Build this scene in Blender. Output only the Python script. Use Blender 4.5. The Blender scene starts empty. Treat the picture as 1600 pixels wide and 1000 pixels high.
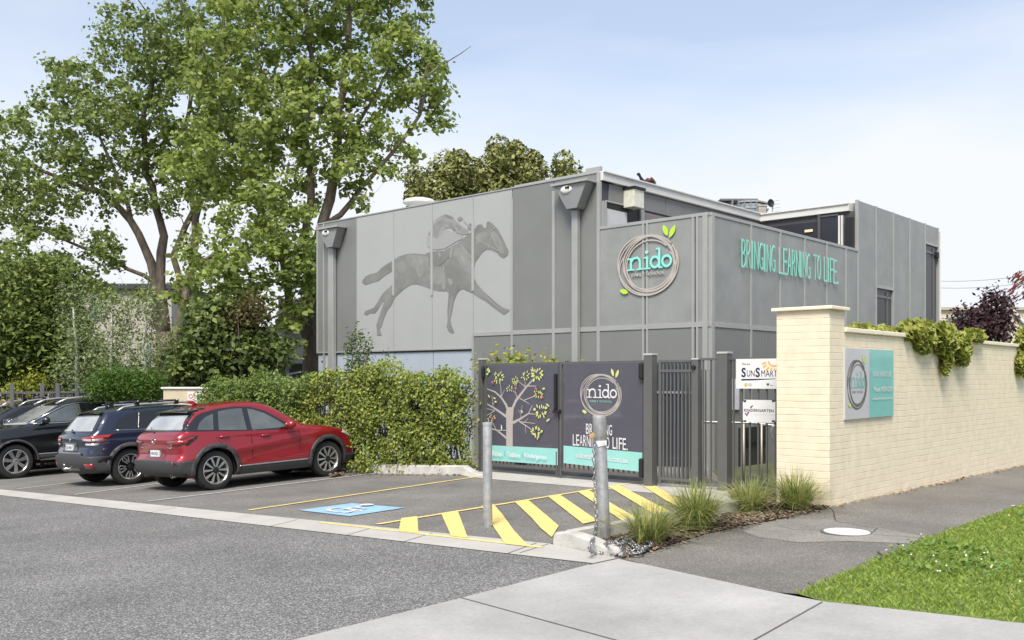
import bpy, bmesh, math, random
import numpy as np
from mathutils import Vector, Matrix
from mathutils.bvhtree import BVHTree
R = math.radians
S = bpy.context.scene
COL = S.collection
random.seed(7); RNG = np.random.default_rng(7)

# ---------------------------------------------------------------- camera
F = 1455.0; HY = 589.0; CX = 800.0; CZ = 1.6
cam = bpy.data.objects.new('camera', bpy.data.cameras.new('camera'))
COL.objects.link(cam); S.camera = cam
cam.location = (0, 0, CZ); cam.rotation_euler = (R(90), 0, 0)
cam.data.sensor_width = 36; cam.data.lens = 36 * F / 1600
cam.data.shift_y = (HY - 500) / 1600
cam.data.clip_start = .1; cam.data.clip_end = 4000
# ---------------------------------------------------------------- light
S.view_settings.view_transform = 'Standard'; S.view_settings.look = 'None'
S.view_settings.exposure = 1.0; S.view_settings.gamma = 1
SUN_DIR = Vector((-.20, -.88, 1.15)).normalized()
W = bpy.data.worlds.new('World'); S.world = W; W.use_nodes = True
nt = W.node_tree; N = nt.nodes; L = nt.links; N.clear()
out = N.new('ShaderNodeOutputWorld'); bg = N.new('ShaderNodeBackground'); bg.inputs[1].default_value = .1
sky = N.new('ShaderNodeTexSky'); sky.sky_type = 'NISHITA'; sky.sun_disc = False
sky.sun_elevation = math.asin(SUN_DIR.z); sky.sun_rotation = math.atan2(SUN_DIR.x, SUN_DIR.y) % (2 * math.pi)
sky.air_density = 1.0; sky.dust_density = .8; sky.ozone_density = 1.7
tc = N.new('ShaderNodeTexCoord'); mp = N.new('ShaderNodeMapping'); mp.inputs['Scale'].default_value = (1, 1, 3.2)
L.new(tc.outputs['Generated'], mp.inputs[0])
cn = N.new('ShaderNodeTexNoise'); cn.inputs['Scale'].default_value = 1.7; cn.inputs['Detail'].default_value = 7; cn.inputs['Roughness'].default_value = .52
cn.inputs['Distortion'].default_value = .5
L.new(mp.outputs[0], cn.inputs['Vector'])
sep = N.new('ShaderNodeSeparateXYZ'); L.new(tc.outputs['Generated'], sep.inputs[0])
# more cloud near the horizon, thinner towards the zenith
mr = N.new('ShaderNodeMapRange'); mr.inputs['From Min'].default_value = .06; mr.inputs['From Max'].default_value = .42
mr.inputs['To Min'].default_value = .62; mr.inputs['To Max'].default_value = -.34
L.new(sep.outputs['Z'], mr.inputs['Value'])
ad = N.new('ShaderNodeMath'); ad.operation = 'ADD'; L.new(cn.outputs['Fac'], ad.inputs[0]); L.new(mr.outputs[0], ad.inputs[1])
cr = N.new('ShaderNodeValToRGB'); cr.color_ramp.elements[0].position = .36; cr.color_ramp.elements[1].position = .86
cr.color_ramp.elements[0].color = (.38, .38, .38, 1); cr.color_ramp.elements[1].color = (1, 1, 1, 1)
L.new(ad.outputs[0], cr.inputs[0])
mx = N.new('ShaderNodeMix'); mx.data_type = 'RGBA'; L.new(cr.outputs[0], mx.inputs['Factor'])
L.new(sky.outputs[0], mx.inputs[6]); mx.inputs[7].default_value = (4.7, 4.86, 5.2, 1)
L.new(mx.outputs[2], bg.inputs[0]); L.new(bg.outputs[0], out.inputs[0])
sl = bpy.data.lights.new('sun', 'SUN'); sl.energy = 2.6; sl.angle = R(24); sl.color = (1, .93, .82)
so = bpy.data.objects.new('sun', sl); COL.objects.link(so)
so.rotation_euler = SUN_DIR.to_track_quat('Z', 'Y').to_euler(); so.location = (-10, -8, 20)

# ---------------------------------------------------------------- geometry of the site
def h(X, Y):
    X = np.asarray(X, float); Y = np.asarray(Y, float)
    Xc = np.maximum(X, -28.0); Yc = np.minimum(Y, 45.0)
    s = .5 * np.log1p(np.exp(np.clip((Xc - 3.6) / .5, -30, 30)))
    s = np.where((Xc - 3.6) / .5 > 30, Xc - 3.6, s)
    s2 = np.maximum(Xc - 30, 0)
    return -.0117 * Yc + .0414 * Xc - .047 * s + .0056 * s2
def hz(x, y): return float(h(x, y))
def G(px, py):
    k = (px - CX) / F; m = (HY - py) / F
    lo, hi = .3, 400.
    for _ in range(60):
        mid = (lo + hi) / 2
        if CZ + m * mid - hz(k * mid, mid) > 0: lo = mid
        else: hi = mid
    return Vector((k * lo, lo, hz(k * lo, lo)))
def PT(px, py, d): return Vector(((px - CX) / F * d, d, CZ + (HY - py) / F * d))
_n = math.hypot(1592, 1455)
UA = Vector((-1592 / _n, 1455 / _n, 0)); UB = Vector((1455 / _n, 1592 / _n, 0)); UZ = Vector((0, 0, 1))
class PL:
    """a vertical plane: origin, direction to the right, outward normal; v is absolute height"""
    def __init__(s, O, eu, n=None):
        s.O = Vector((O[0], O[1], 0)); s.eu = Vector((eu[0], eu[1], 0)).normalized()
        s.n = Vector((s.eu.y, -s.eu.x, 0)) if n is None else n
    def u(s, px, d=0):
        O = s.O + s.n * d; k = (px - CX) / F
        return (k * O.y - O.x) / (s.eu.x - k * s.eu.y)
    def uv(s, px, py, d=0):
        u = s.u(px, d); Y = (s.O + s.n * d + s.eu * u).y
        return u, CZ + (HY - py) / F * Y
    def P(s, u, v, d=0): return s.O + s.eu * u + s.n * d + UZ * v

# ---------------------------------------------------------------- materials
MATS = {}
def nodes(name):
    m = bpy.data.materials.new(name); m.use_nodes = True; MATS[name] = m
    return m, m.node_tree.nodes, m.node_tree.links, m.node_tree.nodes['Principled BSDF']
def srgb(r, g, b):
    f = lambda c: ((c / 255 + .055) / 1.055) ** 2.4 if c > 10 else c / 255 / 12.92
    return (f(r), f(g), f(b))
def M(name, col, rough=.6, metal=0, var=.08, vs=2.0, bump=0, bs=60, spec=.5, coat=0, var2=0, vs2=30, coatr=.03, stretch=None):
    if name in MATS: return MATS[name]
    m, n, l, p = nodes(name)
    p.inputs['Roughness'].default_value = rough; p.inputs['Metallic'].default_value = metal
    p.inputs['Specular IOR Level'].default_value = spec; p.inputs['Coat Weight'].default_value = coat; p.inputs['Coat Roughness'].default_value = coatr
    t = n.new('ShaderNodeTexCoord'); vec = t.outputs['Object']
    if stretch:
        q = n.new('ShaderNodeMapping'); q.inputs['Scale'].default_value = stretch; l.new(vec, q.inputs[0]); vec = q.outputs[0]
    src = None
    rgb = n.new('ShaderNodeRGB'); rgb.outputs[0].default_value = (*col, 1); src = rgb.outputs[0]
    for v_, s_ in ((var, vs), (var2, vs2)):
        if v_ <= 0: continue
        a = n.new('ShaderNodeTexNoise'); a.inputs['Scale'].default_value = s_; a.inputs['Detail'].default_value = 5; a.inputs['Roughness'].default_value = .6
        l.new(vec, a.inputs['Vector'])
        r = n.new('ShaderNodeMapRange'); r.inputs['From Min'].default_value = .3; r.inputs['From Max'].default_value = .7
        r.inputs['To Min'].default_value = 1 - v_; r.inputs['To Max'].default_value = 1 + v_; l.new(a.outputs['Fac'], r.inputs['Value'])
        x = n.new('ShaderNodeMix'); x.data_type = 'RGBA'; x.blend_type = 'MULTIPLY'; x.inputs['Factor'].default_value = 1
        cmb = n.new('ShaderNodeCombineColor'); [l.new(r.outputs[0], cmb.inputs[i]) for i in range(3)]
        l.new(src, x.inputs[6]); l.new(cmb.outputs[0], x.inputs[7]); src = x.outputs[2]
    l.new(src, p.inputs['Base Color'])
    if bump > 0:
        a = n.new('ShaderNodeTexNoise'); a.inputs['Scale'].default_value = bs; a.inputs['Detail'].default_value = 4; l.new(vec, a.inputs['Vector'])
        b = n.new('ShaderNodeBump'); b.inputs['Strength'].default_value = bump; b.inputs['Distance'].default_value = .01
        l.new(a.outputs['Fac'], b.inputs['Height']); l.new(b.outputs[0], p.inputs['Normal'])
    return m
def mat_asphalt(name, c0, c1, scale, rough=.9, big=.12, speck=.55):
    m, n, l, p = nodes(name); p.inputs['Roughness'].default_value = rough; p.inputs['Specular IOR Level'].default_value = .3
    t = n.new('ShaderNodeTexCoord'); v = n.new('ShaderNodeTexVoronoi'); v.inputs['Scale'].default_value = scale; v.inputs['Randomness'].default_value = 1
    l.new(t.outputs['Object'], v.inputs['Vector'])
    sp = n.new('ShaderNodeSeparateColor'); l.new(v.outputs['Color'], sp.inputs[0])
    ramp = n.new('ShaderNodeValToRGB'); e = ramp.color_ramp.elements
    e[0].position = 0; e[0].color = (*c0, 1); e[1].position = 1; e[1].color = (*c1, 1)
    k = ramp.color_ramp.elements.new(speck); k.color = tuple(a * .75 + b * .25 for a, b in zip(c0, c1)) + (1,)
    l.new(sp.outputs[0], ramp.inputs[0])
    a = n.new('ShaderNodeTexNoise'); a.inputs['Scale'].default_value = .8; a.inputs['Detail'].default_value = 8; a.inputs['Roughness'].default_value = .6; l.new(t.outputs['Object'], a.inputs['Vector'])
    r = n.new('ShaderNodeMapRange'); r.inputs['From Min'].default_value = .3; r.inputs['From Max'].default_value = .7; r.inputs['To Min'].default_value = 1 - big; r.inputs['To Max'].default_value = 1 + big
    l.new(a.outputs['Fac'], r.inputs['Value'])
    x = n.new('ShaderNodeMix'); x.data_type = 'RGBA'; x.blend_type = 'MULTIPLY'; x.inputs['Factor'].default_value = 1
    cmb = n.new('ShaderNodeCombineColor'); [l.new(r.outputs[0], cmb.inputs[i]) for i in range(3)]
    l.new(ramp.outputs[0], x.inputs[6]); l.new(cmb.outputs[0], x.inputs[7]); l.new(x.outputs[2], p.inputs['Base Color'])
    # old drips and worn patches
    s1 = n.new('ShaderNodeTexNoise'); s1.inputs['Scale'].default_value = 2.3; s1.inputs['Detail'].default_value = 6; s1.inputs['Roughness'].default_value = .75; s1.inputs['Distortion'].default_value = .6; l.new(t.outputs['Object'], s1.inputs['Vector'])
    s2 = n.new('ShaderNodeMapRange'); s2.inputs['From Min'].default_value = .62; s2.inputs['From Max'].default_value = .72; s2.inputs['To Min'].default_value = 0; s2.inputs['To Max'].default_value = .30; l.new(s1.outputs['Fac'], s2.inputs['Value'])
    s3 = n.new('ShaderNodeMix'); s3.data_type = 'RGBA'; l.new(s2.outputs[0], s3.inputs['Factor']); l.new(x.outputs[2], s3.inputs[6]); s3.inputs[7].default_value = (.04, .038, .036, 1); l.new(s3.outputs[2], p.inputs['Base Color'])
    b = n.new('ShaderNodeBump'); b.inputs['Strength'].default_value = .6; b.inputs['Distance'].default_value = .006
    l.new(v.outputs['Distance'], b.inputs['Height']); l.new(b.outputs[0], p.inputs['Normal'])
    return m
def mat_leaf(name, cols, trans=.3, rough=.55):
    m, n, l, p = nodes(name)
    g = n.new('ShaderNodeNewGeometry'); ramp = n.new('ShaderNodeValToRGB'); e = ramp.color_ramp.elements
    e[0].position = 0; e[0].color = (*cols[0], 1); e[1].position = 1; e[1].color = (*cols[-1], 1)
    for i, c in enumerate(cols[1:-1]):
        k = e.new((i + 1) / (len(cols) - 1)); k.color = (*c, 1)
    l.new(g.outputs['Random Per Island'], ramp.inputs[0])
    l.new(ramp.outputs[0], p.inputs['Base Color']); p.inputs['Roughness'].default_value = rough; p.inputs['Specular IOR Level'].default_value = .35
    tr = n.new('ShaderNodeBsdfTranslucent'); l.new(ramp.outputs[0], tr.inputs[0])
    mixs = n.new('ShaderNodeMixShader'); mixs.inputs[0].default_value = trans
    l.new(p.outputs[0], mixs.inputs[1]); l.new(tr.outputs[0], mixs.inputs[2]); l.new(mixs.outputs[0], n['Material Output'].inputs[0])
    return m
def mat_brick(name, col):
    m, n, l, p = nodes(name); p.inputs['Roughness'].default_value = .75; p.inputs['Specular IOR Level'].default_value = .35
    t = n.new('ShaderNodeTexCoord'); s = n.new('ShaderNodeSeparateXYZ'); l.new(t.outputs['Object'], s.inputs[0])
    a = n.new('ShaderNodeMath'); a.operation = 'ADD'; l.new(s.outputs[0], a.inputs[0]); l.new(s.outputs[1], a.inputs[1])
    # a little wander so the courses are not ruled
    nz = n.new('ShaderNodeTexNoise'); nz.inputs['Scale'].default_value = 2.5; nz.inputs['Detail'].default_value = 2; l.new(t.outputs['Object'], nz.inputs['Vector'])
    w = n.new('ShaderNodeMapRange'); w.inputs['To Min'].default_value = -.012; w.inputs['To Max'].default_value = .012; l.new(nz.outputs['Fac'], w.inputs['Value'])
    z = n.new('ShaderNodeMath'); z.operation = 'ADD'; l.new(s.outputs[2], z.inputs[0]); l.new(w.outputs[0], z.inputs[1])
    c = n.new('ShaderNodeCombineXYZ'); l.new(a.outputs[0], c.inputs[0]); l.new(z.outputs[0], c.inputs[1])
    b = n.new('ShaderNodeTexBrick'); b.inputs['Scale'].default_value = 1; b.inputs['Brick Width'].default_value = .24; b.inputs['Row Height'].default_value = .086
    b.inputs['Mortar Size'].default_value = .005; b.inputs['Mortar Smooth'].default_value = .9; b.offset = .5
    b.inputs['Color1'].default_value = (1, 1, 1, 1); b.inputs['Color2'].default_value = (.8, .8, .8, 1); b.inputs['Mortar'].default_value = (0, 0, 0, 1)
    l.new(c.outputs[0], b.inputs['Vector'])
    # painted brick: upright joints mostly filled by paint, the courses still read
    b0 = b; b0.inputs['Mortar'].default_value = (.62, .62, .62, 1); b = n.new('ShaderNodeTexBrick'); b.inputs['Scale'].default_value = 1; b.inputs['Brick Width'].default_value = 400; b.inputs['Row Height'].default_value = .086
    b.inputs['Mortar Size'].default_value = .006; b.inputs['Mortar Smooth'].default_value = .9; b.inputs['Color1'].default_value = (1, 1, 1, 1); b.inputs['Color2'].default_value = (1, 1, 1, 1); b.inputs['Mortar'].default_value = (.25, .25, .25, 1)
    l.new(c.outputs[0], b.inputs['Vector']); mx0 = n.new('ShaderNodeMix'); mx0.data_type = 'RGBA'; mx0.blend_type = 'MULTIPLY'; mx0.inputs['Factor'].default_value = 1; l.new(b0.outputs['Color'], mx0.inputs[6]); l.new(b.outputs['Color'], mx0.inputs[7])
    n9 = n.new('ShaderNodeTexNoise'); n9.inputs['Scale'].default_value = 2.2; n9.inputs['Detail'].default_value = 5; n9.inputs['Roughness'].default_value = .7; l.new(t.outputs['Object'], n9.inputs['Vector'])
    m9 = n.new('ShaderNodeMapRange'); m9.inputs['From Min'].default_value = .42; m9.inputs['From Max'].default_value = .62; m9.inputs['To Max'].default_value = .85; l.new(n9.outputs['Fac'], m9.inputs['Value'])
    mx1 = n.new('ShaderNodeMix'); mx1.data_type = 'RGBA'; l.new(m9.outputs[0], mx1.inputs['Factor']); l.new(mx0.outputs[2], mx1.inputs[6]); mx1.inputs[7].default_value = (.97, .97, .97, 1); mx0 = mx1
    n2 = n.new('ShaderNodeTexNoise'); n2.inputs['Scale'].default_value = 6; n2.inputs['Detail'].default_value = 6; l.new(t.outputs['Object'], n2.inputs['Vector'])
    n3 = n.new('ShaderNodeTexNoise'); n3.inputs['Scale'].default_value = 45; n3.inputs['Detail'].default_value = 5; l.new(t.outputs['Object'], n3.inputs['Vector'])
    h1 = n.new('ShaderNodeMath'); h1.operation = 'MULTIPLY_ADD'; h1.inputs[1].default_value = .22; l.new(n3.outputs['Fac'], h1.inputs[0]); l.new(mx0.outputs[2], h1.inputs[2])
    bp = n.new('ShaderNodeBump'); bp.inputs['Strength'].default_value = .85; bp.inputs['Distance'].default_value = .008; l.new(h1.outputs[0], bp.inputs['Height']); l.new(bp.outputs[0], p.inputs['Normal'])
    mr_ = n.new('ShaderNodeMapRange'); mr_.inputs['From Min'].default_value = .3; mr_.inputs['From Max'].default_value = .7; mr_.inputs['To Min'].default_value = .9; mr_.inputs['To Max'].default_value = 1.04
    l.new(n2.outputs['Fac'], mr_.inputs['Value'])
    g1 = n.new('ShaderNodeMapRange'); g1.inputs['To Min'].default_value = .86; g1.inputs['To Max'].default_value = 1.0; g1.inputs['From Max'].default_value = .6
    sc = n.new('ShaderNodeSeparateColor'); l.new(mx0.outputs[2], sc.inputs[0]); l.new(sc.outputs[0], g1.inputs['Value'])
    mm = n.new('ShaderNodeMath'); mm.operation = 'MULTIPLY'; l.new(mr_.outputs[0], mm.inputs[0]); l.new(g1.outputs[0], mm.inputs[1])
    cc = n.new('ShaderNodeCombineColor'); [l.new(mm.outputs[0], cc.inputs[i]) for i in range(3)]
    x = n.new('ShaderNodeMix'); x.data_type = 'RGBA'; x.blend_type = 'MULTIPLY'; x.inputs['Factor'].default_value = 1; x.inputs[6].default_value = (*col, 1); l.new(cc.outputs[0], x.inputs[7])
    l.new(x.outputs[2], p.inputs['Base Color'])
    return m
def glass(name, col, rough=.04):
    return M(name, col, rough, 0, .0, spec=.6, coat=.3)

GREY_PANEL = M('panel_grey', (.215, .221, .213), .5, .2, .05, 1.2, .12, 500, var2=.05, vs2=170)
GREY_PANEL2 = M('panel_grey_screen', (.288, .296, .286), .45, .2, .12, 1.5, .12, 500, var2=.05, vs2=170)
MURAL = M('panel_mural', (.38, .39, .38), .5, .1, .03, 1.5, .1, 500, var2=.03, vs2=170)
FRAME_GREY = M('frame_light_grey', (.38, .385, .37), .45, .3, .05, 3)
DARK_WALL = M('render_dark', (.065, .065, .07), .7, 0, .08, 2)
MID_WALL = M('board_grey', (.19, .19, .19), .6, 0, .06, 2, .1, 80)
WHITE_TRIM = M('trim_white', (.62, .62, .60), .5, 0, .05, 3)
BLUE_BASE = M('base_blue_grey', (.36, .41, .46), .6, 0, .05, 2)
BLACK = M('black', (.012, .012, .013), .5, 0, .1)
DARKGLASS = glass('dark_glass', (.02, .023, .027))
FENCE = M('fence_paint', (.12, .122, .12), .45, .2, .06, 5)
STEEL = M('galvanised', (.43, .435, .44), .48, .65, .22, 14, .1, 60, var2=.1, vs2=60)
CHAINM = M('chain_steel', (.4, .4, .4), .35, .9, .2, 20)
CONC = M('concrete', (.44, .42, .385), .85, 0, .10, 1.6, .25, 120, var2=.07, vs2=45)
CONC2 = M('concrete_path', (.37, .36, .345), .85, 0, .2, .9, .25, 90, var2=.09, vs2=30)
KERBM = M('concrete_kerb', (.47, .455, .42), .85, 0, .2, 4, .3, 90, var2=.1, vs2=40)
YEL = M('paint_yellow', (.73, .58, .20), .7, 0, .17, 7, .2, 120, var2=.10, vs2=60)
WHT = M('paint_white_line', (.50, .49, .47), .7, 0, .22, 10, .2, 120)
BLU = M('paint_blue', (.28, .46, .62), .7, 0, .14, 8, .2, 120, var2=.08, vs2=50)
CREAM = mat_brick('cream_brick', (.76, .67, .51))
CREAM_CAP = M('cream_cap', (.78, .70, .55), .75, 0, .07, 4, .25, 60)
BARK = M('bark', (.155, .125, .10), .95, 0, .35, 3, .9, 14, var2=.25, vs2=12, stretch=(1, 1, .25))
TWIG = M('twig_bark', (.14, .112, .09), .95, 0, .2, 3)

# ---------------------------------------------------------------- object helpers
WM = {}
def tag(o, label=None, cat=None, group=None, kind=None):
    if label: o['label'] = label
    if cat: o['category'] = cat
    if group: o['group'] = group
    if kind: o['kind'] = kind
    return o
def root(name, loc, label, cat, group=None, rz=0):
    o = bpy.data.objects.new(name, None); COL.objects.link(o); o.empty_display_size = .2
    m = Matrix.Translation(Vector(loc)) @ Matrix.Rotation(rz, 4, 'Z'); o.matrix_world = m; WM[o.name] = m
    o.location = loc; o.rotation_euler = (0, 0, rz)
    return tag(o, label, cat, group)
def link(name, me, mat, parent=None, smooth=False, origin=None):
    if mat is not None:
        for m_ in (mat if isinstance(mat, (list, tuple)) else [mat]): me.materials.append(m_)
    o = bpy.data.objects.new(name, me); COL.objects.link(o)
    if parent is not None:
        m = WM[parent.name]; me.transform(m.inverted()); o.parent = parent; WM[o.name] = m
    else:
        if origin is None and len(me.vertices):
            co = np.empty(len(me.vertices) * 3); me.vertices.foreach_get('co', co); co = co.reshape(-1, 3)
            origin = ((co[:, 0].min() + co[:, 0].max()) / 2, (co[:, 1].min() + co[:, 1].max()) / 2, co[:, 2].min())
        m = Matrix.Translation(Vector(origin)); me.transform(m.inverted()); o.location = origin; WM[o.name] = m
    if smooth: me.shade_smooth()
    return o
class MB:
    def __init__(s): s.v = []; s.f = []
    def add(s, vs, fs):
        b = len(s.v); s.v += [tuple(p) for p in vs]; s.f += [tuple(i + b for i in f) for f in fs]; return s
    def hexa(s, p): return s.add(p, [(0, 3, 2, 1), (4, 5, 6, 7), (0, 1, 5, 4), (1, 2, 6, 5), (2, 3, 7, 6), (3, 0, 4, 7)])
    def box(s, pl, u0, u1, v0, v1, d0, d1):
        P = pl.P; return s.hexa([P(u0, v0, d1), P(u1, v0, d1), P(u1, v0, d0), P(u0, v0, d0), P(u0, v1, d1), P(u1, v1, d1), P(u1, v1, d0), P(u0, v1, d0)])
    def abox(s, x0, x1, y0, y1, z0, z1):
        return s.hexa([(x0, y0, z0), (x1, y0, z0), (x1, y1, z0), (x0, y1, z0), (x0, y0, z1), (x1, y0, z1), (x1, y1, z1), (x0, y1, z1)])
    def prism(s, pl, uv, d0, d1):
        n = len(uv); a = sum(uv[i][0] * uv[(i + 1) % n][1] - uv[(i + 1) % n][0] * uv[i][1] for i in range(n))
        if a < 0: uv = uv[::-1]
        vs = [pl.P(u, v, d1) for u, v in uv] + [pl.P(u, v, d0) for u, v in uv]
        return s.add(vs, [tuple(range(n)), tuple(range(2 * n - 1, n - 1, -1))] + [((i + 1) % n, i, n + i, n + (i + 1) % n) for i in range(n)])
    def tube(s, pts, r, n=8, cap=True, jit=0):
        pts = [Vector(p) for p in pts]; m = len(pts)
        rs = r if isinstance(r, (list, tuple)) else [r] * m
        vs = []; up = None
        for i, p in enumerate(pts):
            t = (pts[min(i + 1, m - 1)] - pts[max(i - 1, 0)]).normalized()
            if up is None: up = Vector((0, 0, 1)) if abs(t.z) < .9 else Vector((1, 0, 0))
            a = t.cross(up).normalized(); b = t.cross(a).normalized(); up = -b
            for k in range(n):
                w = 2 * math.pi * k / n; rr = rs[i] * (1 + (random.uniform(-jit, jit) if jit else 0))
                vs.append(p + (a * math.cos(w) + b * math.sin(w)) * rr)
        fs = [(i * n + k, i * n + (k + 1) % n, (i + 1) * n + (k + 1) % n, (i + 1) * n + k) for i in range(m - 1) for k in range(n)]
        if cap: fs += [tuple(range(n - 1, -1, -1)), tuple(range((m - 1) * n, m * n))]
        return s.add(vs, fs)
    def lathe(s, c, ax, prof, n=32, closed=False):
        """prof: (radius, offset along ax)"""
        ax = Vector(ax).normalized(); a = ax.orthogonal().normalized(); b = ax.cross(a); c = Vector(c); m = len(prof)
        vs = [c + ax * o + (a * math.cos(2 * math.pi * k / n) + b * math.sin(2 * math.pi * k / n)) * r for r, o in prof for k in range(n)]
        fs = [(i * n + k, i * n + (k + 1) % n, (i + 1) % m * n + (k + 1) % n, (i + 1) % m * n + k) for i in range(m if closed else m - 1) for k in range(n)]
        return s.add(vs, fs)
    def ball(s, c, rx, ry, rz, n=12, mtx=None):
        vs = []; c = Vector(c)
        for i in range(n + 1):
            th = math.pi * i / n
            for k in range(n * 2):
                ph = math.pi * k / n; q = Vector((rx * math.sin(th) * math.cos(ph), ry * math.sin(th) * math.sin(ph), rz * math.cos(th)))
                vs.append(c + (mtx @ q if mtx else q))
        w = n * 2
        return s.add(vs, [(i * w + k, (i + 1) * w + k, (i + 1) * w + (k + 1) % w, i * w + (k + 1) % w) for i in range(n) for k in range(w)])
    def build(s, name, mat, parent=None, smooth=False, bevel=0, merge=False, origin=None):
        me = bpy.data.meshes.new(name); me.from_pydata(s.v, [], s.f)
        if merge:
            bm = bmesh.new(); bm.from_mesh(me); bmesh.ops.remove_doubles(bm, verts=bm.verts, dist=1e-4); bm.to_mesh(me); bm.free()
        o = link(name, me, mat, parent, smooth, origin)
        if smooth and smooth != 'all':
            me.set_sharp_from_angle(angle=R(40))
        if bevel:
            b = o.modifiers.new('bevel', 'BEVEL'); b.width = bevel; b.segments = 2; b.limit_method = 'ANGLE'; b.harden_normals = False
        return o
def fastmesh(name, V, Fq, mat, parent=None, smooth=False, k=4, origin=None):
    V = np.asarray(V, np.float32).reshape(-1, 3); Fq = np.asarray(Fq, np.int32).reshape(-1, k)
    me = bpy.data.meshes.new(name); me.vertices.add(len(V)); me.vertices.foreach_set('co', V.ravel())
    me.loops.add(Fq.size); me.loops.foreach_set('vertex_index', Fq.ravel())
    me.polygons.add(len(Fq)); me.polygons.foreach_set('loop_start', np.arange(0, Fq.size, k, dtype=np.int32))
    me.polygons.foreach_set('loop_total', np.full(len(Fq), k, np.int32)); me.update(calc_edges=True)
    return link(name, me, mat, parent, smooth, origin)
def gridcut(bm, step, axes=(0, 1)):
    for ax in axes:
        lo = min(v.co[ax] for v in bm.verts); hi = max(v.co[ax] for v in bm.verts)
        c = math.ceil(lo / step) * step
        while c < hi:
            if c - lo > 1e-5 and hi - c > 1e-5:
                p = [0, 0, 0]; p[ax] = c; nn = [0, 0, 0]; nn[ax] = 1
                bmesh.ops.bisect_plane(bm, geom=bm.verts[:] + bm.edges[:] + bm.faces[:], plane_co=p, plane_no=nn, dist=1e-5)
            c += step
def sheet(name, pts, off, mat, step=.5, parent=None, kind='structure'):
    bm = bmesh.new(); vs = [bm.verts.new((p[0], p[1], 0)) for p in pts]
    f = bm.faces.new(vs); f.normal_update()
    if f.normal.z < 0: f.normal_flip()
    gridcut(bm, step)
    for v in bm.verts: v.co.z = hz(v.co.x, v.co.y) + off
    me = bpy.data.meshes.new(name); bm.to_mesh(me); bm.free()
    o = link(name, me, mat, parent)
    if kind and parent is None: tag(o, kind=kind)
    return o
def Gs(*pp): return [G(*p) for p in pp]
def ext(a, b, d):
    a = Vector(a[:2]); b = Vector(b[:2]); return Vector((*(b + (b - a).normalized() * d), 0))
def catmull(P, step=.03):
    P = [np.array(p, float) for p in P]; out = []
    for i in range(len(P) - 1):
        p0 = P[max(i - 1, 0)]; p1 = P[i]; p2 = P[i + 1]; p3 = P[min(i + 2, len(P) - 1)]
        n = max(1, int(np.linalg.norm(p2 - p1) / step))
        for k in range(n):
            t = k / n
            out.append(.5 * (2 * p1 + (p2 - p0) * t + (2 * p0 - 5 * p1 + 4 * p2 - p3) * t * t + (3 * p1 - p0 - 3 * p2 + p3) * t ** 3))
    out.append(P[-1]); return out
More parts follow.
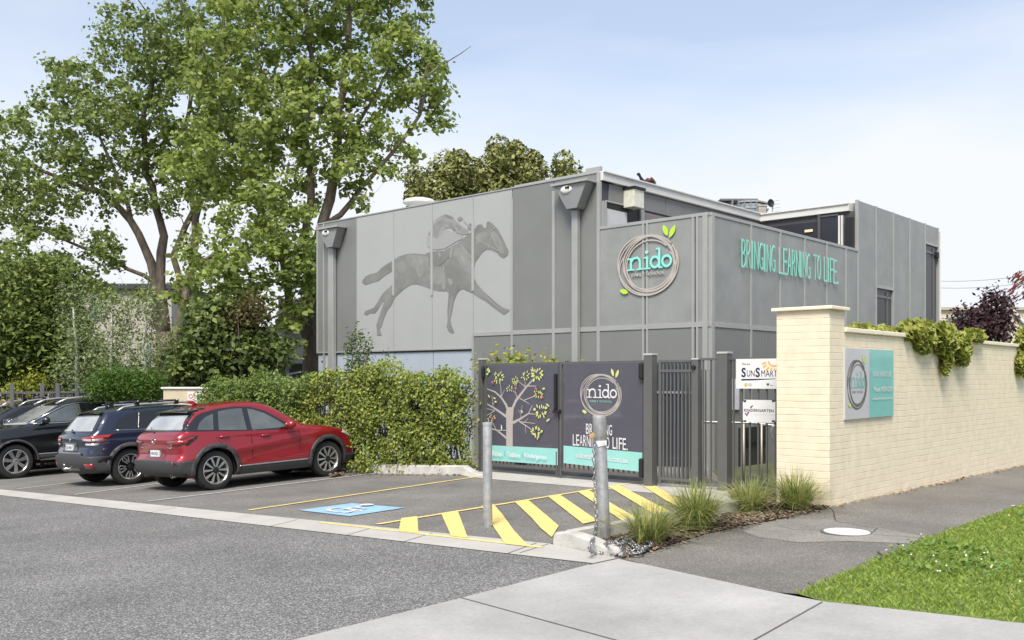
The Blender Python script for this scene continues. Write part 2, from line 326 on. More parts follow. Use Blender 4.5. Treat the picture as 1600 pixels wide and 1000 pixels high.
# flat artwork on a plane, each shape a hair proud of the last
class Art:
    def __init__(s, pl, d, flip=False): s.pl = pl; s.d = d; s.k = 0; s.mb = {}
    def _mb(s, m): return s.mb.setdefault(m, MB())
    def poly(s, m, uv):
        s.k += 1; n = len(uv); a = sum(uv[i][0] * uv[(i + 1) % n][1] - uv[(i + 1) % n][0] * uv[i][1] for i in range(n))
        if a < 0: uv = uv[::-1]
        s._mb(m).add([s.pl.P(u, v, s.d + s.k * .0002) for u, v in uv], [tuple(range(n))]); return s
    def stroke(s, m, pts, w, closed=False):
        pts = [np.array(p, float) for p in pts]; n = len(pts); ws = w if isinstance(w, (list, tuple)) else [w] * n
        Lf = []; Rt = []
        for i in range(n):
            a = pts[(i - 1) % n] if closed else pts[max(i - 1, 0)]; b = pts[(i + 1) % n] if closed else pts[min(i + 1, n - 1)]
            t = b - a; t = t / (np.linalg.norm(t) + 1e-9); nn = np.array((-t[1], t[0]))
            Lf.append(pts[i] + nn * ws[i] / 2); Rt.append(pts[i] - nn * ws[i] / 2)
        s.k += 1; mb = s._mb(m)
        vs = [s.pl.P(p[0], p[1], s.d + s.k * .0002) for p in Lf + Rt]
        mb.add(vs, [(i, n + i, n + (i + 1) % n, (i + 1) % n) for i in range(n if closed else n - 1)]); return s
    def ell(s, m, c, rx, ry, rot=0, n=14, leaf=False):
        pts = []
        for k in range(n):
            t = 2 * math.pi * k / n; x = rx * math.cos(t); y = ry * math.sin(t) * ((1 - abs(math.cos(t)) ** 3 * .6) if leaf else 1)
            pts.append((c[0] + x * math.cos(rot) - y * math.sin(rot), c[1] + x * math.sin(rot) + y * math.cos(rot)))
        return s.poly(m, pts)
    def text(s, m, txt, box, bold=0, shear=0):
        u0, u1, v0, v1 = box; cu = bpy.data.curves.new('t', 'FONT'); cu.body = txt; cu.offset = bold; cu.shear = shear; cu.resolution_u = 3
        o = bpy.data.objects.new('t', cu); COL.objects.link(o); dg = bpy.context.evaluated_depsgraph_get(); dg.update()
        me = bpy.data.meshes.new_from_object(o.evaluated_get(dg)); bpy.data.objects.remove(o); bpy.data.curves.remove(cu)
        co = np.array([v.co[:] for v in me.vertices]); x0, x1 = co[:, 0].min(), co[:, 0].max(); y0, y1 = co[:, 1].min(), co[:, 1].max()
        s.k += 1; d = s.d + s.k * .0002
        V = [s.pl.P(u0 + (c[0] - x0) / (x1 - x0) * (u1 - u0), v0 + (c[1] - y0) / (y1 - y0) * (v1 - v0), d) for c in co]
        s._mb(m).add(V, [tuple(p.vertices) for p in me.polygons]); bpy.data.meshes.remove(me); return s
    def join(s, name, parent):
        me_v = []; me_f = []; mi = []
        for k, (m, mb) in enumerate(s.mb.items()):
            b = len(me_v); me_v += mb.v; me_f += [tuple(i + b for i in f) for f in mb.f]; mi += [k] * len(mb.f)
        q = MB(); q.v = me_v; q.f = me_f; o = q.build(name, list(s.mb), parent)
        o.data.polygons.foreach_set('material_index', mi); return o
    def build(s, names, parent, thick=0):
        for m, mb in s.mb.items():
            o = mb.build(names[m] if isinstance(names, dict) else names, m, parent)
            if thick:
                q = o.modifiers.new('solid', 'SOLIDIFY'); q.thickness = thick; q.offset = 0
# ================================================================ GROUND
ROADM = mat_asphalt('road_asphalt', (.080, .078, .075), (.40, .395, .385), 105, big=.16, speck=.66)
PARKM = mat_asphalt('carpark_asphalt', (.125, .117, .108), (.30, .287, .268), 110, big=.24, speck=.62)
PATHM = mat_asphalt('footpath_asphalt', (.13, .12, .108), (.31, .292, .265), 120, big=.22, speck=.7)
SOIL = M('soil', (.075, .058, .042), .95, 0, .3, 6, .8, 60, var2=.3, vs2=40)
EARTH = M('earth_green', (.075, .085, .035), .95, 0, .25, 1.5, .5, 40)
LAWN = M('lawn_base', (.13, .19, .035), .95, 0, .25, 3, .6, 60, var2=.2, vs2=25)
def base_ground():
    xs = np.concatenate([[-1600, -700, -300, -150, -80, -50], np.arange(-36, 36.1, 1.0), [50, 80, 150, 300, 700, 1600]])
    ys = np.concatenate([[-300, -100, -40], np.arange(-16, 60.1, 1.0), [80, 120, 200, 400, 800, 1600]])
    X, Y = np.meshgrid(xs, ys); Z = h(X, Y) - .04
    V = np.stack([X, Y, Z], -1).reshape(-1, 3); nx = len(xs); ny = len(ys)
    i, j = np.meshgrid(np.arange(nx - 1), np.arange(ny - 1)); a = (j * nx + i).ravel()
    Fq = np.stack([a, a + 1, a + 1 + nx, a + nx], -1)
    tag(fastmesh('ground', V, Fq, EARTH), kind='structure')
base_ground()
SLb0, SLb1 = G(0, 774), G(927, 881)          # near edge of the concrete strip
SLt0, SLt1 = G(0, 765), G(857, 850)          # far edge
SLbF = ext(SLb1, SLb0, 45); SLtF = ext(SLt1, SLt0, 45)
cA, cB = G(1290, 941), G(1600, 975); cC, cD = G(720, 935), G(472, 997)
crossR = ext(cA, cB, 7); crossL = ext(cC, cD, 7)
sheet('road', [SLbF, SLb1, cC, cD, crossL, Vector((crossL.x - 3, -8, 0)), Vector((-70, -8, 0)), Vector((-80, 15, 0))], 0, ROADM)
bedL = Gs((975, 873), (1020, 862), (1100, 835), (1200, 815), (1265, 802), (1296, 794))
WC = G(1296, 793)                             # pier corner of the cream wall
wall_dir = UB; side_dir = -UA
far = WC + UB * 26
ge0, ge1 = G(1245, 928), G(1600, 788); gFar = ext(ge0, ge1, 22)
sheet('driveway', [SLb1, G(965, 873), G(1000, 881), G(1200, 924), cA, cB, crossR, Vector((crossR.x + 1, -4, 0)), Vector((crossL.x, -6, 0)), crossL, cD, cC], .004, CONC2)
sheet('footpath', [G(962, 866), G(985, 845), G(1010, 832), G(1120, 808), G(1215, 780), WC + UB * .1 - side_dir * .15, far - side_dir * .1, gFar, ge1, ge0, G(1200, 924), G(1000, 881), G(975, 873)], 0, PATHM)
sheet('verge', [ge0, ge1, gFar, gFar + side_dir * 3.2 + UB * 0, crossR + UB * .5, cB, cA], .003, LAWN)
sheet('nature_strip_road', [crossR + UB * .4, gFar + side_dir * 3.3, gFar + side_dir * 14, crossR + side_dir * 14], 0, ROADM)
sheet('carpark', [SLtF, SLt1, G(895, 845), G(1000, 824), G(1140, 790), G(1140, 764), Vector((3.6, 17, 0)), Vector((6, 30, 0)), Vector((-6, 34, 0)), Vector((-45, 30, 0)), Vector((-60, 25, 0))], 0, PARKM)
# concrete strip, in bays with joints
def strip():
    sheet('concrete_strip', [SLtF, SLt1, G(870, 853), G(965, 873), SLb1, SLbF], .006, CONC)
    JM = M('joint_dark', (.12, .115, .11), .9, var=.2)
    bmj = MB()
    def joint(a, b, w=.012, off=.009):
        a = Vector(a); b = Vector(b); t = (b - a).normalized(); nn = Vector((-t.y, t.x, 0)) * w / 2; n = max(1, int((b - a).length / .5))
        for i in range(n):
            p = a + (b - a) * i / n; q = a + (b - a) * (i + 1) / n
            bmj.add([(c.x, c.y, hz(c.x, c.y) + off) for c in (p - nn, q - nn, q + nn, p + nn)], [(0, 1, 2, 3)])
    for px in (62, 250, 440, 560, 650, 812): joint(G(px + 26, 766 + (px + 26) * .0995), G(px - 20, 776 + (px - 20) * .114))
    joint(G(857, 851), G(812, 865)); joint(G(720, 935), G(985, 1008), .011); joint(G(1285, 942), G(1160, 1012), .012)
    joint(G(921, 883), G(967, 873), .02); joint(G(965, 873), G(1000, 881), .016)
    tag(bmj.build('expansion_joint', JM), kind='structure')
strip()
# crack lines and patch edges in the footpath
def cracks():
    m = MB()
    def crack(pp, w):
        P = [G(*p) for p in pp]; Q = []
        for i in range(len(P) - 1):
            for k in range(5): Q.append(P[i].lerp(P[i + 1], k / 5) + Vector((random.uniform(-.012, .012), random.uniform(-.012, .012), 0)))
        Q.append(P[-1])
        for i in range(len(Q) - 1):
            t = (Q[i + 1] - Q[i]).normalized(); nn = Vector((-t.y, t.x, 0)) * w * random.uniform(.5, 1)
            m.add([(c.x, c.y, hz(c.x, c.y) + .004) for c in (Q[i] - nn, Q[i + 1] - nn, Q[i + 1] + nn, Q[i] + nn)], [(0, 1, 2, 3)])
    crack([(1300, 796), (1308, 815), (1330, 819), (1370, 826), (1365, 832)], .008)
    crack([(1215, 822), (1240, 828), (1290, 829)], .006); crack([(1366, 836), (1430, 840), (1500, 852)], .005)
    tag(m.build('footpath_crack', M('crack', (.04, .037, .033), .95, var=.2)), kind='structure')
    p = [(1160, 830), (1215, 812), (1290, 812), (1360, 822), (1440, 838), (1425, 850), (1330, 846), (1250, 848), (1185, 840)]
    sheet('footpath_patch', Gs(*p), .003, mat_asphalt('patch_asphalt', (.17, .158, .142), (.36, .34, .31), 140, big=.3))
cracks()
# painted markings
def line(name, a, b, w, mat, label=None):
    a = Vector(a); b = Vector(b); t = (b - a); t.z = 0; t.normalize(); nn = Vector((-t.y, t.x, 0)) * w / 2
    return sheet(name, [a - nn, b - nn, b + nn, a + nn], .010, mat)
line('parking_line', G(231, 784), G(590, 739.5), .075, WHT)
line('parking_line', G(116, 773.5), G(234, 758) + (G(234, 758) - G(116, 773.5)) * .9, .075, WHT)
line('parking_line', G(27, 764.5), G(118.5, 753.8) + (G(118.5, 753.8) - G(27, 764.5)) * 1.1, .075, WHT)
line('parking_line', G(-120, 756), G(0, 742), .075, WHT)
line('parking_line', G(388, 798), G(752, 744.5), .085, YEL)
def hatch():
    line('hatching_border', G(590, 820), G(1005, 752.6), .085, YEL)
    line('hatching_border', G(500, 817), G(848, 856.5), .07, YEL)
    for k, p in enumerate([[(627, 811), (652, 808), (654, 834.5), (623, 831)], [(689, 803), (715, 799), (731, 842), (705, 839)],
        [(752, 792), (771, 789), (785, 805), (803, 830.5), (827, 856), (789.5, 851.5), (768, 820)], [(804, 785), (825, 782), (873, 823), (862, 841), (845, 827), (830, 810)],
        [(855, 776), (874, 773.5), (934, 815), (911, 820)], [(902, 769), (918.5, 766), (995, 811), (971, 814)],
        [(950, 761), (966, 758.5), (1050, 802), (1024, 806)], [(1001, 758), (1016, 756), (1085, 795), (1062, 797)]]):
        bm = sheet('hatching_stripe', Gs(*p), .0135, YEL)
    q = Gs((466, 798), (546, 807.5), (632.5, 794.4), (550, 787.2))
    sheet('accessible_bay_symbol', q, .010, BLU)
    # wheelchair figure on the blue square; s runs along the bay (up the symbol), t across
    def B(s, t): return (q[0] * (1 - s) + q[3] * s) * (1 - t) + (q[1] * (1 - s) + q[2] * s) * t
    def st(pts, w):
        P = [Vector(B(s, t)) for s, t in pts]
        for i in range(len(P) - 1):
            t = (P[i + 1] - P[i]); t.z = 0; e = t.normalized() * w * .45; nn = Vector((-t.y, t.x, 0)).normalized() * w / 2
            vs = [P[i] - nn - e, P[i + 1] - nn + e, P[i + 1] + nn + e, P[i] + nn - e]
            mbw.add([(c.x, c.y, hz(c.x, c.y) + .0135 + .0006 * len(mbw.f)) for c in vs], [(0, 1, 2, 3)])
    mbw = MB()
    st([(.36 + .19 * math.cos(a), .52 + .24 * math.sin(a)) for a in np.linspace(.9, 5.2, 12)], .075)
    st([(.80, .42), (.45, .45), (.42, .68), (.18, .76)], .085); st([(.62, .44), (.60, .66)], .07)
    c = B(.88, .42); mbw.add([(c.x + .1 * math.cos(a), c.y + .1 * math.sin(a), hz(c.x, c.y) + .03) for a in np.linspace(0, 2 * math.pi, 14)[:-1]], [tuple(range(13))])
    tag(mbw.build('wheelchair_symbol', M('paint_white_worn', (.54, .58, .62), .7, var=.2, vs=10)), kind='structure')
hatch()
# kerbs
def kerb(name, pts, w, hts, mat=KERBM, side=1):
    P = [Vector((p.x, p.y, 0)) for p in pts]; m = MB(); n = len(P); out = []; inn = []
    for i in range(n):
        t = (P[min(i + 1, n - 1)] - P[max(i - 1, 0)]).normalized(); nn = Vector((-t.y, t.x, 0)) * w * side; out.append(P[i]); inn.append(P[i] + nn)
    vs = []
    for i in range(n):
        z0 = hz(out[i].x, out[i].y)
        o, q = out[i], inn[i]; b = (q - o) * .16
        vs += [(o.x, o.y, z0 - .1), (o.x + b.x, o.y + b.y, z0 + hts[i] - .02 * (hts[i] > .03)), (o.x + 2 * b.x, o.y + 2 * b.y, z0 + hts[i]), (q.x, q.y, z0 + hts[i]), (q.x, q.y, z0 - .1)]
    k = 5; fs = [tuple((i * k + a, (i + 1) * k + a, (i + 1) * k + (a + 1) % k, i * k + (a + 1) % k)) for i in range(n - 1) for a in range(k)]
    fs += [tuple(range(k)), tuple((n - 1) * k + a for a in reversed(range(k)))]
    m.add(vs, fs); o = m.build(name, mat, smooth=True, bevel=.006)
    bm = bmesh.new(); bm.from_mesh(o.data); bmesh.ops.recalc_face_normals(bm, faces=bm.faces); bm.to_mesh(o.data); bm.free()
    return tag(o, kind='structure')
def seg(a, b, n): return [a.lerp(b, i / n) for i in range(n)]
kl = G(440, 737); kr = G(722, 742.5); ke = G(754, 744.5)
kp = seg(kl, kr, 8) + seg(kr, ke, 3) + [ke]
kerb('kerb', kp, .17, [.175] * 9 + [.09, .045, .01])
n0 = G(972, 872); n1 = G(862, 852.5)
P1 = seg(n0, n1, 6) + [n1]
kerb('kerb', P1, .16, [.015, .05, .09, .125, .145, .155, .13], side=-1)
a2 = G(880, 850); a3 = G(1000, 826.5); a4 = G(1150, 797)
kerb('kerb', seg(a2, a3, 4) + seg(a3, a4, 4) + [a4], .15, [.15] * 9, side=-1)
# bed
bedp = Gs((885, 850), (1000, 828), (1150, 797)) + [Vector((3.12, 13.45, 0)), Vector((3.5, 12.7, 0)), WC] + bedL[::-1][1:]
sheet('garden_bed', bedp, .012, SOIL, .25)
sheet('gate_apron', Gs((735, 746), (1012, 770), (1140, 785)) + [Vector((3.3, 13.6, 0)), Vector((2.4, 14.6, 0)), Vector((-.4, 18.4, 0)), Vector((-1.2, 18.2, 0))], .005, CONC)
def in_poly(x, y, poly):
    n = len(poly); c = np.zeros(len(x), bool); j = n - 1
    for i in range(n):
        xi, yi, xj, yj = poly[i][0], poly[i][1], poly[j][0], poly[j][1]
        c ^= ((yi > y) != (yj > y)) & (x < (xj - xi) * (y - yi) / (yj - yi + 1e-12) + xi); j = i
    return c
def scatter(poly, n):
    P = np.array([[p[0], p[1]] for p in poly]); lo, hi = P.min(0), P.max(0)
    q = RNG.uniform(lo, hi, (n * 4, 2)); q = q[in_poly(q[:, 0], q[:, 1], P)]
    return q[:n]
def chips(name, poly, n, s0, s1, mat, label, z=.05):
    q = scatter(poly, n); n = len(q); a = RNG.uniform(0, 2 * np.pi, n); L_ = RNG.uniform(s0, s1, n); w = L_ * RNG.uniform(.2, .5, n)
    zz = h(q[:, 0], q[:, 1]) + z + RNG.uniform(0, .02, n); t = RNG.uniform(-.4, .4, n)
    ux, uy = np.cos(a), np.sin(a)
    V = np.empty((n, 4, 3))
    for k, (sl_, sw) in enumerate(((-1, -1), (1, -1), (1, 1), (-1, 1))):
        V[:, k, 0] = q[:, 0] + ux * L_ * sl_ / 2 - uy * w * sw / 2; V[:, k, 1] = q[:, 1] + uy * L_ * sl_ / 2 + ux * w * sw / 2
        V[:, k, 2] = zz + sl_ * L_ / 2 * t + sw * w * .2
    o = fastmesh(name, V, np.arange(n * 4), mat); return tag(o, label, 'mulch', kind='stuff')
chips('bark_mulch', bedp, 9000, .02, .07, mat_leaf('mulch_mat', [(.05, .035, .025), (.14, .095, .065), (.3, .23, .16), (.10, .07, .05)], .0, .9), 'brown bark mulch and dry leaves in the garden bed', .008)
chips('bark_mulch', [p + Vector((.06, -.07, 0)) for p in bedL] + [p - Vector((.05, -.06, 0)) for p in bedL[::-1]], 700, .015, .055, MATS['mulch_mat'], 'mulch chips spilled along the edge of the footpath', .004)
# litter along the foot of the wall and the kerb
wl = [WC + UB * t for t in (0, 10)]
chips('leaf_litter', [wl[0] - UA * .02, wl[1] - UA * .02, wl[1] - UA * .22, wl[0] - UA * .16], 900, .015, .06, MATS['mulch_mat'], 'dry brown litter along the foot of the cream wall', .01)
chips('leaf_litter', [G(500, 744), G(500, 739), G(720, 742), G(720, 745)], 260, .02, .06, MATS['mulch_mat'], 'dry leaves along the kerb in front of the hedge', .01)
chips('leaf_litter', [G(509, 742), G(530, 739), G(536, 744), G(516, 747)], 160, .05, .12, MATS['mulch_mat'], 'brown dead leaves beside the red car front tyre', .04)
# manhole lid
def manhole():
    c = G(1323, 832); m = MB(); r = .225; n_ = Vector((-.0, .0, 1))
    t = root('manhole_cover', c, 'round white utility cover set in the grey asphalt footpath', 'manhole cover')
    m.lathe(c, n_, [(.001, .012), (r, .012), (r, .0), (r, -.03)], 40); m.build('lid', M('lid_white', (.66, .64, .57), .6, 0, .08, 9), t, True)
    m = MB(); m.lathe(c, n_, [(r + .004, -.03), (r + .004, .009), (r + .03, .008), (r + .03, -.03)], 40); m.build('rim', M('lid_rim', (.12, .115, .11), .8, var=.2, vs=10), t, True)
manhole()
# grass
def blades(q, hgt, wid, lean, rng=RNG):
    n = len(q); a = rng.uniform(0, 2 * np.pi, n); b = rng.uniform(0, 2 * np.pi, n); H_ = hgt * rng.uniform(.5, 1.2, n); ln = H_ * lean * rng.uniform(.2, 1.3, n)
    z = h(q[:, 0], q[:, 1]); V = np.empty((n, 4, 3)); wx, wy = np.cos(a) * wid / 2, np.sin(a) * wid / 2
    V[:, 0] = np.stack([q[:, 0] - wx, q[:, 1] - wy, z], -1); V[:, 1] = np.stack([q[:, 0] + wx, q[:, 1] + wy, z], -1)
    V[:, 2] = np.stack([q[:, 0] + wx * .6 + np.cos(b) * ln * .45, q[:, 1] + wy * .6 + np.sin(b) * ln * .45, z + H_ * .65], -1)
    V[:, 3] = np.stack([q[:, 0] + np.cos(b) * ln, q[:, 1] + np.sin(b) * ln, z + H_ * (1 - .3 * lean)], -1)
    return V
gp = [ge0, ge1, ext(ge0, ge1, 5), ext(ge0, ge1, 5) + side_dir * 3, crossR + UB * .3, cB, cA]
q = scatter(gp, 170000)
wob = np.sin(q[:, 0] * 3.1 + 1) * np.cos(q[:, 1] * 2.7) + np.sin(q[:, 0] * 7 + q[:, 1] * 5) * .5
q = q[wob > -1.6]
GRASSM = mat_leaf('grass_mat', [(.16, .25, .035), (.25, .36, .05), (.33, .44, .08), (.42, .45, .15), (.20, .31, .04)], .35)
V = blades(q, .045, .006, .8)
tag(fastmesh('grass', V, np.arange(len(V) * 4), GRASSM), 'mown green grass verge beside the footpath', 'grass', kind='stuff')
cl = scatter(gp, 14000); cw = np.sin(cl[:, 0] * 2.2) + np.cos(cl[:, 1] * 1.9 + cl[:, 0]) ; cl = cl[cw > .7][:3000]
def leafquads(C, Nn, sz, asp=.6, rng=RNG):
    """C centres, Nn normals: one folded diamond leaf each"""
    n = len(C); Nn = Nn / (np.linalg.norm(Nn, axis=1, keepdims=True) + 1e-9)
    r = rng.normal(size=(n, 3)); U = np.cross(Nn, r); U /= (np.linalg.norm(U, axis=1, keepdims=True) + 1e-9); Vv = np.cross(Nn, U)
    s = np.asarray(sz).reshape(-1, 1) * np.ones((n, 1)); w = s * asp * rng.uniform(.75, 1.25, (n, 1)); f = s * rng.uniform(-.12, .22, (n, 1))
    A = np.empty((n, 4, 3)); A[:, 0] = C - U * s * .5; A[:, 1] = C + Vv * w * .5 + Nn * f + U * s * .08; A[:, 2] = C + U * s * .5; A[:, 3] = C - Vv * w * .5 + Nn * f + U * s * .08
    return A
def tufts(cl):
    n = len(cl); C = np.stack([cl[:, 0], cl[:, 1], h(cl[:, 0], cl[:, 1]) + RNG.uniform(.03, .08, n)], -1)
    return leafquads(C, RNG.normal(size=(n, 3)) * .5 + [0, 0, 1], .045, .9)
A = tufts(cl); tag(fastmesh('clover', A, np.arange(len(A) * 4), mat_leaf('clover_mat', [(.09, .17, .03), (.15, .26, .05), (.22, .33, .08)], .25)), 'dark green clover leaves among the grass', 'clover', kind='stuff')
def flowers():
    fl = scatter(gp, 1500); w_ = np.sin(fl[:, 0] * 2.2) + np.cos(fl[:, 1] * 1.9 + fl[:, 0]) + RNG.normal(0, .8, len(fl)); fl = fl[w_ > .8][:330]
    m = MB()
    for x, y in fl:
        m.ball((x, y, hz(x, y) + random.uniform(.05, .08)), .009, .009, .007, 3)
    tag(m.build('clover_flower', M('flower_white', (.75, .74, .68), .8, var=.1, vs=30), smooth='all'), 'tiny white clover flowers dotted over the grass', 'flowers', kind='stuff')
flowers()
# ================================================================ EARLY SCHOOL BUILDING
Cc = Vector(((1108 - CX) / F * 17.0, 17.0, 0))
A_ = PL(Cc, -UA); B_ = PL(Cc, UB)                      # u to the right on both; A_ faces camera-left, B_ camera-right
bld = root('school_building', Cc, 'grey panel-clad two-storey early school with racehorse mural and terrace', 'building', rz=math.atan2(-UA.y, -UA.x))
uL = A_.u(497); uM = A_.u(937); zT = A_.uv(560, 339)[1]; zG = -.6
zTr = A_.uv(1010, 511)[1]; zBox = A_.uv(1108, 332.5)[1]; Bt = B_.u(1338); Br = B_.u(1466); zTall = B_.uv(1338, 312.4)[1]
zBase = A_.uv(600, 548)[1]
def wbox(name, x0, x1, y0, y1, z0, z1, mat, bev=0, parent=bld):
    m = MB(); P = lambda x, y, z: Cc + (-UA) * x + UB * y + UZ * z
    m.hexa([P(x0, y0, z0), P(x1, y0, z0), P(x1, y1, z0), P(x0, y1, z0), P(x0, y0, z1), P(x1, y0, z1), P(x1, y1, z1), P(x0, y1, z1)])
    return m.build(name, mat, parent, bevel=bev)
LB = lambda x, y, z: Cc + (-UA) * x + UB * y + UZ * z
wbox('wall', uL + .02, uM - .02, .06, 12.3, zG, zT - .12, MID_WALL)
wbox('wall', uM + .02, -.06, .06, Bt, zG, zBox - 1.15, MID_WALL)            # lower block under the terrace
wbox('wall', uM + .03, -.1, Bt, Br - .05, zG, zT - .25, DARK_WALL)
wbox('wall', uM, -.05, Bt + .1, Br - .06, zT - .24, zTall - .05, MID_WALL)
wbox('roof', uL + .05, uM - .3, .3, 12.2, zT - .11, zT - .02, WHITE_TRIM)
# panels on side A
def panel(pl, u0, u1, v0, v1, mat, d0=.0, d1=.035, name='cladding_panel'):
    m = MB(); m.box(pl, u0 + .012, u1 - .012, v0 + .012, v1 - .012, d0, d1); return m.build(name, mat, bld, bevel=.004)
cu = [A_.u(p) for p in (497, 508, 559, 616.8, 676.8, 741, 802, 867, 937)]
for i, (a, b) in enumerate(zip(cu[:-1], cu[1:])):
    mural = 2 <= i <= 5
    lo = zBase if i < 5 else zTr
    panel(A_, a, b, lo, zT, MURAL if mural else GREY_PANEL)
    if i < 5: panel(A_, a, b, zG, zBase - .05, BLUE_BASE, -.05, .0)
    else: panel(A_, a, b, zG, zTr, GREY_PANEL)
cb = [A_.u(p) for p in (937, 1010, 1088, 1108)]
for a, b in zip(cb[:-1], cb[1:]):
    panel(A_, a, b, zTr, zBox, GREY_PANEL2); panel(A_, a, b, zG, zTr, GREY_PANEL)
bu = [0] + [B_.u(p) for p in (1170.6, 1216.3, 1254.5, 1289, 1319, 1338)]
for a, b in zip(bu[:-1], bu[1:]):
    panel(B_, a, b, zTr, zBox, GREY_PANEL2); panel(B_, a, b, zG, zTr, GREY_PANEL)
tu = [B_.u(p) for p in (1338, 1366.4, 1393.4, 1419, 1443, 1463.5)]
w1t = B_.uv(1380, 450)[1]; w2t = B_.uv(1443, 379)[1]
for i, (a, b) in enumerate(zip(tu[:-1], tu[1:])):
    lo = {1: w1t, 4: w2t}.get(i, zTr - .4); panel(B_, a, b, lo, zTall, GREY_PANEL2)
    if i in (0, 2, 3): panel(B_, a, b, zG, zTr - .4, GREY_PANEL)
# the light frame lines
m = MB()
def vline(pl, u, v0, v1, w=.05, d1=.055): m.box(pl, u - w / 2, u + w / 2, v0, v1, -.02, d1)
def hline(pl, u0, u1, v, w=.05, d1=.052): m.box(pl, u0, u1, v - w / 2, v + w / 2, -.02, d1)
for i, u in enumerate(cu):
    if i == 0: vline(A_, u + .03, zBase, zT, .06)
    elif i in (1,): vline(A_, u, zG, zT, .05)
    elif i in (2, 3, 4): vline(A_, u, zBase, zT, .018, .040)
    elif i == 5: vline(A_, u, zTr, zT, .018, .040); vline(A_, u, zG, zTr, .06)
    else: vline(A_, u, zG, zT - (.0 if i == 8 else .22), .075 if i != 6 else .06)
hline(A_, cu[5], 0, zTr, .09); hline(A_, cu[0], cu[5], zBase - .005, .035)
hline(A_, cu[0], cu[8], zT - .0, .03)
for u in cb[1:-1]: vline(A_, u - .045, zG, zBox, .045); vline(A_, u + .045, zG, zBox, .045)
vline(A_, -.06, zG, zBox, .1); hline(A_, cb[0], 0, zBox - .02, .06)
for u in bu[1:-1]: vline(B_, u, zG, zBox, .055)
vline(B_, .06, zG, zBox, .1); hline(B_, 0, bu[-1], zTr, .09, .0515); hline(B_, 0, bu[-1], zBox - .02, .06)
vline(B_, bu[-1], zG, zTall, .06)
for u in tu[1:-1]: vline(B_, u, zG, zTall, .05)
vline(B_, tu[-1], zG, zTall, .06); hline(B_, tu[1], tu[2], w1t, .07); hline(B_, tu[4], tu[5], w2t, .07)
m.build('panel_frame', FRAME_GREY, bld, bevel=.003)
wbox('cladding_panel', -.09, .02, Br - .14, Br, zG, zTall - .02, M('corner_dark', (.10, .10, .10), .5, var=.05))
# pipe at the far right corner
m = MB(); m.tube([B_.P(Br - .04, zG, .06), B_.P(Br - .04, zTall - .1, .06)], .03, 8); m.build('conduit', WHITE_TRIM, bld, True)
# window openings in the tall block
def win(u0, u1, v0, v1, rec, parts=True):
    m = MB(); m.box(B_, u0 + .05, u1 - .05, v0, v1 - .04, -.02, .004); fr = m.build('window', M('window_frame', (.06, .06, .065), .4, .3, .05), bld)
    g = MB(); g.box(B_, u0 + .09, u0 + (u1 - u0) * .6, v0 + .05, v1 - .28, .004, .012); g.build('pane', M('pane_dark', (.02, .022, .025), .3, spec=.3, var=.1), fr)
    s = MB(); s.box(B_, u0 + (u1 - u0) * .64, u0 + (u1 - u0) * .68, v0, v1 - .1, .004, .03); s.box(B_, u0 + .07, u1 - .1, v1 - .26, v1 - .2, .004, .03); s.build('window_frame', M('window_frame2', (.13, .13, .13), .4, .3, .05), fr)
win(tu[1], tu[2], zTr - 2.2, w1t, .2); win(tu[4], tu[5], zTr - 2.2, w2t, .2)
m = MB(); m.abox(0, 0, 0, 0, 0, 0); m = MB()
q0 = B_.uv(1461, 399)
m.box(B_, q0[0] - .10, q0[0] + .06, q0[1] - .08, q0[1] + .08, .01, .10); m.build('wall_lamp', BLACK, bld, bevel=.01)
# main block upper side wall facing the terrace: plane x = uM
S_ = PL(LB(uM, 0, 0), UB)
# roof fascia U
def fascia(pl, a, b, v, name='roof_fascia', dep=.28, hh=.17, over=.06):
    m = MB(); m.box(pl, a, b, v - hh, v, -dep, over); m.box(pl, a - .0, b, v - .012, v + .02, -dep, over + .035); m.build(name, WHITE_TRIM, bld, bevel=.006)
zr0 = S_.uv(945, 271.5)[1]; ub = S_.u(1185)
fascia(S_, -.02, ub, zr0, over=.1)
K_ = PL(LB(uM, Bt - .05, 0), -UA)      # back wall plane facing camera-left like A
fascia(K_, .1, -uM - .12, zr0 - .02, over=.1)
m = MB(); m.box(S_, .0, .42, zr0 - .17, zr0 + .02, -.34, .06); m.build('roof_fascia', FRAME_GREY, bld, bevel=.006)
m = MB(); m.box(A_, A_.u(912), A_.u(935.5), zT, zT + .14, -.12, -.06); m.box(A_, A_.u(803), A_.u(935.5), zT, zT + .06, -.05, -.01); m.build('parapet', FRAME_GREY, bld)
# wall surfaces above terrace
z1 = S_.uv(1060, 326)[1]
m = MB()
for a, b in ((.28, 2.35), (2.37, 4.4), (4.42, ub)): m.box(S_, a, b, zr0 - .56, zr0 - .19, -.02, .03)
m.build('wall_board', MID_WALL, bld, bevel=.004)
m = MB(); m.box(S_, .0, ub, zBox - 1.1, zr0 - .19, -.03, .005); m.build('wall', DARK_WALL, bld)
zb0 = zBox - 1.1; zw = zr0 - .57
m = MB()
for u in (.03, S_.u(998)): m.box(S_, u, u + .13, zb0, zw, .006, .06)
m.box(S_, .16, S_.u(998), zw - .0, zw + .03, .006, .05); m.build('window_frame', FRAME_GREY, bld, bevel=.003)
m = MB(); m.box(S_, .18, S_.u(979), zb0, zw - .12, .006, .014); m.build('window', M('terrace_glass_pale', (.52, .53, .54), .2, var=.08, vs=1.2), bld)
m = MB(); m.box(S_, S_.u(979.5), S_.u(997.5), zb0, zw - .05, .008, .02); m.box(S_, .18, S_.u(979), zw - .115, zw - .01, .008, .02); m.build('blind_box', BLACK, bld)
m = MB(); m.box(S_, S_.u(998) + .14, 5.1, zb0, zw - .03, .006, .02); m.build('window', M('terrace_glass_warm', (.16, .14, .13), .2, var=.1, vs=2), bld)
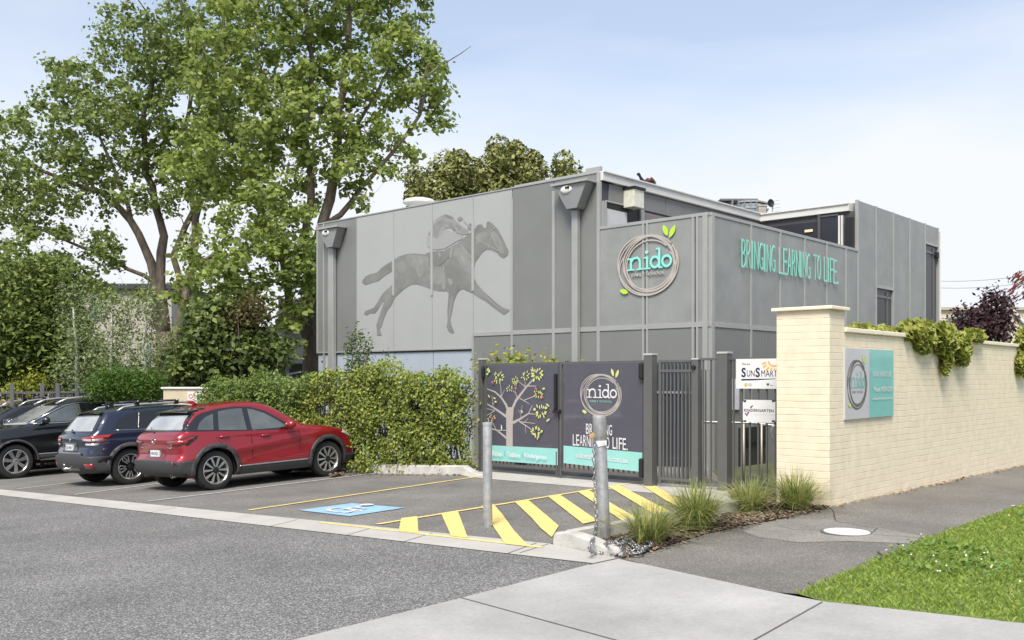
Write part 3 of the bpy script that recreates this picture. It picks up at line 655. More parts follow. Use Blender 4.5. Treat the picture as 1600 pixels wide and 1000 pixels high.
# terrace wall lamp
ul, zl = S_.uv(980, 312)
lamp = MB(); lamp.box(S_, ul - .18, ul + .18, zl - .2, zl + .17, .03, .3); lo_ = lamp.build('wall_lamp', M('lamp_glass', (.62, .62, .52), .25, var=.12, vs=9, coat=.5), bld, bevel=.01)
m = MB(); m.box(S_, ul - .2, ul + .2, zl + .17, zl + .22, .03, .33); m.build('lamp_hood', BLACK, lo_)
# back wall facing the terrace, with sliding doors
W_ = -uM
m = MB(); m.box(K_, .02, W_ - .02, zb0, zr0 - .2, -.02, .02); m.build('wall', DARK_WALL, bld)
def ku(px): return K_.u(px)
m = MB(); a, b = ku(1203), ku(1325); zd = K_.uv(1282, 338)[1]
m.box(K_, a, ku(1282), zb0, zd - .12, .02, .03); m.box(K_, ku(1284), ku(1311), zb0, zd - .02, .05, .06); m.build('terrace_door', M('door_dull_glass', (.03, .033, .042), .4, spec=.3, var=.15), bld)
m = MB(); m.box(K_, ku(1280), ku(1284), zb0, zd + .06, .02, .09); m.box(K_, ku(1284), ku(1312), zd - .04, zd, .045, .08); m.build('door_frame', M('window_frame2'if 0 else 'window_frame3', (.10, .10, .11), .4, .3, .05), bld)
m = MB()
for px in (1313, 1317.5): m.box(K_, ku(px) - .02, ku(px) + .02, zb0, zd - .05, .03, .08)
m.build('door_pull', WHITE_TRIM, bld)
m = MB(); u_, v_ = K_.uv(1265, 361); m.box(K_, u_ - .1, u_ + .1, v_ - .03, v_ + .03, .04, .06); m.build('ceiling_lamp', M('warm_lamp', (.9, .7, .45), .4, var=0), bld)
m = MB(); m.abox(0, 0, 0, 0, 0, 0)
m = MB(); m.box(K_, ku(1330) - .1, W_ - .02, zb0, zr0 - .35, .02, .12); m.build('downpipe', BLACK, bld)
# terrace floor
wbox('terrace_floor', uM + .03, -.08, .08, Bt - .05, zBox - 1.14, zBox - 1.1, CONC)
# downpipes with rainwater heads on side A
def pipe(px0, px1, top0, top1, ytop, ybot, bot0, bot1):
    d = .32; F_ = PL(A_.P(0, 0, d), -UA)
    a, zt = F_.uv(top0, ytop); b = F_.u(top1); zb = F_.uv(bot0, ybot)[1]; c0, c1 = F_.u(bot0), F_.u(bot1)
    m = MB(); m.prism(A_, [(a, zt), (b, zt), (c1, zb), (c0, zb)], .056, d); hd = m.build('rainwater_head', M('metal_mid_grey', (.27, .275, .265), .4, .35, .06, 4), bld, bevel=.006)
    m = MB(); m.box(A_, a - .06, b + .06, zt, zt + .05, .056, d + .06); m.build('head_rim', FRAME_GREY, hd, bevel=.005)
    u0 = A_.u(px0, .14); u1 = A_.u(px1, .14); m = MB(); m.box(A_, u0, u1, zG, zb, .056, .17); m.build('downpipe', FRAME_GREY, bld, bevel=.012)
    uc = a + (b - a) * .38; zc = zt - (zt - zb) * .2
    m = MB(); m.ball(F_.P(uc, zc, .0), .15, .15, .05, 8, A_mtx()); m.build('bulkhead_lamp', M('lamp_white', (.78, .78, .74), .35, var=.02), hd, smooth='all')
    m = MB(); m.box(F_, uc + .01, uc + .11, zc + .01, zc + .05, .03, .06); m.build('lamp_grille', BLACK, hd)
def A_mtx():
    e = -UA; n = A_.n; return Matrix(((e.x * 1.0, 0, n.x), (e.y * 1.0, 0, n.y), (0, .6, 0)))
pipe(513.5, 521.5, 498, 527, 360, 387, 510, 519)
pipe(894, 903, 866, 916, 292, 327, 885, 901)
# lettering on side B
lt = B_.uv(1153, 373)[1]; lb_ = B_.uv(1155, 418)[1]; u0 = B_.u(1153); u1 = B_.u(1310)
TEALL = M('teal_letter', (.26, .66, .55), .45, 0, .03); SH = M('letter_side', (.05, .12, .10), .6, var=.05)
tw = u1 - u0
def hand_letters(a, mat, u0, u1, v0, v1, words, bold=.02):
    """narrow hand-drawn capitals, each letter a hair off its neighbours"""
    tot = sum(len(w_) for w_ in words) + (len(words) - 1) * .7; uu = u0; st_ = (u1 - u0) / tot; rr = random.Random(3)
    for w_ in words:
        for ch in w_:
            cw = st_ * (.38 if ch in 'I.' else .84); cell = st_
            if ch in 'I.': cell = st_ * .62
            j = rr.uniform(-.02, .02) * (v1 - v0)
            if ch == '.': a.poly(mat, [(uu, v0), (uu + st_ * .25, v0), (uu + st_ * .25, v0 + st_ * .3), (uu, v0 + st_ * .3)])
            elif ch == 'I': a.poly(mat, [(uu + .02 * st_, v0 + j), (uu + st_ * .27, v0 + j), (uu + st_ * .25, v1 + j), (uu, v1 + j)])
            else: a.text(mat, ch, (uu, uu + cw, v0 + j, v1 + j), bold)
            uu += cell
        uu += st_ * .7
    return uu
def fit_letters(pl, d, mats_off, u0, u1, v0, v1, words, bold, names, parent, thick=0):
    for mat, du, dv, dd in mats_off:
        end = hand_letters(Art(pl, 0), mat, 0, 1, 0, 1, words, bold)
        a = Art(pl, d + dd); hand_letters(a, mat, u0 + du, u0 + du + (u1 - u0) / end, v0 + dv, v1 + dv, words, bold); a.build(names, parent, thick)
fit_letters(B_, .06, [(TEALL, 0, 0, .02)], u0, u1, lb_, lt, ['BRINGING', 'LEARNING', 'TO', 'LIFE.'], -.018, 'lettering', bld, .01)
# nest logo
def nido(a, c, Rr, ring, word, sub, leafm, asp=1.0):
    """woven ring, slab lettering nido, EARLY SCHOOL, three leaves. c centre, Rr radius (v), asp width factor"""
    def ringpts(rx, ry, ox, oy, rot, a0, a1, n=60):
        return [(c[0] + asp * Rr * (ox + rx * math.cos(t) * math.cos(rot) - ry * math.sin(t) * math.sin(rot)), c[1] + Rr * (oy + rx * math.cos(t) * math.sin(rot) + ry * math.sin(t) * math.cos(rot))) for t in np.linspace(a0, a1, n)]
    w = Rr * .042
    for rx, ry, ox, oy, rot, a0, a1 in ((.99, .95, .0, -.02, .3, .45, 6.4), (.84, .90, .08, .02, -.5, 1.2, 7.4), (.90, .99, -.06, -.0, .9, -.6, 5.3), (.78, .80, .07, -.03, .2, .6, 6.4), (.93, .82, -.03, -.14, .0, 2.6, 6.9), (.85, .84, .02, .06, .4, 0, 6.28)):
        a.stroke(ring, ringpts(rx, ry, ox, oy, rot, a0, a1), w * 1.0)
    X = lambda x, y: (c[0] + asp * Rr * x, c[1] + Rr * y)
    T = .078 * Rr
    def st(pts, t=T): a.stroke(word, [X(*p) for p in pts], t)
    def bowl(cx, cy, r0, r1): a.stroke(word, [X(cx + r0 * math.cos(t), cy + r1 * math.sin(t)) for t in np.linspace(0, 2 * math.pi, 25)[:-1]], T, closed=True)
    b = -.12; xh = .26
    st([(-.56, b), (-.56, xh)]); st([(-.56, .12), (-.48, .24), (-.36, xh), (-.28, .2), (-.26, .08), (-.26, b)])       # n
    for s0, s1 in ((-.68, -.44), (-.38, -.14)): st([(s0, b), (s1, b)], T * .6)
    st([(-.68, xh - .03), (-.54, xh - .03)], T * .6)
    st([(-.02, b), (-.02, xh)]); st([(-.13, b), (.09, b)], T * .6); st([(-.13, xh - .03), (.0, xh - .03)], T * .6); a.ell(word, X(-.03, .40), .055 * Rr * asp, .055 * Rr)   # i
    bowl(.24, .065, .135, .165); st([(.38, b), (.38, .50)]); st([(.28, .48), (.40, .48)], T * .6); st([(.36, b), (.49, b)], T * .6)      # d
    bowl(.62, .065, .14, .165)       # o
    a.text(sub, 'EARLY SCHOOL', (X(-.52, 0)[0], X(.56, 0)[0], X(0, -.34)[1], X(0, -.245)[1]), .0)
    a.ell(leafm, X(.58, 1.02), .19 * Rr, .085 * Rr, 2.0, leaf=True); a.ell(leafm, X(.80, .96), .21 * Rr, .085 * Rr, 1.05, leaf=True); a.ell(leafm, X(-.80, -.80), .17 * Rr, .08 * Rr, -.3, leaf=True)
TAUPE = M('logo_taupe', (.44, .40, .36), .5, var=.03); TEAL = M('logo_teal', (.25, .70, .62), .5, var=.02); LIME = M('logo_lime', (.46, .66, .06), .5, var=.03); WHITEP = M('print_white', (.74, .74, .74), .5, var=.02)
DKT = M('logo_dark', (.07, .07, .065), .5, var=.03); SUBW = M('logo_pale', (.45, .44, .41), .5, var=.02)
c1 = A_.uv(1015, 414); Rl = (A_.uv(1015, 365)[1] - A_.uv(1015, 463)[1]) / 2
a = Art(A_, .062); nido(a, c1, Rl, TAUPE, TEAL, SUBW, LIME, (A_.u(1061) - A_.u(967)) / 2 / Rl); a.build('logo', bld, .012)
# racehorse mural, printed on the panels
def mural():
    sc = 4.168
    Z = lambda pts: [A_.uv(540 + x / sc, 320 + y / sc, .04) for x, y in pts]
    def sm(p):
        n = len(p); P = [np.array(q, float) for q in p]; o = []
        for i in range(n):
            p0, p1, p2, p3 = P[i - 1], P[i], P[(i + 1) % n], P[(i + 2) % n]
            for t in (0, .33, .67): o.append(tuple(.5 * (2 * p1 + (p2 - p0) * t + (2 * p0 - 5 * p1 + 4 * p2 - p3) * t * t + (3 * p1 - p0 - 3 * p2 + p3) * t ** 3)))
        return o
    HD = M('mural_dark', (.205, .21, .197), .55, .1, .16, 1.6, var2=.10, vs2=5); HM = M('mural_mid', (.245, .25, .237), .55, .1, .12, 2.2, var2=.08, vs2=6); HL = M('mural_light', (.275, .28, .268), .55, .1, .13, 3, var2=.08, vs2=8); HW = M('mural_pale', (.335, .34, .33), .55, .1, .03, 5)
    a = Art(A_, .042)
    horse = [(108,495),(130,465),(165,450),(205,440),(235,410),(270,385),(312,362),(350,335),(400,320),(450,317),(500,322),(545,328),(590,320),(640,300),(700,265),(750,235),(800,190),(835,168),(858,132),(885,126),(902,150),(915,150),(918,115),(935,108),(965,130),(995,165),(1020,210),(1045,265),(1062,300),(1058,325),(1030,348),(1005,335),(985,310),(950,295),(920,290),(890,310),(865,345),(845,375),(835,420),(838,480),(860,520),(900,565),(945,605),(990,645),(1030,672),(1070,685),(1050,705),(1030,715),(1000,695),(960,665),(910,625),(870,605),(835,580),(800,565),(765,548),(745,555),(725,580),(705,630),(695,690),(682,745),(690,790),(708,830),(690,838),(668,820),(658,795),(665,750),(663,690),(668,620),(672,575),(660,562),(610,562),(560,550),(510,530),(465,517),(425,520),(385,545),(345,580),(320,605),(300,650),(270,690),(250,740),(235,790),(222,810),(235,850),(205,852),(203,800),(200,785),(215,740),(230,690),(245,650),(255,620),(235,640),(215,675),(190,708),(160,705),(140,720),(118,712),(130,690),(160,680),(185,670),(210,630),(240,580),(275,545),(300,525),(305,490),(305,432),(290,440),(250,465),(215,495),(170,508),(130,522),(110,510)]
    a.poly(HD, Z(horse))
    for p in ([(395,330),(450,325),(520,335),(540,380),(515,440),(480,470),(455,420),(430,400),(405,380)], [(560,430),(610,400),(650,440),(640,500),(590,520),(555,480)], [(730,280),(790,300),(815,380),(828,450),(790,440),(760,400),(725,350),(700,320)],
              [(850,200),(900,175),(915,190),(895,230),(860,250)], [(955,170),(985,190),(1010,250),(1030,310),(1010,318),(975,260),(955,215)], [(340,380),(380,370),(400,420),(370,450),(345,430)], [(860,540),(890,560),(960,630),(1010,670),(990,672),(920,615),(865,580)],
              [(690,600),(700,610),(688,690),(675,740),(676,670)], [(270,590),(290,590),(280,620),(240,700),(225,750),(235,690)], [(500,480),(545,450),(555,470),(520,505)]):
        a.poly(HM, Z(sm(p)))
    for p in ([(440,335),(490,335),(510,375),(480,400),(455,375)], [(665,480),(695,485),(700,515),(675,525)], [(750,330),(790,350),(800,400),(775,395)], [(990,200),(1012,240),(1025,290),(1008,270)]): a.poly(HL, Z(p))
    # rider
    a.poly(HL, Z([(530,250),(535,195),(560,150),(585,100),(620,72),(650,62),(700,80),(720,110),(745,130),(770,150),(800,160),(800,190),(760,195),(720,180),(690,150),(655,150),(625,190),(600,225),(585,250),(560,262)]))
    a.poly(HM, Z([(560,150),(600,110),(640,100),(655,120),(620,150),(600,210),(575,215),(585,170)])); a.poly(HD, Z([(645,62),(670,66),(702,82),(700,95),(675,92),(650,80)])); a.poly(HM, Z([(650,110),(690,120),(715,150),(700,160),(670,140)]))
    a.poly(HW, Z([(535,195),(560,205),(600,225),(650,158),(690,175),(735,195),(765,205),(755,225),(720,240),(680,265),(650,285),(600,292),(565,290),(535,270),(527,240)]))
    for p in ([(600,120),(630,95),(640,115),(612,150)], [(665,118),(688,112),(700,128),(680,140)], [(718,130),(740,140),(752,158),(728,152)], [(572,170),(590,165),(592,200),(578,205)], [(755,160),(785,165),(780,178),(757,176)]): a.poly(HM, Z(sm(p)))
    a.poly(HM, Z([(728,90),(750,75),(765,92),(740,108)])); a.poly(HD, Z([(812,118),(830,140),(832,175),(815,165),(795,150)])); a.poly(HD, Z([(700,140),(720,160),(712,172),(695,160)]))
    a.poly(HD, Z([(522,315),(600,300),(660,300),(690,275),(695,330),(660,350),(630,385),(600,400),(575,380),(570,335),(530,332)]))
    a.poly(HL, Z([(608,300),(625,330),(615,345),(602,320)])); a.poly(HL, Z([(690,270),(700,285),(690,345),(678,350)]))
    for p, w in (([(535,335),(535,400),(550,425),(575,410)], 6), ([(770,105),(830,165)], 5), ([(755,265),(800,320),(840,370)], 6), ([(845,215),(900,250),(960,280),(1000,300)], 5), ([(935,165),(955,200),(930,285)], 6), ([(955,200),(990,280)], 5), ([(945,170),(975,150)], 6), ([(870,240),(855,260)], 6)):
        a.stroke(HW, Z(p), w / sc / F * 22)
    for p in ([(632,390),(640,388),(652,430),(640,430)], [(630,460),(640,450),(650,455),(655,500),(652,545),(640,560),(628,540)]): a.poly(HL, Z(p))
    a.join('racehorse_mural', bld)
    # joint lines across the print
    for px in (616.8, 676.8, 741): m = MB(); m.box(A_, A_.u(px) - .035, A_.u(px) + .035, A_.uv(px, 462)[1] if px < 740 else A_.uv(px, 455)[1], A_.uv(px, 400 if px < 640 else 345)[1], .0405, .055); m.build('panel_joint', MURAL, bld)
mural()
# entrance glimpsed through the fence
m = MB(); m.box(A_, A_.u(1029), A_.u(1084), zG, A_.uv(1050, 566)[1], .037, .06); e = m.build('entrance_door', M('door_navy', (.035, .04, .055), .25, coat=.6, var=.1), bld)
m = MB(); v = A_.uv(1050, 613)[1]; m.box(A_, A_.u(1029), A_.u(1084), v - .02, v + .02, .06, .09); m.build('door_rail', FRAME_GREY, e)
m = MB(); m.box(B_, B_.u(1151), B_.u(1192), zG, B_.uv(1170, 667)[1], .037, .06); m.build('glass_door', DARKGLASS, bld)
m = MB(); m.box(B_, B_.u(1137), B_.u(1150), B_.uv(1143, 640)[1], B_.uv(1143, 592)[1], .037, .07); m.build('notice_board', M('notice_white', (.6, .6, .64), .4, var=.1, vs=8), bld)
m = MB()
for px in (1155,): m.tube([B_.P(B_.u(px), zG, .1), B_.P(B_.u(px), B_.uv(px, 600)[1], .1)], .025, 8)
for k in range(14): m.box(B_, B_.u(1150 + k * 5), B_.u(1150 + k * 5) + .012, zG, zTr - .1, .0355, .04)
m.build('wall_conduit', MID_WALL, bld)
# roof things
def dome():
    p = LB(*((lambda u: (u, 2.6, 0))(A_.u(648)))); 
    pl2 = PL(LB(0, 2.6, 0), -UA); u, v = pl2.uv(655, 318); p = LB(u, 2.6, v)
    t = root('roof_vent', p, 'round white roof vent dome behind the parapet above the mural', 'roof vent')
    m = MB(); m.lathe(p, (0, 0, 1), [(.30, -.5), (.30, -.02), (.46, -.0), (.46, .05), (.40, .1), (.2, .15), (.001, .16)], 28); m.build('cowl', WHITE_TRIM, t, True)
dome()
def antenna():
    p = PT(1207, 340, 28.5); t = root('tv_antenna', p, 'small rooftop aerial with dark round dish behind the roof edge', 'antenna')
    m = MB(); m.tube([p - UZ * .3, p + UZ * .5], .02, 8); m.build('mast', STEEL, t, True)
    m = MB()
    for k in range(5): m.tube([p + Vector((.02, 0, .5 - k * .11)), p + Vector((.26, .1, .56 - k * .11))], .006, 5)
    m.build('element', STEEL, t)
    m = MB(); c = p + Vector((-.09, -.05, .42)); m.lathe(c, (.5, -1, .1), [(.001, 0), (.10, .02), (.13, .05), (.10, .0), (.001, -.03)], 20); m.build('dish', BLACK, t, True)
    m = MB(); m.abox(p.x - .42, p.x - .2, p.y, p.y + .2, p.z - .4, p.z + .35); m.abox(p.x - .44, p.x - .16, p.y - .02, p.y + .22, p.z + .35, p.z + .4); m.build('flue_box', M('rust_grey', (.3, .28, .25), .7, var=.3, vs=8), t)
antenna()
def bird():
    p = S_.P(S_.u(1012), zr0, -.05); e = UB
    t = root('pigeon', p, 'dark bird with reddish wings crouched on the white roof edge', 'bird')
    m = MB(); f = -UB
    pts = [p + f * .26 + UZ * .20, p + f * .20 + UZ * .15, p + f * .12 + UZ * .07, p + UZ * .06, p - f * .14 + UZ * .09, p - f * .30 + UZ * .10, p - f * .40 + UZ * .09]
    m.tube(pts, [.03, .028, .05, .062, .05, .03, .008], 10); m.build('body', M('bird_dark', (.03, .022, .022), .8, var=.2, vs=20), t, 'all')
    m = MB(); m.ball(p + f * .27 + UZ * .2, .04, .04, .035, 8); m.tube([p + f * .30 + UZ * .19, p + f * .345 + UZ * .175], [.01, .002], 6); m.build('head', BLACK, t, 'all')
    m = MB(); s_ = Vector((f.y, -f.x, 0))
    for k in (-1, 1): m.tube([p - f * .02 + UZ * .10 + s_ * .045 * k, p - f * .14 + UZ * .16 + s_ * .05 * k, p - f * .36 + UZ * .11 + s_ * .03 * k], [.015, .04, .005], 8)
    m.build('wing', M('bird_rust', (.13, .05, .035), .8, var=.25, vs=20), t, 'all')
    m = MB(); [m.tube([p + UZ * .04 + s_ * k, p + s_ * k], .006, 5) for k in (-.02, .02)]; m.build('foot', BLACK, t)
bird()
# ================================================================ GATES AND FENCE
gl = G(757, 737); gr = G(1012, 759.5)
GP = PL(gl, (gr - gl)); GL = (gr - gl).to_2d().length
ztop = 1.86
NAVY = M('banner_slate', (.082, .082, .105), .42, .0, .10, 1.4, coat=.15); BTEAL = M('banner_teal', (.30, .63, .58), .42, 0, .04, 3, coat=.2)
BTAUPE = M('banner_taupe', (.44, .40, .37), .45, var=.04); BLIME = M('banner_lime', (.62, .66, .22), .45, var=.04); BRED = M('banner_red', (.68, .13, .17), .45, var=.03); BW = M('banner_white', (.72, .71, .72), .45, var=.02)
def zg(u): p = GP.O + GP.eu * u; return hz(p.x, p.y)
def leaf_gate(u0, u1, label, hinge_left):
    p = GP.P(u0 if hinge_left else u1, 0); p.z = zg(u0 if hinge_left else u1)
    t = root('driveway_gate', p, label, 'gate', 'pair of swing gates across the car park entrance')
    zb = lambda u: zg(u) + .13
    m = MB(); z0, z1 = zb(u0), zb(u1)
    for u in (u0 + .02, u1 - .02): m.box(GP, u - .025, u + .025, zb(u) - .06, ztop, -.025, .025)
    m.box(GP, u0 + .045, u1 - .045, ztop - .05, ztop - .001, -.025, .025)
    m.hexa([GP.P(u0 + .045, z0, .025), GP.P(u1 - .045, z1, .025), GP.P(u1 - .045, z1, -.025), GP.P(u0 + .045, z0, -.025), GP.P(u0 + .045, z0 + .05, .025), GP.P(u1 - .045, z1 + .05, .025), GP.P(u1 - .045, z1 + .05, -.025), GP.P(u0 + .045, z0 + .05, -.025)])
    m.build('gate_frame', FENCE, t, bevel=.003)
    n = int((u1 - u0) / .118)
    for k in range(1, n):
        u = u0 + (u1 - u0) * k / n; b = MB(); b.box(GP, u - .011, u + .011, zb(u) + .045, ztop - .05, -.011, .011); b.build('bar', FENCE, t)
    return t, zb
um = GP.u(875)
t1, zb1 = leaf_gate(.03, um - .02, 'grey barred gate leaf with printed tree banner, left of the pair', True)
t2, zb2 = leaf_gate(um + .02, GL - .06, 'grey barred gate leaf with round nest logo banner, right of the pair', False)
for t, px0, px1, uo in ((t1, 762, 872, 0), (t2, 881, 1004, 0)):
    m = MB(); a0 = GP.u(px0, .03); a1 = GP.u(px1, .03)
    bb = GP.uv(px0, {762: 719, 881: 723.5}[px0], .03)[1]; bb1 = GP.uv(px1, {872: 727, 1004: 737.5}[px1], .03)[1]
    tt = ztop - .045; m.hexa([GP.P(a0, bb, .034), GP.P(a1, bb1, .034), GP.P(a1, bb1, .026), GP.P(a0, bb, .026), GP.P(a0, tt, .034), GP.P(a1, tt, .034), GP.P(a1, tt, .026), GP.P(a0, tt, .026)])
    bn = m.build('banner', NAVY, t)
    s = Art(GP, .036); hh = .30 if px0 == 881 else .29
    s.poly(BTEAL, [(a0, bb), (a1, bb1), (a1, bb1 + hh), (a0, bb + hh)])
    if px0 == 762:
        Z = lambda pts: [GP.uv(750 + x / 5.556, 560 + y / 5.556, .036) for x, y in pts]; w = lambda k: k / 5.556 / F * 17.8
        sc_ = lambda lst: [w(x) for x in lst]
        s.poly(BTAUPE, Z([(228, 765), (228, 520), (225, 470), (232, 440), (250, 424), (275, 424), (292, 440), (288, 500), (284, 560), (284, 765)]))
        for pts, ws in (([(245, 450), (225, 400), (185, 340), (130, 290), (62, 265)], (34, 26, 18, 14, 8)), ([(280, 440), (310, 370), (355, 310), (400, 250), (478, 165)], (32, 28, 22, 18, 10)),
            ([(235, 510), (180, 470), (120, 430), (62, 395)], (26, 20, 16, 10)), ([(285, 560), (350, 525), (420, 480), (455, 405)], (26, 18, 12, 6)), ([(230, 690), (180, 650), (140, 620), (100, 612)], (22, 18, 12, 10)),
            ([(185, 335), (182, 260), (172, 190)], (10, 8, 6)), ([(187, 330), (215, 270)], (8, 5)), ([(325, 345), (310, 300), (280, 275)], (12, 8, 5)), ([(312, 310), (304, 235)], (7, 5)), ([(392, 250), (392, 170)], (9, 6)),
            ([(392, 245), (330, 195)], (8, 5)), ([(415, 240), (490, 240)], (9, 6)), ([(345, 345), (430, 395)], (9, 5)), ([(380, 365), (495, 320)], (8, 6)), ([(420, 480), (500, 485)], (9, 6)), ([(355, 520), (358, 480), (368, 405)], (9, 6, 5)), ([(357, 480), (330, 445)], (6, 4)),
            ([(340, 545), (410, 590), (480, 640)], (12, 10, 6)), ([(350, 550), (480, 565)], (8, 5)), ([(390, 550), (420, 520)], (6, 4)), ([(395, 585), (400, 655)], (7, 5)), ([(115, 425), (105, 320)], (9, 5)), ([(115, 400), (140, 365)], (7, 4)), ([(130, 455), (62, 495)], (8, 5)), ([(130, 455), (62, 435)], (8, 5)),
            ([(140, 615), (115, 560), (95, 530)], (9, 7, 5)), ([(150, 625), (225, 625)], (10, 8))):
            P = Z(pts); 
            if pts[0][0] < 62: continue
            s.stroke(BTAUPE, P, sc_(ws))
        rr = random.Random(5)
        def fan(cx, cy, n, r, ln, a0_=0, a1_=6.28):
            for k in range(n):
                a_ = a0_ + (a1_ - a0_) * k / n + rr.uniform(-.15, .15); q = r * rr.uniform(.45, 1.15); P = GP.uv(750 + (cx + q * math.cos(a_)) / 5.556, 560 + (cy - q * math.sin(a_)) / 5.556, .036)
                s.ell(BLIME, P, w(ln), w(ln * .42), a_ + rr.uniform(-.2, .2), 10, True)
        for c in ((165, 165, 17, 42, 15), (490, 135, 22, 50, 17), (400, 150, 11, 32, 13), (310, 190, 9, 26, 12), (262, 262, 8, 26, 12), (515, 310, 12, 36, 13), (535, 460, 17, 50, 17), (500, 640, 17, 48, 16), (110, 520, 8, 30, 13), (318, 215, 6, 20, 11)): fan(*c)
        for c in ((78, 95), (90, 115), (75, 135), (90, 100), (565, 262), (600, 405), (603, 535), (148, 375), (90, 328), (375, 460), (138, 345)): s.ell(BLIME, Z([c])[0], w(20 if c[0] < 600 else 26), w(8), rr.uniform(-.9, .9), 10, True)
        for c in ((120, 207), (322, 256), (498, 262), (552, 332), (120, 520)): s.ell(BRED, Z([c])[0], w(18), w(9), -.4, 10, True)
        s.ell(M('bird_pale', (.45, .75, .74), .5, var=0), Z([(200, 600)])[0], w(10), w(26), .15, 10, True)
        zb_ = bb + .14
        for txt, x0, x1 in (('Babies', 120, 205), ('Toddlers', 245, 360), ('Kindergarten', 400, 592)):
            P = GP.u(750 + x0 / 5.556, .036), GP.u(750 + x1 / 5.556, .036); fr = (P[0] - a0) / (a1 - a0); z_ = bb + (bb1 - bb) * fr + hh * .5
            s.text(BW, txt, (P[0], P[1], z_ - .045 - (.02 if 'g' in txt else 0), z_ + .045), .012)
        for x0 in (225, 378):
            u = GP.u(750 + x0 / 5.556, .036); z_ = bb + (bb1 - bb) * .4 + hh * .5; s.poly(M('bar_teal', (.06, .33, .32), .5, var=0), [(u, z_ - .05), (u + .012, z_ - .05), (u + .012, z_ + .05), (u, z_ + .05)])
        s.build({BTEAL: 'print_band', BTAUPE: 'printed_tree', BLIME: 'printed_leaves', BRED: 'printed_fruit', BW: 'lettering', MATS['bird_pale']: 'printed_bird', MATS['bar_teal']: 'divider'}, bn)
    else:
        c = GP.uv(938.5, 617, .036); Rr = (GP.uv(938, 582.5, .036)[1] - GP.uv(938, 651, .036)[1]) / 2
        nido(s, c, Rr, BTAUPE, BW, BTEAL, BLIME, (GP.u(970) - GP.u(906.5)) / 2 / Rr)
        def words(t_, x0, x1, y0, y1, nm):
            P0 = GP.uv(x0, y1, .036); P1 = GP.uv(x1, y1, .036); zt_ = GP.uv((x0 + x1) / 2, y0, .036)[1]; zb_ = GP.uv((x0 + x1) / 2, y1, .036)[1]
            end = hand_letters(Art(GP, 0), BW, 0, 1, 0, 1, t_, .005); hand_letters(s, BW, P0[0], P0[0] + (P1[0] - P0[0]) / end, zb_, zt_, t_, .005)
        words(['BRINGING'], 916, 962, 663, 679.5, 0); words(['LEARNING', 'TO', 'LIFE.'], 895.5, 988, 682, 700, 0)
        P0, P1 = GP.u(901, .036), GP.u(981, .036); z_ = (bb + bb1) / 2 + hh * .5
        s.text(BW, 'nidoearlyschool.com.au', (P0, P1, z_ - .062, z_ + .055), .014)
        s.build({BTEAL: 'print_band', BTAUPE: 'nest_ring', BLIME: 'printed_leaves', BW: 'lettering'}, bn)
# latch, drop bolt and hinges
def box_part(pl, u, v, w_, h_, d0, d1, name, mat, par, bev=.006):
    m = MB(); m.box(pl, u - w_ / 2, u + w_ / 2, v - h_ / 2, v + h_ / 2, d0, d1); return m.build(name, mat, par, bevel=bev)
ul, vl = GP.uv(872.5, 612)
box_part(GP, ul, vl, .055, .62, .03, .09, 'latch', BLACK, t1, .012); box_part(GP, ul + .04, vl - .34, .16, .06, .03, .10, 'latch_bracket', BLACK, t1)
box_part(GP, um - .05, (zg(um) + .25), .02, .42, .03, .05, 'drop_bolt', FENCE, t1); box_part(GP, um + .06, (zg(um) + .25), .02, .42, .03, .05, 'drop_bolt', FENCE, t2)
for py in (580, 731): u_, v_ = GP.uv(1008, py); box_part(GP, GL - .07, v_, .09, .26 if py < 600 else .3, .02, .10, 'hinge', BLACK, t2, .03)
u_, v_ = GP.uv(757, 582); box_part(GP, .045, v_, .07, .24, .03, .10, 'hinge', BLACK, t1, .03)
# square posts
CAPM = M('cap_light', (.52, .52, .50), .4, .3, .05)
def post(p, s, top, label, ang, gname='square posts of the grey entrance fence', zb=None):
    z0 = hz(p.x, p.y) if zb is None else zb
    t = root('fence_post', (p.x, p.y, z0), label, 'post', gname, rz=ang)
    pl = PL((p.x, p.y), (math.cos(ang), math.sin(ang)))
    m = MB(); m.box(pl, -s / 2, s / 2, z0 - .05, top, -s / 2, s / 2); m.build('shaft', FENCE, t, bevel=.006)
    m = MB(); m.box(pl, -s / 2 - .008, s / 2 + .008, top, top + .03, -s / 2 - .008, s / 2 + .008); m.build('cap', CAPM, t, bevel=.006)
    return t
angA = math.atan2(-UA.y, -UA.x); angG = math.atan2(GP.eu.y, GP.eu.x)
post(GP.P(-.07, 0), .115, 1.93, 'grey square post with light cap at the hedge end of the gates', angG)
FO = gr + GP.eu * .06; FP = PL(FO, -UA)
post(FP.P(.0, 0), .15, 1.93, 'grey square post between the banner gate and the narrow gate', angA)
u2 = FP.u(1134); post(FP.P(u2, 0, .03), .155, FP.uv(1134, 553)[1], 'thickest grey square post beside the white sunrise sign', angA)
# pedestrian gate
def bars(pl, u0, u1, n, z0f, z1, par, r=.011, name='bar'):
    for k in range(n):
        u = u0 + (u1 - u0) * (k + .5) / n; m = MB(); m.box(pl, u - r, u + r, z0f(u), z1, -r, r); m.build(name, FENCE, par)
def zf(u): p = FP.O + FP.eu * u; return hz(p.x, p.y)
pu0, pu1 = FP.u(1030), FP.u(1085)
t = root('pedestrian_gate', FP.P(pu0, zf(pu0)), 'narrow grey gate of close vertical bars with rounded latch post', 'gate')
m = MB(); zt = FP.uv(1050, 562)[1]
for u in (pu0 + .02, pu1 - .02): m.box(FP, u - .022, u + .022, zf(u) + .05, zt, -.02, .02)
m.box(FP, pu0 + .042, pu1 - .042, zt - .04, zt - .002, -.02, .02); m.box(FP, pu0 + .042, pu1 - .042, zt - .19, zt - .15, -.02, .02); m.box(FP, pu0 + .042, pu1 - .042, zf(.5) + .1, zf(.5) + .14, -.02, .02)
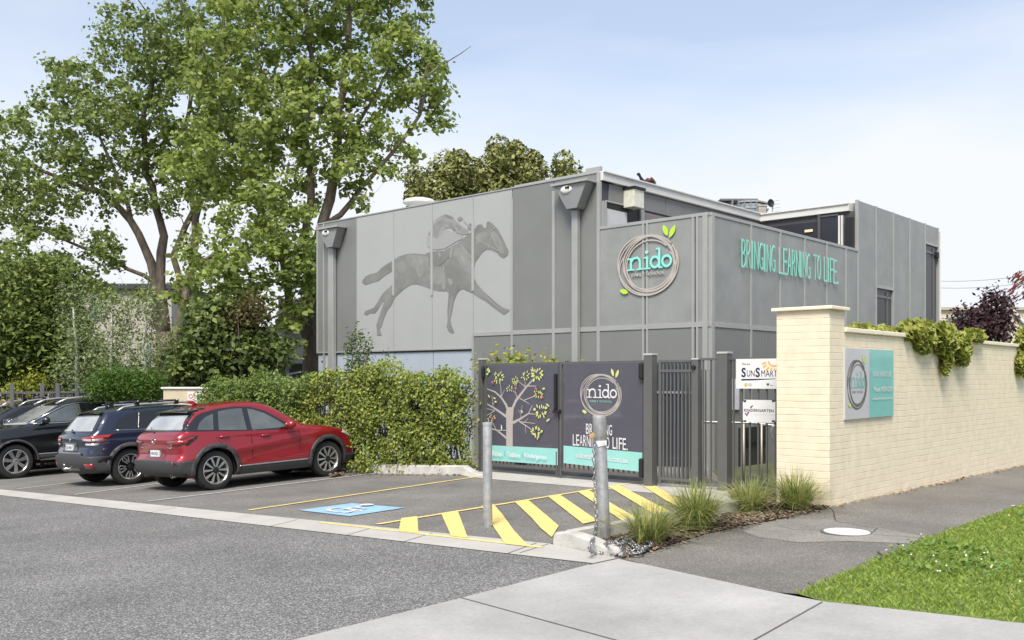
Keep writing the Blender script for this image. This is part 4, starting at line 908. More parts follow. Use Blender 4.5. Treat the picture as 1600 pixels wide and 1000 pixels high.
m.build('gate_frame', FENCE, t, bevel=.003); bars(FP, pu0 + .045, pu1 - .045, 8, lambda u: zf(u) + .13, zt - .04, t)
bars(PL(FP.P(0, 0, -.35), -UA), pu0 + .02, pu1 + .1, 9, lambda u: zf(u), zt - .15, t, .008, 'rear_bar')
u_ = FP.u(1088); t = root('fence_post', FP.P(u_, zf(u_)), 'grey gate post with round black lock and light cap', 'post', 'square posts of the grey entrance fence')
m = MB(); m.box(FP, u_ - .055, u_ + .055, zf(u_), zt - .01, -.05, .05); m.build('shaft', FENCE, t, bevel=.01); m = MB(); m.box(FP, u_ - .06, u_ + .06, zt - .01, zt + .015, -.055, .055); m.build('cap', CAPM, t, bevel=.008)
m = MB(); m.lathe(FP.P(u_ - .01, zt - .12, .05), FP.n, [(.001, .03), (.032, .03), (.034, 0)], 16); m.build('lock', BLACK, t, True)
def fpanel(u0, u1, n, label):
    t = root('railing_fence', FP.P(u0, zf(u0)), label, 'fence', 'grey fence panels beside the narrow gate'); zt = FP.uv(1150, 558.5)[1]
    m = MB(); m.box(FP, u0, u1, zt - .035, zt, -.02, .02); m.box(FP, u0, u1, zf(u0) + .06, zf(u0) + .095, -.018, .018); m.build('rail', FENCE, t, bevel=.003)
    bars(FP, u0, u1, n, lambda u: zf(u) + .09, zt - .03, t); return t
fpanel(FP.u(1093), FP.u(1129), 3, 'short grey fence panel left of the thickest post')
fpanel(FP.u(1140), FP.u(1216) + .15, 7, 'grey fence panel carrying the white signs, ending at the cream brick pier')
# signs on the fence
SG = M('sign_white', (.70, .70, .70), .35, var=.02, coat=.3); SNAVY = M('sign_navy', (.012, .018, .07), .4, var=0); SOR = M('sign_orange', (.85, .42, .05), .4, var=0); SPUR = M('sign_purple', (.16, .05, .16), .4, var=0); SBLK = M('sign_black', (.03, .03, .035), .4, var=0)
def sun_sign():
    d = .045; a, zt = FP.uv(1150, 561, d); b = FP.u(1226, d); zb = FP.uv(1150, 607, d)[1]
    t = root('sunsmart_sign'.replace('sunsmart', 'sun'), FP.P(a, zb, d), 'wide white sign with navy lettering and orange sun rays', 'sign')
    m = MB(); m.box(FP, a, b, zb, zt, d - .006, d); bd = m.build('board', SG, t)
    s = Art(FP, d + .001); U = lambda px: FP.u(px, d); V = lambda py: FP.uv(1170, py, d)[1]
    s.text(SNAVY, 'We are', (U(1159.5), U(1171.5), V(570.5), V(567)), .01)
    s.text(SNAVY, 'S', (U(1158.5), U(1165.5), V(589.5), V(574.5)), .03, .0); s.text(SNAVY, 'UN', (U(1167), U(1179), V(588.5), V(578.5)), .005, .0)
    s.text(SNAVY, 'S', (U(1180.5), U(1187.5), V(589.5), V(574.5)), .03, .0); s.text(SNAVY, 'MART', (U(1189.5), U(1214.5), V(588.5), V(578.5)), .0, .0)
    s.poly(SNAVY, [(U(1158.5), V(594.6)), (U(1158.5), V(592.2)), (U(1212), V(591.4)), (U(1212), V(592.0)), (U(1180), V(594.0))])
    cx, cz = U(1209.5), V(563)
    s.stroke(SOR, [(cx + (U(1209) - U(1200)) * math.cos(t_), cz + .085 * math.sin(t_)) for t_ in np.linspace(3.3, 5.6, 10)], .022)
    for (x0, y0, x1, y1) in ((1191, 569, 1197, 566.5), (1192.5, 574, 1198, 570.5), (1197, 579, 1201.5, 573.5), (1204.5, 580, 1205.5, 575), (1210.5, 580, 1210.5, 576)): s.stroke(SOR, [(U(x0), V(y0)), (U(x1), V(y1))], .024)
    s.ell(SOR, (U(1165.3), V(601)), .022, .024); s.text(SNAVY, 'Cancer', (U(1168.5), U(1174.5), V(600.4), V(598.9)), 0); s.text(SNAVY, 'Council', (U(1168.5), U(1175), V(602.8), V(601.2)), 0)
    s.poly(SBLK, [(U(1197.5), V(599)), (U(1202.5), V(599)), (U(1201.6), V(601)), (U(1200.8), V(601)), (U(1200), V(604)), (U(1199.3), V(601)), (U(1198.4), V(601))]); s.text(SBLK, 'State', (U(1203.5), U(1208), V(602.5), V(600.8)), 0)
    s.build({SNAVY: 'lettering', SOR: 'sun_rays', SBLK: 'emblem'}, bd)
    t = root('kindergarten_sign', FP.P(FP.u(1161, d), FP.uv(1161, 660, d)[1], d), 'smaller white sign with purple tick and black lettering below the sun sign', 'sign')
    a, zt = FP.uv(1160.5, 624.5, d); b = FP.u(1211.5, d); zb = FP.uv(1160, 659.5, d)[1]; c = .025
    m = MB(); m.prism(FP, [(a + c, zb), (b - c, zb), (b, zb + c), (b, zt - c), (b - c, zt), (a + c, zt), (a, zt - c), (a, zb + c)], d - .008, d); bd = m.build('board', SG, t, bevel=.002)
    s = Art(FP, d + .001); s.text(SBLK, 'KINDERGARTEN', (U(1162.5), U(1209), FP.uv(1180, 643.5, d)[1], FP.uv(1180, 639, d)[1]), .02)
    s.stroke(SPUR, [(U(1164.5), V(645)), (U(1166.5), V(649.5)), (U(1170), V(643.5))], .025); s.stroke(SPUR, [(U(1172.5), V(637.5)), (U(1176), V(633.5))], .02)
    s.text(M('sign_grey_text', (.4, .4, .42), .5, var=0), 'A Victorian Government approved program', (U(1174), U(1209), V(648), V(646.5)), 0)
    s.build({SBLK: 'lettering', SPUR: 'tick', MATS['sign_grey_text']: 'small_print'}, bd)
    m = MB()
    for px, py in ((1164, 626.5), (1208.5, 626.5), (1164, 658), (1208.5, 658)): u, v = FP.uv(px, py, d); m.box(FP, u - .02, u + .02, v - .012, v + .012, d, d + .006)
    m.build('bracket', SBLK, t)
sun_sign()
# handrail beside the ramp
def handrail():
    p = PT(1094, 664, 14.9); t = root('handrail', (p.x, p.y, hz(p.x, p.y)), 'thin light handrail on posts behind the entrance fence', 'handrail')
    q = PT(1093.5, 674, 14.9); r0 = PT(1097, 659.5, 14.9); r1 = PT(1180, 661.0, 15.2); r2 = PT(1225, 667, 14.6)
    m = MB(); m.tube([q, q.lerp(r0, .5) + Vector((-.015, 0, .03)), r0, r1, r2], .02, 8); m.build('rail', STEEL, t, 'all')
    for x in (1098, 1162, 1190): a = PT(x, 662, 15); m = MB(); m.tube([a, (a.x, a.y, -.1)], .016, 8); m.build('leg', M('rail_leg', (.5, .45, .38), .5, .3, .05), t, 'all')
    m = MB(); c = PT(1214, 676, 13.9); m.tube([c + Vector((.09 * math.cos(a_), 0, .12 * math.sin(a_))) for a_ in np.linspace(1.0, 5.2, 12)], .014, 8); m.build('rail_loop', STEEL, t, 'all')
handrail()
# ================================================================ CREAM BRICK WALL
WA = PL(WC, -UA); WB = PL(WC, UB)
zc = 1.6 + (HY - 483) / F * WC.y
wall = root('brick_wall', WC, 'long cream painted brick wall with capped pier beside the footpath', 'wall', rz=math.atan2(-UA.y, -UA.x))
pw = -WA.u(1213); pd = WB.u(1320); zw_ = WB.uv(1320, 519)[1]
m = MB(); m.box(WA, -pw, 0, -.4, zc, -pd, 0); m.build('pier', CREAM, wall, bevel=.008)
m = MB(); m.box(WA, -pw - .05, .05, zc, zc + .045, -pd - .05, .05); m.build('pier_cap', CREAM_CAP, wall, bevel=.01)
m = MB(); wl_ = 15.5
nseg = 1; m.box(WB, pd + .0, wl_, -.8, zw_, -.42, -.012); m.build('wall_face', CREAM, wall, bevel=.006)
m = MB(); x0 = pd + .002
m.box(WB, x0, wl_, zw_, zw_ + .06, -.46, .025); m.build('coping', CREAM_CAP, wall, bevel=.01)
# flaking foot of the wall
def rubble():
    m = MB(); rr = random.Random(4)
    for k in range(150):
        u = rr.uniform(.0, 11) ; s = rr.uniform(.012, .04); p = WB.P(u, 0, rr.uniform(.0, .05)); c = (p.x, p.y, hz(p.x, p.y) + s * .2)
        m.ball(c, s * 1.5, s, s * .6, 3, Matrix.Rotation(rr.uniform(0, 3), 3, 'Z'))
    tag(m.build('paint_rubble', M('rubble', (.34, .27, .19), .95, var=.5, vs=9)), 'small broken lumps of mortar and earth at the foot of the wall', 'rubble', kind='stuff')
rubble()
# wall sign
def wsign():
    d = .02; a, zt = WB.uv(1320.5, 543.5, d); b = WB.u(1396, d); zb = WB.uv(1320, 656, d)[1]; mid = WB.u(1358.5, d)
    t = root('school_sign', WB.P(a, zb, d), 'flat grey and teal sign with nest logo screwed to the cream wall', 'sign')
    m = MB(); m.box(WB, a, b, zb, zt, d - .02, d); bd = m.build('board', M('sign_pale_grey', (.50, .50, .53), .35, var=.03, coat=.3), t)
    s = Art(WB, d + .001); T2 = M('sign_teal', (.19, .49, .46), .35, var=.06, vs=3, coat=.3); s.poly(T2, [(mid, zb + .002), (b - .002, zb + .002), (b - .002, zt - .002), (mid, zt - .002)])
    c = WB.uv(1339.5, 600.5, d); Rr = (WB.uv(1339, 561, d)[1] - WB.uv(1339, 641, d)[1]) / 2
    RG = M('sign_ring', (.13, .11, .10), .5, var=.02); LP = M('sign_lime', (.45, .62, .22), .5, var=0)
    nido(s, c, Rr, RG, T2, RG, LP, (WB.u(1355, d) - WB.u(1324.5, d)) / 2 / Rr)
    U = lambda px: WB.u(px, d); V = lambda py: WB.uv(1377, py, d)[1]
    end = hand_letters(Art(WB, 0), SG, 0, 1, 0, 1, ['BRINGING', 'LEARNING', 'TO', 'LIFE.'], .02); hand_letters(s, SG, U(1363), U(1363) + (U(1393) - U(1363)) / end, V(588.5), V(580.5), ['BRINGING', 'LEARNING', 'TO', 'LIFE.'], .02)
    s.text(SG, 'Phone 9070 6279', (U(1364), U(1393), V(612), V(604)), .015); s.text(SG, 'nidoearlyschool.com.au', (U(1362), U(1393.5), V(625.5), V(620)), .012)
    s.build({T2: 'teal_print', RG: 'nest_ring', LP: 'printed_leaves', SG: 'lettering'}, bd)
wsign()
# ================================================================ BOLLARDS, CHAIN, PADLOCK
def bollard(b, tp, r, label, sleeve=False):
    P0 = G(*b); Y = P0.y; P1 = PT(tp[0], tp[1], Y)
    t = root('bollard', P0, label, 'bollard'); ax = (P1 - P0); L_ = ax.length
    m = MB(); m.lathe(P0, ax, [(r, -.08), (r, L_ - .02), (r * .97, L_ - .012)], 28); m.build('post', STEEL, t, True)
    m = MB(); m.lathe(P0, ax, [(r * 1.05, L_ - .035), (r * 1.07, L_ - .02), (r * 1.05, L_), (.001, L_ + .006)], 28); m.build('cap', M('cap_steel', (.55, .55, .55), .4, .6, .12, 20), t, True)
    if sleeve:
        m = MB(); m.lathe(P0, ax, [(r * 1.02, L_ - .26), (r * 1.13, L_ - .25), (r * 1.13, L_ - .035)], 28); m.build('sleeve', STEEL, t, True)
        u = ax.normalized(); m = MB(); c = P0 + u * (L_ - .30); pl = PL((c.x, c.y), (1, 0))
        m.prism(PL((c.x, c.y - r - .002), (1, 0)), [(-.03, c.z - .02), (.055, c.z + .0), (.06, c.z + .045), (-.055, c.z + .04)], -.01, .006); m.build('label_tape', M('tape', (.6, .6, .6), .5, var=.2, vs=30), t)
    return t, P0, P1
bollard((762, 823), (761.5, 660), .055, 'upright galvanised bollard standing in the yellow hatching')
t, P0, P1 = bollard((944.5, 843), (936, 649), .064, 'leaning galvanised bollard with chain in the garden bed', True)
def chain():
    Y = P0.y - .05; tt = root('chain', G(942, 860), 'long steel chain hanging from the leaning bollard and piled on the ground', 'chain')
    path = [PT(x, y, Y - dd) for x, y, dd in ((929, 690, .02), (928, 715, .03), (928.5, 745, .03), (930, 780, .04), (932, 810, .06), (930, 834, .12))]
    gpath = [(930, 836), (924, 848), (921.5, 858), (928, 864), (938, 865), (942, 856), (946, 850), (955, 848), (968, 850), (980, 856), (990, 862), (1004, 866), (1000, 872), (985, 871), (972, 866), (968, 858), (978, 851), (992, 850), (1008, 853), (1018, 858), (1008, 864), (994, 860), (984, 850), (972, 848), (962, 852), (975, 862), (992, 868), (1012, 862), (1020, 856)]
    for i, g in enumerate(gpath[1:]):
        q_ = G(*g); lift = {0: .16, 1: .10, 2: .03, 3: .02, 4: .03, 5: .09, 6: .14, 7: .13}.get(i, .035)
        if i <= 7: # links lying over the kerb: keep the pixel, raise the height
            k = (CZ - (hz(q_.x, q_.y) + lift)) / (CZ - hz(q_.x, q_.y)); q_ = Vector((q_.x * k, q_.y * k, CZ + (q_.z - CZ) * k))
        else: q_.z += lift + random.uniform(0, .02)
        path.append(q_)
    P = [Vector(p) for p in catmull(path, .012)]; m = MB(); acc = 0; last = P[0]; i = 0; k = 0
    for p, nx in zip(P[:-1], P[1:]):
        acc += (p - last).length; last = p
        if acc >= .040:
            acc = 0; k += 1; t_ = (nx - p).normalized(); s_ = t_.orthogonal().normalized(); s_ = Matrix.Rotation((k % 2) * R(90) + random.uniform(-.35, .35) + .6, 3, t_) @ s_; r_ = t_.cross(s_)
            n = 10; pts = []
            for a in range(n):
                th = 2 * math.pi * a / n; pts.append(p + t_ * (.028 * math.cos(th)) + s_ * (.017 * math.sin(th)))
            pts.append(pts[0]); pts.append(pts[1]); m.tube(pts, .0058, 5, cap=False)
    m.build('links', CHAINM, tt, 'all')
    pd_ = PT(925, 681, Y - .03); tp = root('padlock', pd_, 'brass padlock joining the chain to the leaning bollard', 'padlock')
    pl = PL((pd_.x, pd_.y), (1, 0)); rot = Matrix.Rotation(R(-35), 4, 'Y'); mb = MB(); mb.abox(-.03, .03, -.012, .012, -.022, .022)
    mb.v = [tuple((rot @ Vector(v)) + pd_) for v in mb.v]; mb.build('body', M('brass', (.55, .36, .16), .4, .6, .15, 30), tp, bevel=.004)
    m = MB(); m.tube([(rot @ Vector((.018 * math.cos(a) * 1.0, 0, .02 + .03 * math.sin(a)))) + pd_ + rot @ Vector((0, 0, .0)) for a in np.linspace(0, math.pi, 9)], .0045, 6); m.build('shackle', CHAINM, tp, 'all')
chain()
# ================================================================ VEGETATION
def tussock(px, py, hpx, wpx, n, label, seed):
    c = G(px, py); rg = np.random.default_rng(seed); Hh = hpx / F * c.y; Wd = wpx / F * c.y
    t = root('tussock_grass', c, label, 'grass plant', 'tussock grasses in the garden bed')
    a = rg.uniform(0, 2 * np.pi, n); r = np.sqrt(rg.uniform(0, 1, n)) * .15; L_ = Hh * rg.uniform(.6, 1.35, n); lean = np.abs(rg.normal(.42, .40, n)) * Wd
    droop = rg.uniform(.3, .9, n) * np.minimum(1.2, lean / (Wd + 1e-6)); seg_ = 6; V = np.empty((n, seg_ + 1, 2, 3)); w = rg.uniform(.0045, .0085, n)
    bx = c.x + r * np.cos(a); by = c.y + r * np.sin(a); az = a + rg.normal(0, .5, n); rx, ry = -np.sin(az), np.cos(az)
    for k in range(seg_ + 1):
        s = k / seg_; out_ = lean * s ** 1.8; up = L_ * (s - droop * s ** 3 * .9); ww = w * (1 - s * .85)
        X = bx + np.cos(az) * out_; Y = by + np.sin(az) * out_; Z = c.z + up + .03
        V[:, k, 0] = np.stack([X - rx * ww, Y - ry * ww, Z], -1); V[:, k, 1] = np.stack([X + rx * ww, Y + ry * ww, Z], -1)
    b = np.arange(n)[:, None] * (seg_ + 1) * 2 + np.arange(seg_)[None] * 2
    Fq = np.stack([b, b + 1, b + 3, b + 2], -1).reshape(-1, 4)
    fastmesh('blades', V, Fq, mat_leaf('tussock_mat', [(.10, .15, .03), (.19, .25, .05), (.30, .36, .09), (.52, .46, .22), (.14, .20, .04), (.38, .42, .13), (.46, .42, .17), (.24, .31, .07)], .3) if 'tussock_mat' not in MATS else MATS['tussock_mat'], t)
tussock(1015, 850, 54, 100, 520, 'low spreading tussock grass nearest the leaning bollard', 1)
tussock(1088, 828, 64, 108, 760, 'tallest tussock grass, second from the bollard', 2)
tussock(1172, 800, 42, 98, 520, 'tussock grass below the white fence signs', 3)
tussock(1243, 797, 52, 88, 600, 'tussock grass against the foot of the cream pier', 4)

def cloud(blobs, n, rg, shell=.55):
    """points in a union of ellipsoids, thicker near the skin; blobs: (centre, (rx,ry,rz), weight)"""
    w = np.array([b[2] * b[1][0] * b[1][2] for b in blobs]); w = w / w.sum(); out_ = []
    k = rg.choice(len(blobs), n, p=w); d = rg.normal(size=(n, 3)); d /= np.linalg.norm(d, axis=1, keepdims=True); r = rg.uniform(0, 1, (n, 1)) ** (1 / 3 * (1 - shell) + .12)
    C = np.array([b[0][:] for b in blobs])[k]; Rr = np.array([b[1] for b in blobs])[k]
    return C + d * r * Rr
def thin(P, md, rg):
    keep = []; cell = {}
    for i, p in enumerate(P):
        c = tuple((p // md).astype(int)); ok = True
        for dx in (-1, 0, 1):
            for dy in (-1, 0, 1):
                for dz in (-1, 0, 1):
                    for j in cell.get((c[0] + dx, c[1] + dy, c[2] + dz), ()):
                        if np.sum((P[j] - p) ** 2) < md * md: ok = False; break
                    if not ok: break
                if not ok: break
            if not ok: break
        if ok: cell.setdefault(c, []).append(i); keep.append(i)
    return P[keep]
def crown_leaves(Cn, per, rad, size, rg, flat=.75, asp=.75, droop=.0, biased=.9):
    n = len(Cn); N_ = n * per; C = np.repeat(Cn, per, 0); d = rg.normal(size=(N_, 3)) * rad; d[:, 2] *= flat; d[:, 2] -= droop * np.abs(d[:, 0])
    sz = np.repeat(rg.uniform(.8, 1.25, n), per) * rg.uniform(.6, 1.35, N_) * size
    nn = rg.normal(size=(N_, 3)) * .8 + np.array([0, -.15, biased]) + d / rad * .35
    return leafquads(C + d, nn, sz, asp, rg)
def limb_pts(pp, dep, rg, wob=.12):
    P = [PT(x, y, dep + (dd[0] if dd else 0)) for x, y, *dd in pp]
    Q = [Vector(q) for q in catmull(P, .5)]
    for i in range(1, len(Q) - 1): Q[i] += Vector(rg.normal(0, wob * .35, 3))
    return Q
def tree(name, label, dep, base, limbs, blobs, ncl, per, rad, size, leafm, seed, md=.6, twr=.022, cat='tree', group=None, flat=.75, gmin=0, bark=None, asp=.75, droop=0):
    rg = np.random.default_rng(seed); bark = bark or BARK
    b0 = PT(base[0], base[1], dep); b0.z = hz(b0.x, b0.y)
    t = root(name, b0, label, cat, group)
    m = MB(); skel = []
    for pp, r0, r1 in limbs:
        Q = limb_pts(pp, dep, rg)
        if pp is limbs[0][0]: Q[0] = Vector((Q[0].x, Q[0].y, hz(Q[0].x, Q[0].y) - .1))
        n = len(Q); rs = [(r0 + (r1 - r0) * (i / (n - 1)) ** .8) * (1 + .25 * math.exp(-i * .9) * (pp is limbs[0][0])) for i in range(n)]
        m.tube(Q, rs, 12, jit=.09); skel += [(q, r) for q, r in zip(Q[2:], rs[2:])]
    m.build('trunk', bark, t, 'all')
    B = [(PT(x, y, dep + dz), (rx / F * dep, ry2, rz / F * dep), w) for x, y, rx, rz, dz, ry2, w in blobs]
    Cn = thin(cloud(B, ncl * 3, rg), md, rg)[:ncl]
    SK = np.array([s[0][:] for s in skel]); tw = MB(); ends = []
    order = np.argsort([np.min(np.sum((SK - c) ** 2, 1)) for c in Cn]); SKl = [tuple(x) for x in SK]
    SA = np.zeros((len(SK) + len(Cn) * 3, 3)); SR = np.zeros(len(SA)); SA[:len(SK)] = SK; SR[:len(SK)] = [s[1] for s in skel]; ns = len(SK)
    for ci in order:
        c = Cn[ci]; D = np.sum((SA[:ns] - c) ** 2, 1) + np.maximum(0, SA[:ns, 2] - c[2] + .2) * 2.0; j = int(np.argmin(D)); a = SA[j]; L_ = math.sqrt(max(1e-6, np.sum((a - c) ** 2)))
        if L_ > 3.2: continue
        ends.append(ci); mid = (a + c) / 2 + rg.normal(0, .10, 3) * L_ + np.array([0, 0, .07 * L_]); r = min(SR[j] * .6, twr * (1 + L_ * .35))
        q1 = a * .35 + mid * .5 + c * .15; tw.tube([a, mid, c], [r, r * .65, r * .25], 5, cap=False)
        for q_, rr_ in ((mid, r * .65), (c, r * .35)): SA[ns] = q_; SR[ns] = max(rr_, .008); ns += 1
    Cn = Cn[ends]
    if gmin: Cn = Cn[Cn[:, 2] > gmin]
    tw.build('branches', TWIG if bark is BARK else bark, t, 'all')
    A = crown_leaves(Cn, per, rad, size, rg, flat, asp, droop)
    fastmesh('crown', A, np.arange(len(A) * 4), leafm, t)
    return t
PLANE1 = mat_leaf('plane_leaf', [(.15, .205, .05), (.22, .29, .068), (.31, .39, .095), (.46, .53, .16), (.255, .33, .08), (.165, .22, .055)], .5)
PLANE2 = mat_leaf('plane_leaf_dark', [(.135, .18, .05), (.19, .25, .065), (.25, .32, .085), (.36, .43, .14), (.205, .27, .07), (.14, .19, .055)], .5)
# right tree: a big plane tree just beyond the left end of the building
tree('plane_tree', 'tall bright green leafy tree rising behind the left end of the building', 29.5, (487, 600),
  [([(487, 620), (489, 560), (487, 500), (488, 440)], .31, .23),
   ([(488, 440), (498, 370), (520, 310), (525, 250), (530, 170), (542, 90), (545, -40)], .20, .07),
   ([(488, 450), (478, 370), (485, 290), (478, 210), (488, 110), (470, -40)], .16, .05),
   ([(510, 350), (548, 315), (580, 275), (610, 240, -.4), (655, 180, -.6), (665, 120, -.8), (690, 100, -.8)], .11, .03),
   ([(655, 180, -.6), (668, 105, -.7), (690, 102, -.8), (722, 88, -.8), (736, 72, -.8)], .05, .008),
   ([(487, 540), (462, 500), (448, 450), (440, 390), (405, 330), (380, 250), (330, 150), (320, 60)], .15, .04),
   ([(448, 450), (400, 430, -1), (350, 420, -1.5), (310, 400, -2)], .06, .02),
   ([(525, 250), (560, 190, 1), (600, 130, 1.5), (610, 60, 1.5), (600, -30, 1.5)], .08, .03),
   ([(478, 210), (430, 150, 1), (400, 80, 1), (390, -20, 1)], .08, .03)],
  [(480, -30, 150, 90, 0, 2.4, 1), (590, 20, 85, 75, .5, 2.0, 1), (630, 105, 68, 60, -.5, 1.5, 1), (668, 165, 48, 40, -.6, 1.0, 1), (400, 110, 110, 110, 0, 2.4, 1), (545, 150, 85, 80, .3, 2, 1), (588, 235, 62, 45, -.3, 1.2, .9),
   (620, 262, 40, 26, -.5, .7, .8), (350, 250, 90, 80, -.5, 2, 1), (430, 290, 80, 80, 0, 2, .9), (395, 400, 110, 65, -1.5, 1.8, 1), (330, 440, 80, 55, -2, 1.3, 1), (460, 390, 50, 60, -1, 1.2, .8), 
   (540, 255, 45, 40, -.6, 1, .8), (470, 200, 60, 60, -1, 1.2, .8), (560, 320, 22, 16, -.4, .5, .5), (412, 345, 70, 40, -2.2, .8, .9), (700, 130, 26, 22, -.7, .6, .5), (455, 530, 26, 34, -1.4, .6, .8), (468, 470, 30, 30, -1.4, .6, .8), (385, 470, 80, 38, -1.6, 1.0, .9)],
  455, 74, .19, .16, PLANE1, 11, md=.47, asp=.9)
tree('plane_tree', 'wide spreading darker tree with several leaning trunks at the left', 35, (262, 600),
  [([(268, 600), (262, 560), (258, 520)], .42, .34),
   ([(258, 525), (245, 470), (236, 410), (205, 345), (160, 305), (100, 280), (50, 255)], .24, .05),
   ([(258, 520), (250, 440), (255, 370), (235, 290), (225, 200), (240, 100), (230, 20)], .22, .05),
   ([(268, 560), (285, 490), (300, 420), (305, 340), (330, 250), (345, 150), (350, 20)], .22, .06),
   ([(285, 490), (282, 430), (270, 400), (300, 330), (290, 240), (300, 130), (290, 20)], .14, .05),
   ([(240, 440), (200, 420), (150, 395), (90, 370), (30, 350)], .09, .03),
   ([(205, 345), (180, 270), (150, 190), (130, 130)], .09, .03),
   ([(300, 420), (335, 395), (360, 340), (380, 270)], .09, .03)],
  [(300, 40, 120, 75, 0, 3, 1), (215, 95, 85, 70, 0, 2.6, 1), (140, 150, 62, 60, 0, 2.2, 1), (55, 215, 85, 55, 0, 2.2, 1), (170, 220, 90, 70, -.6, 2.4, 1), (275, 170, 90, 85, 0, 2.6, 1), (90, 290, 110, 50, -.3, 2.2, 1), (210, 300, 80, 40, -1, 2, .4),
   (30, 350, 70, 42, 0, 1.8, .8), (110, 400, 90, 50, -1, 2, .9), (330, 250, 80, 80, 0, 2.3, .9), (0, 280, 55, 50, 0, 2, 1), (40, 430, 75, 45, -1, 2, .9), (175, 455, 50, 28, -1.4, 1.4, .5), (355, 100, 60, 80, 0, 2, 1)],
  450, 64, .21, .165, PLANE2, 23, md=.55, asp=.9)
def bush(name, label, blobs, dep, n, size, cols, seed, cat='shrub', rad=.16, per=30, md=.22, group=None, stem=True, base=None, flat=.9, asp=.6, trans=.3, droop=0):
    rg = np.random.default_rng(seed)
    B = [(PT(x, y, dep + dz), (rx / F * dep, ry2, rz / F * dep), 1) for x, y, rx, rz, dz, ry2 in blobs]
    bx = B[0][0] if base is None else PT(base[0], base[1], dep); bz = hz(bx.x, bx.y)
    t = root(name, (bx.x, bx.y, bz), label, cat, group)
    Cn = thin(cloud(B, n * 3, rg, .8), md, rg)[:n]; Cn = Cn[Cn[:, 2] > bz + .05]
    A = crown_leaves(Cn, per, rad, size, rg, flat, asp, droop)
    mt = MATS.get('leaf_' + str(cols)[:60]) or mat_leaf('leaf_' + str(cols)[:60], cols, trans)
    fastmesh('foliage', A, np.arange(len(A) * 4), mt, t)
    if stem:
        m = MB()
        for k in range(9 if len(Cn) > 60 else 4):
            c = Cn[rg.integers(len(Cn))]; m.tube([(bx.x + rg.normal(0, .08), bx.y + rg.normal(0, .08), bz - .05), ((bx.x + c[0]) / 2, (bx.y + c[1]) / 2, bz + (c[2] - bz) * .6), tuple(c)], [.05, .03, .008], 6)
        m.build('stem', TWIG, t, 'all')
    return t
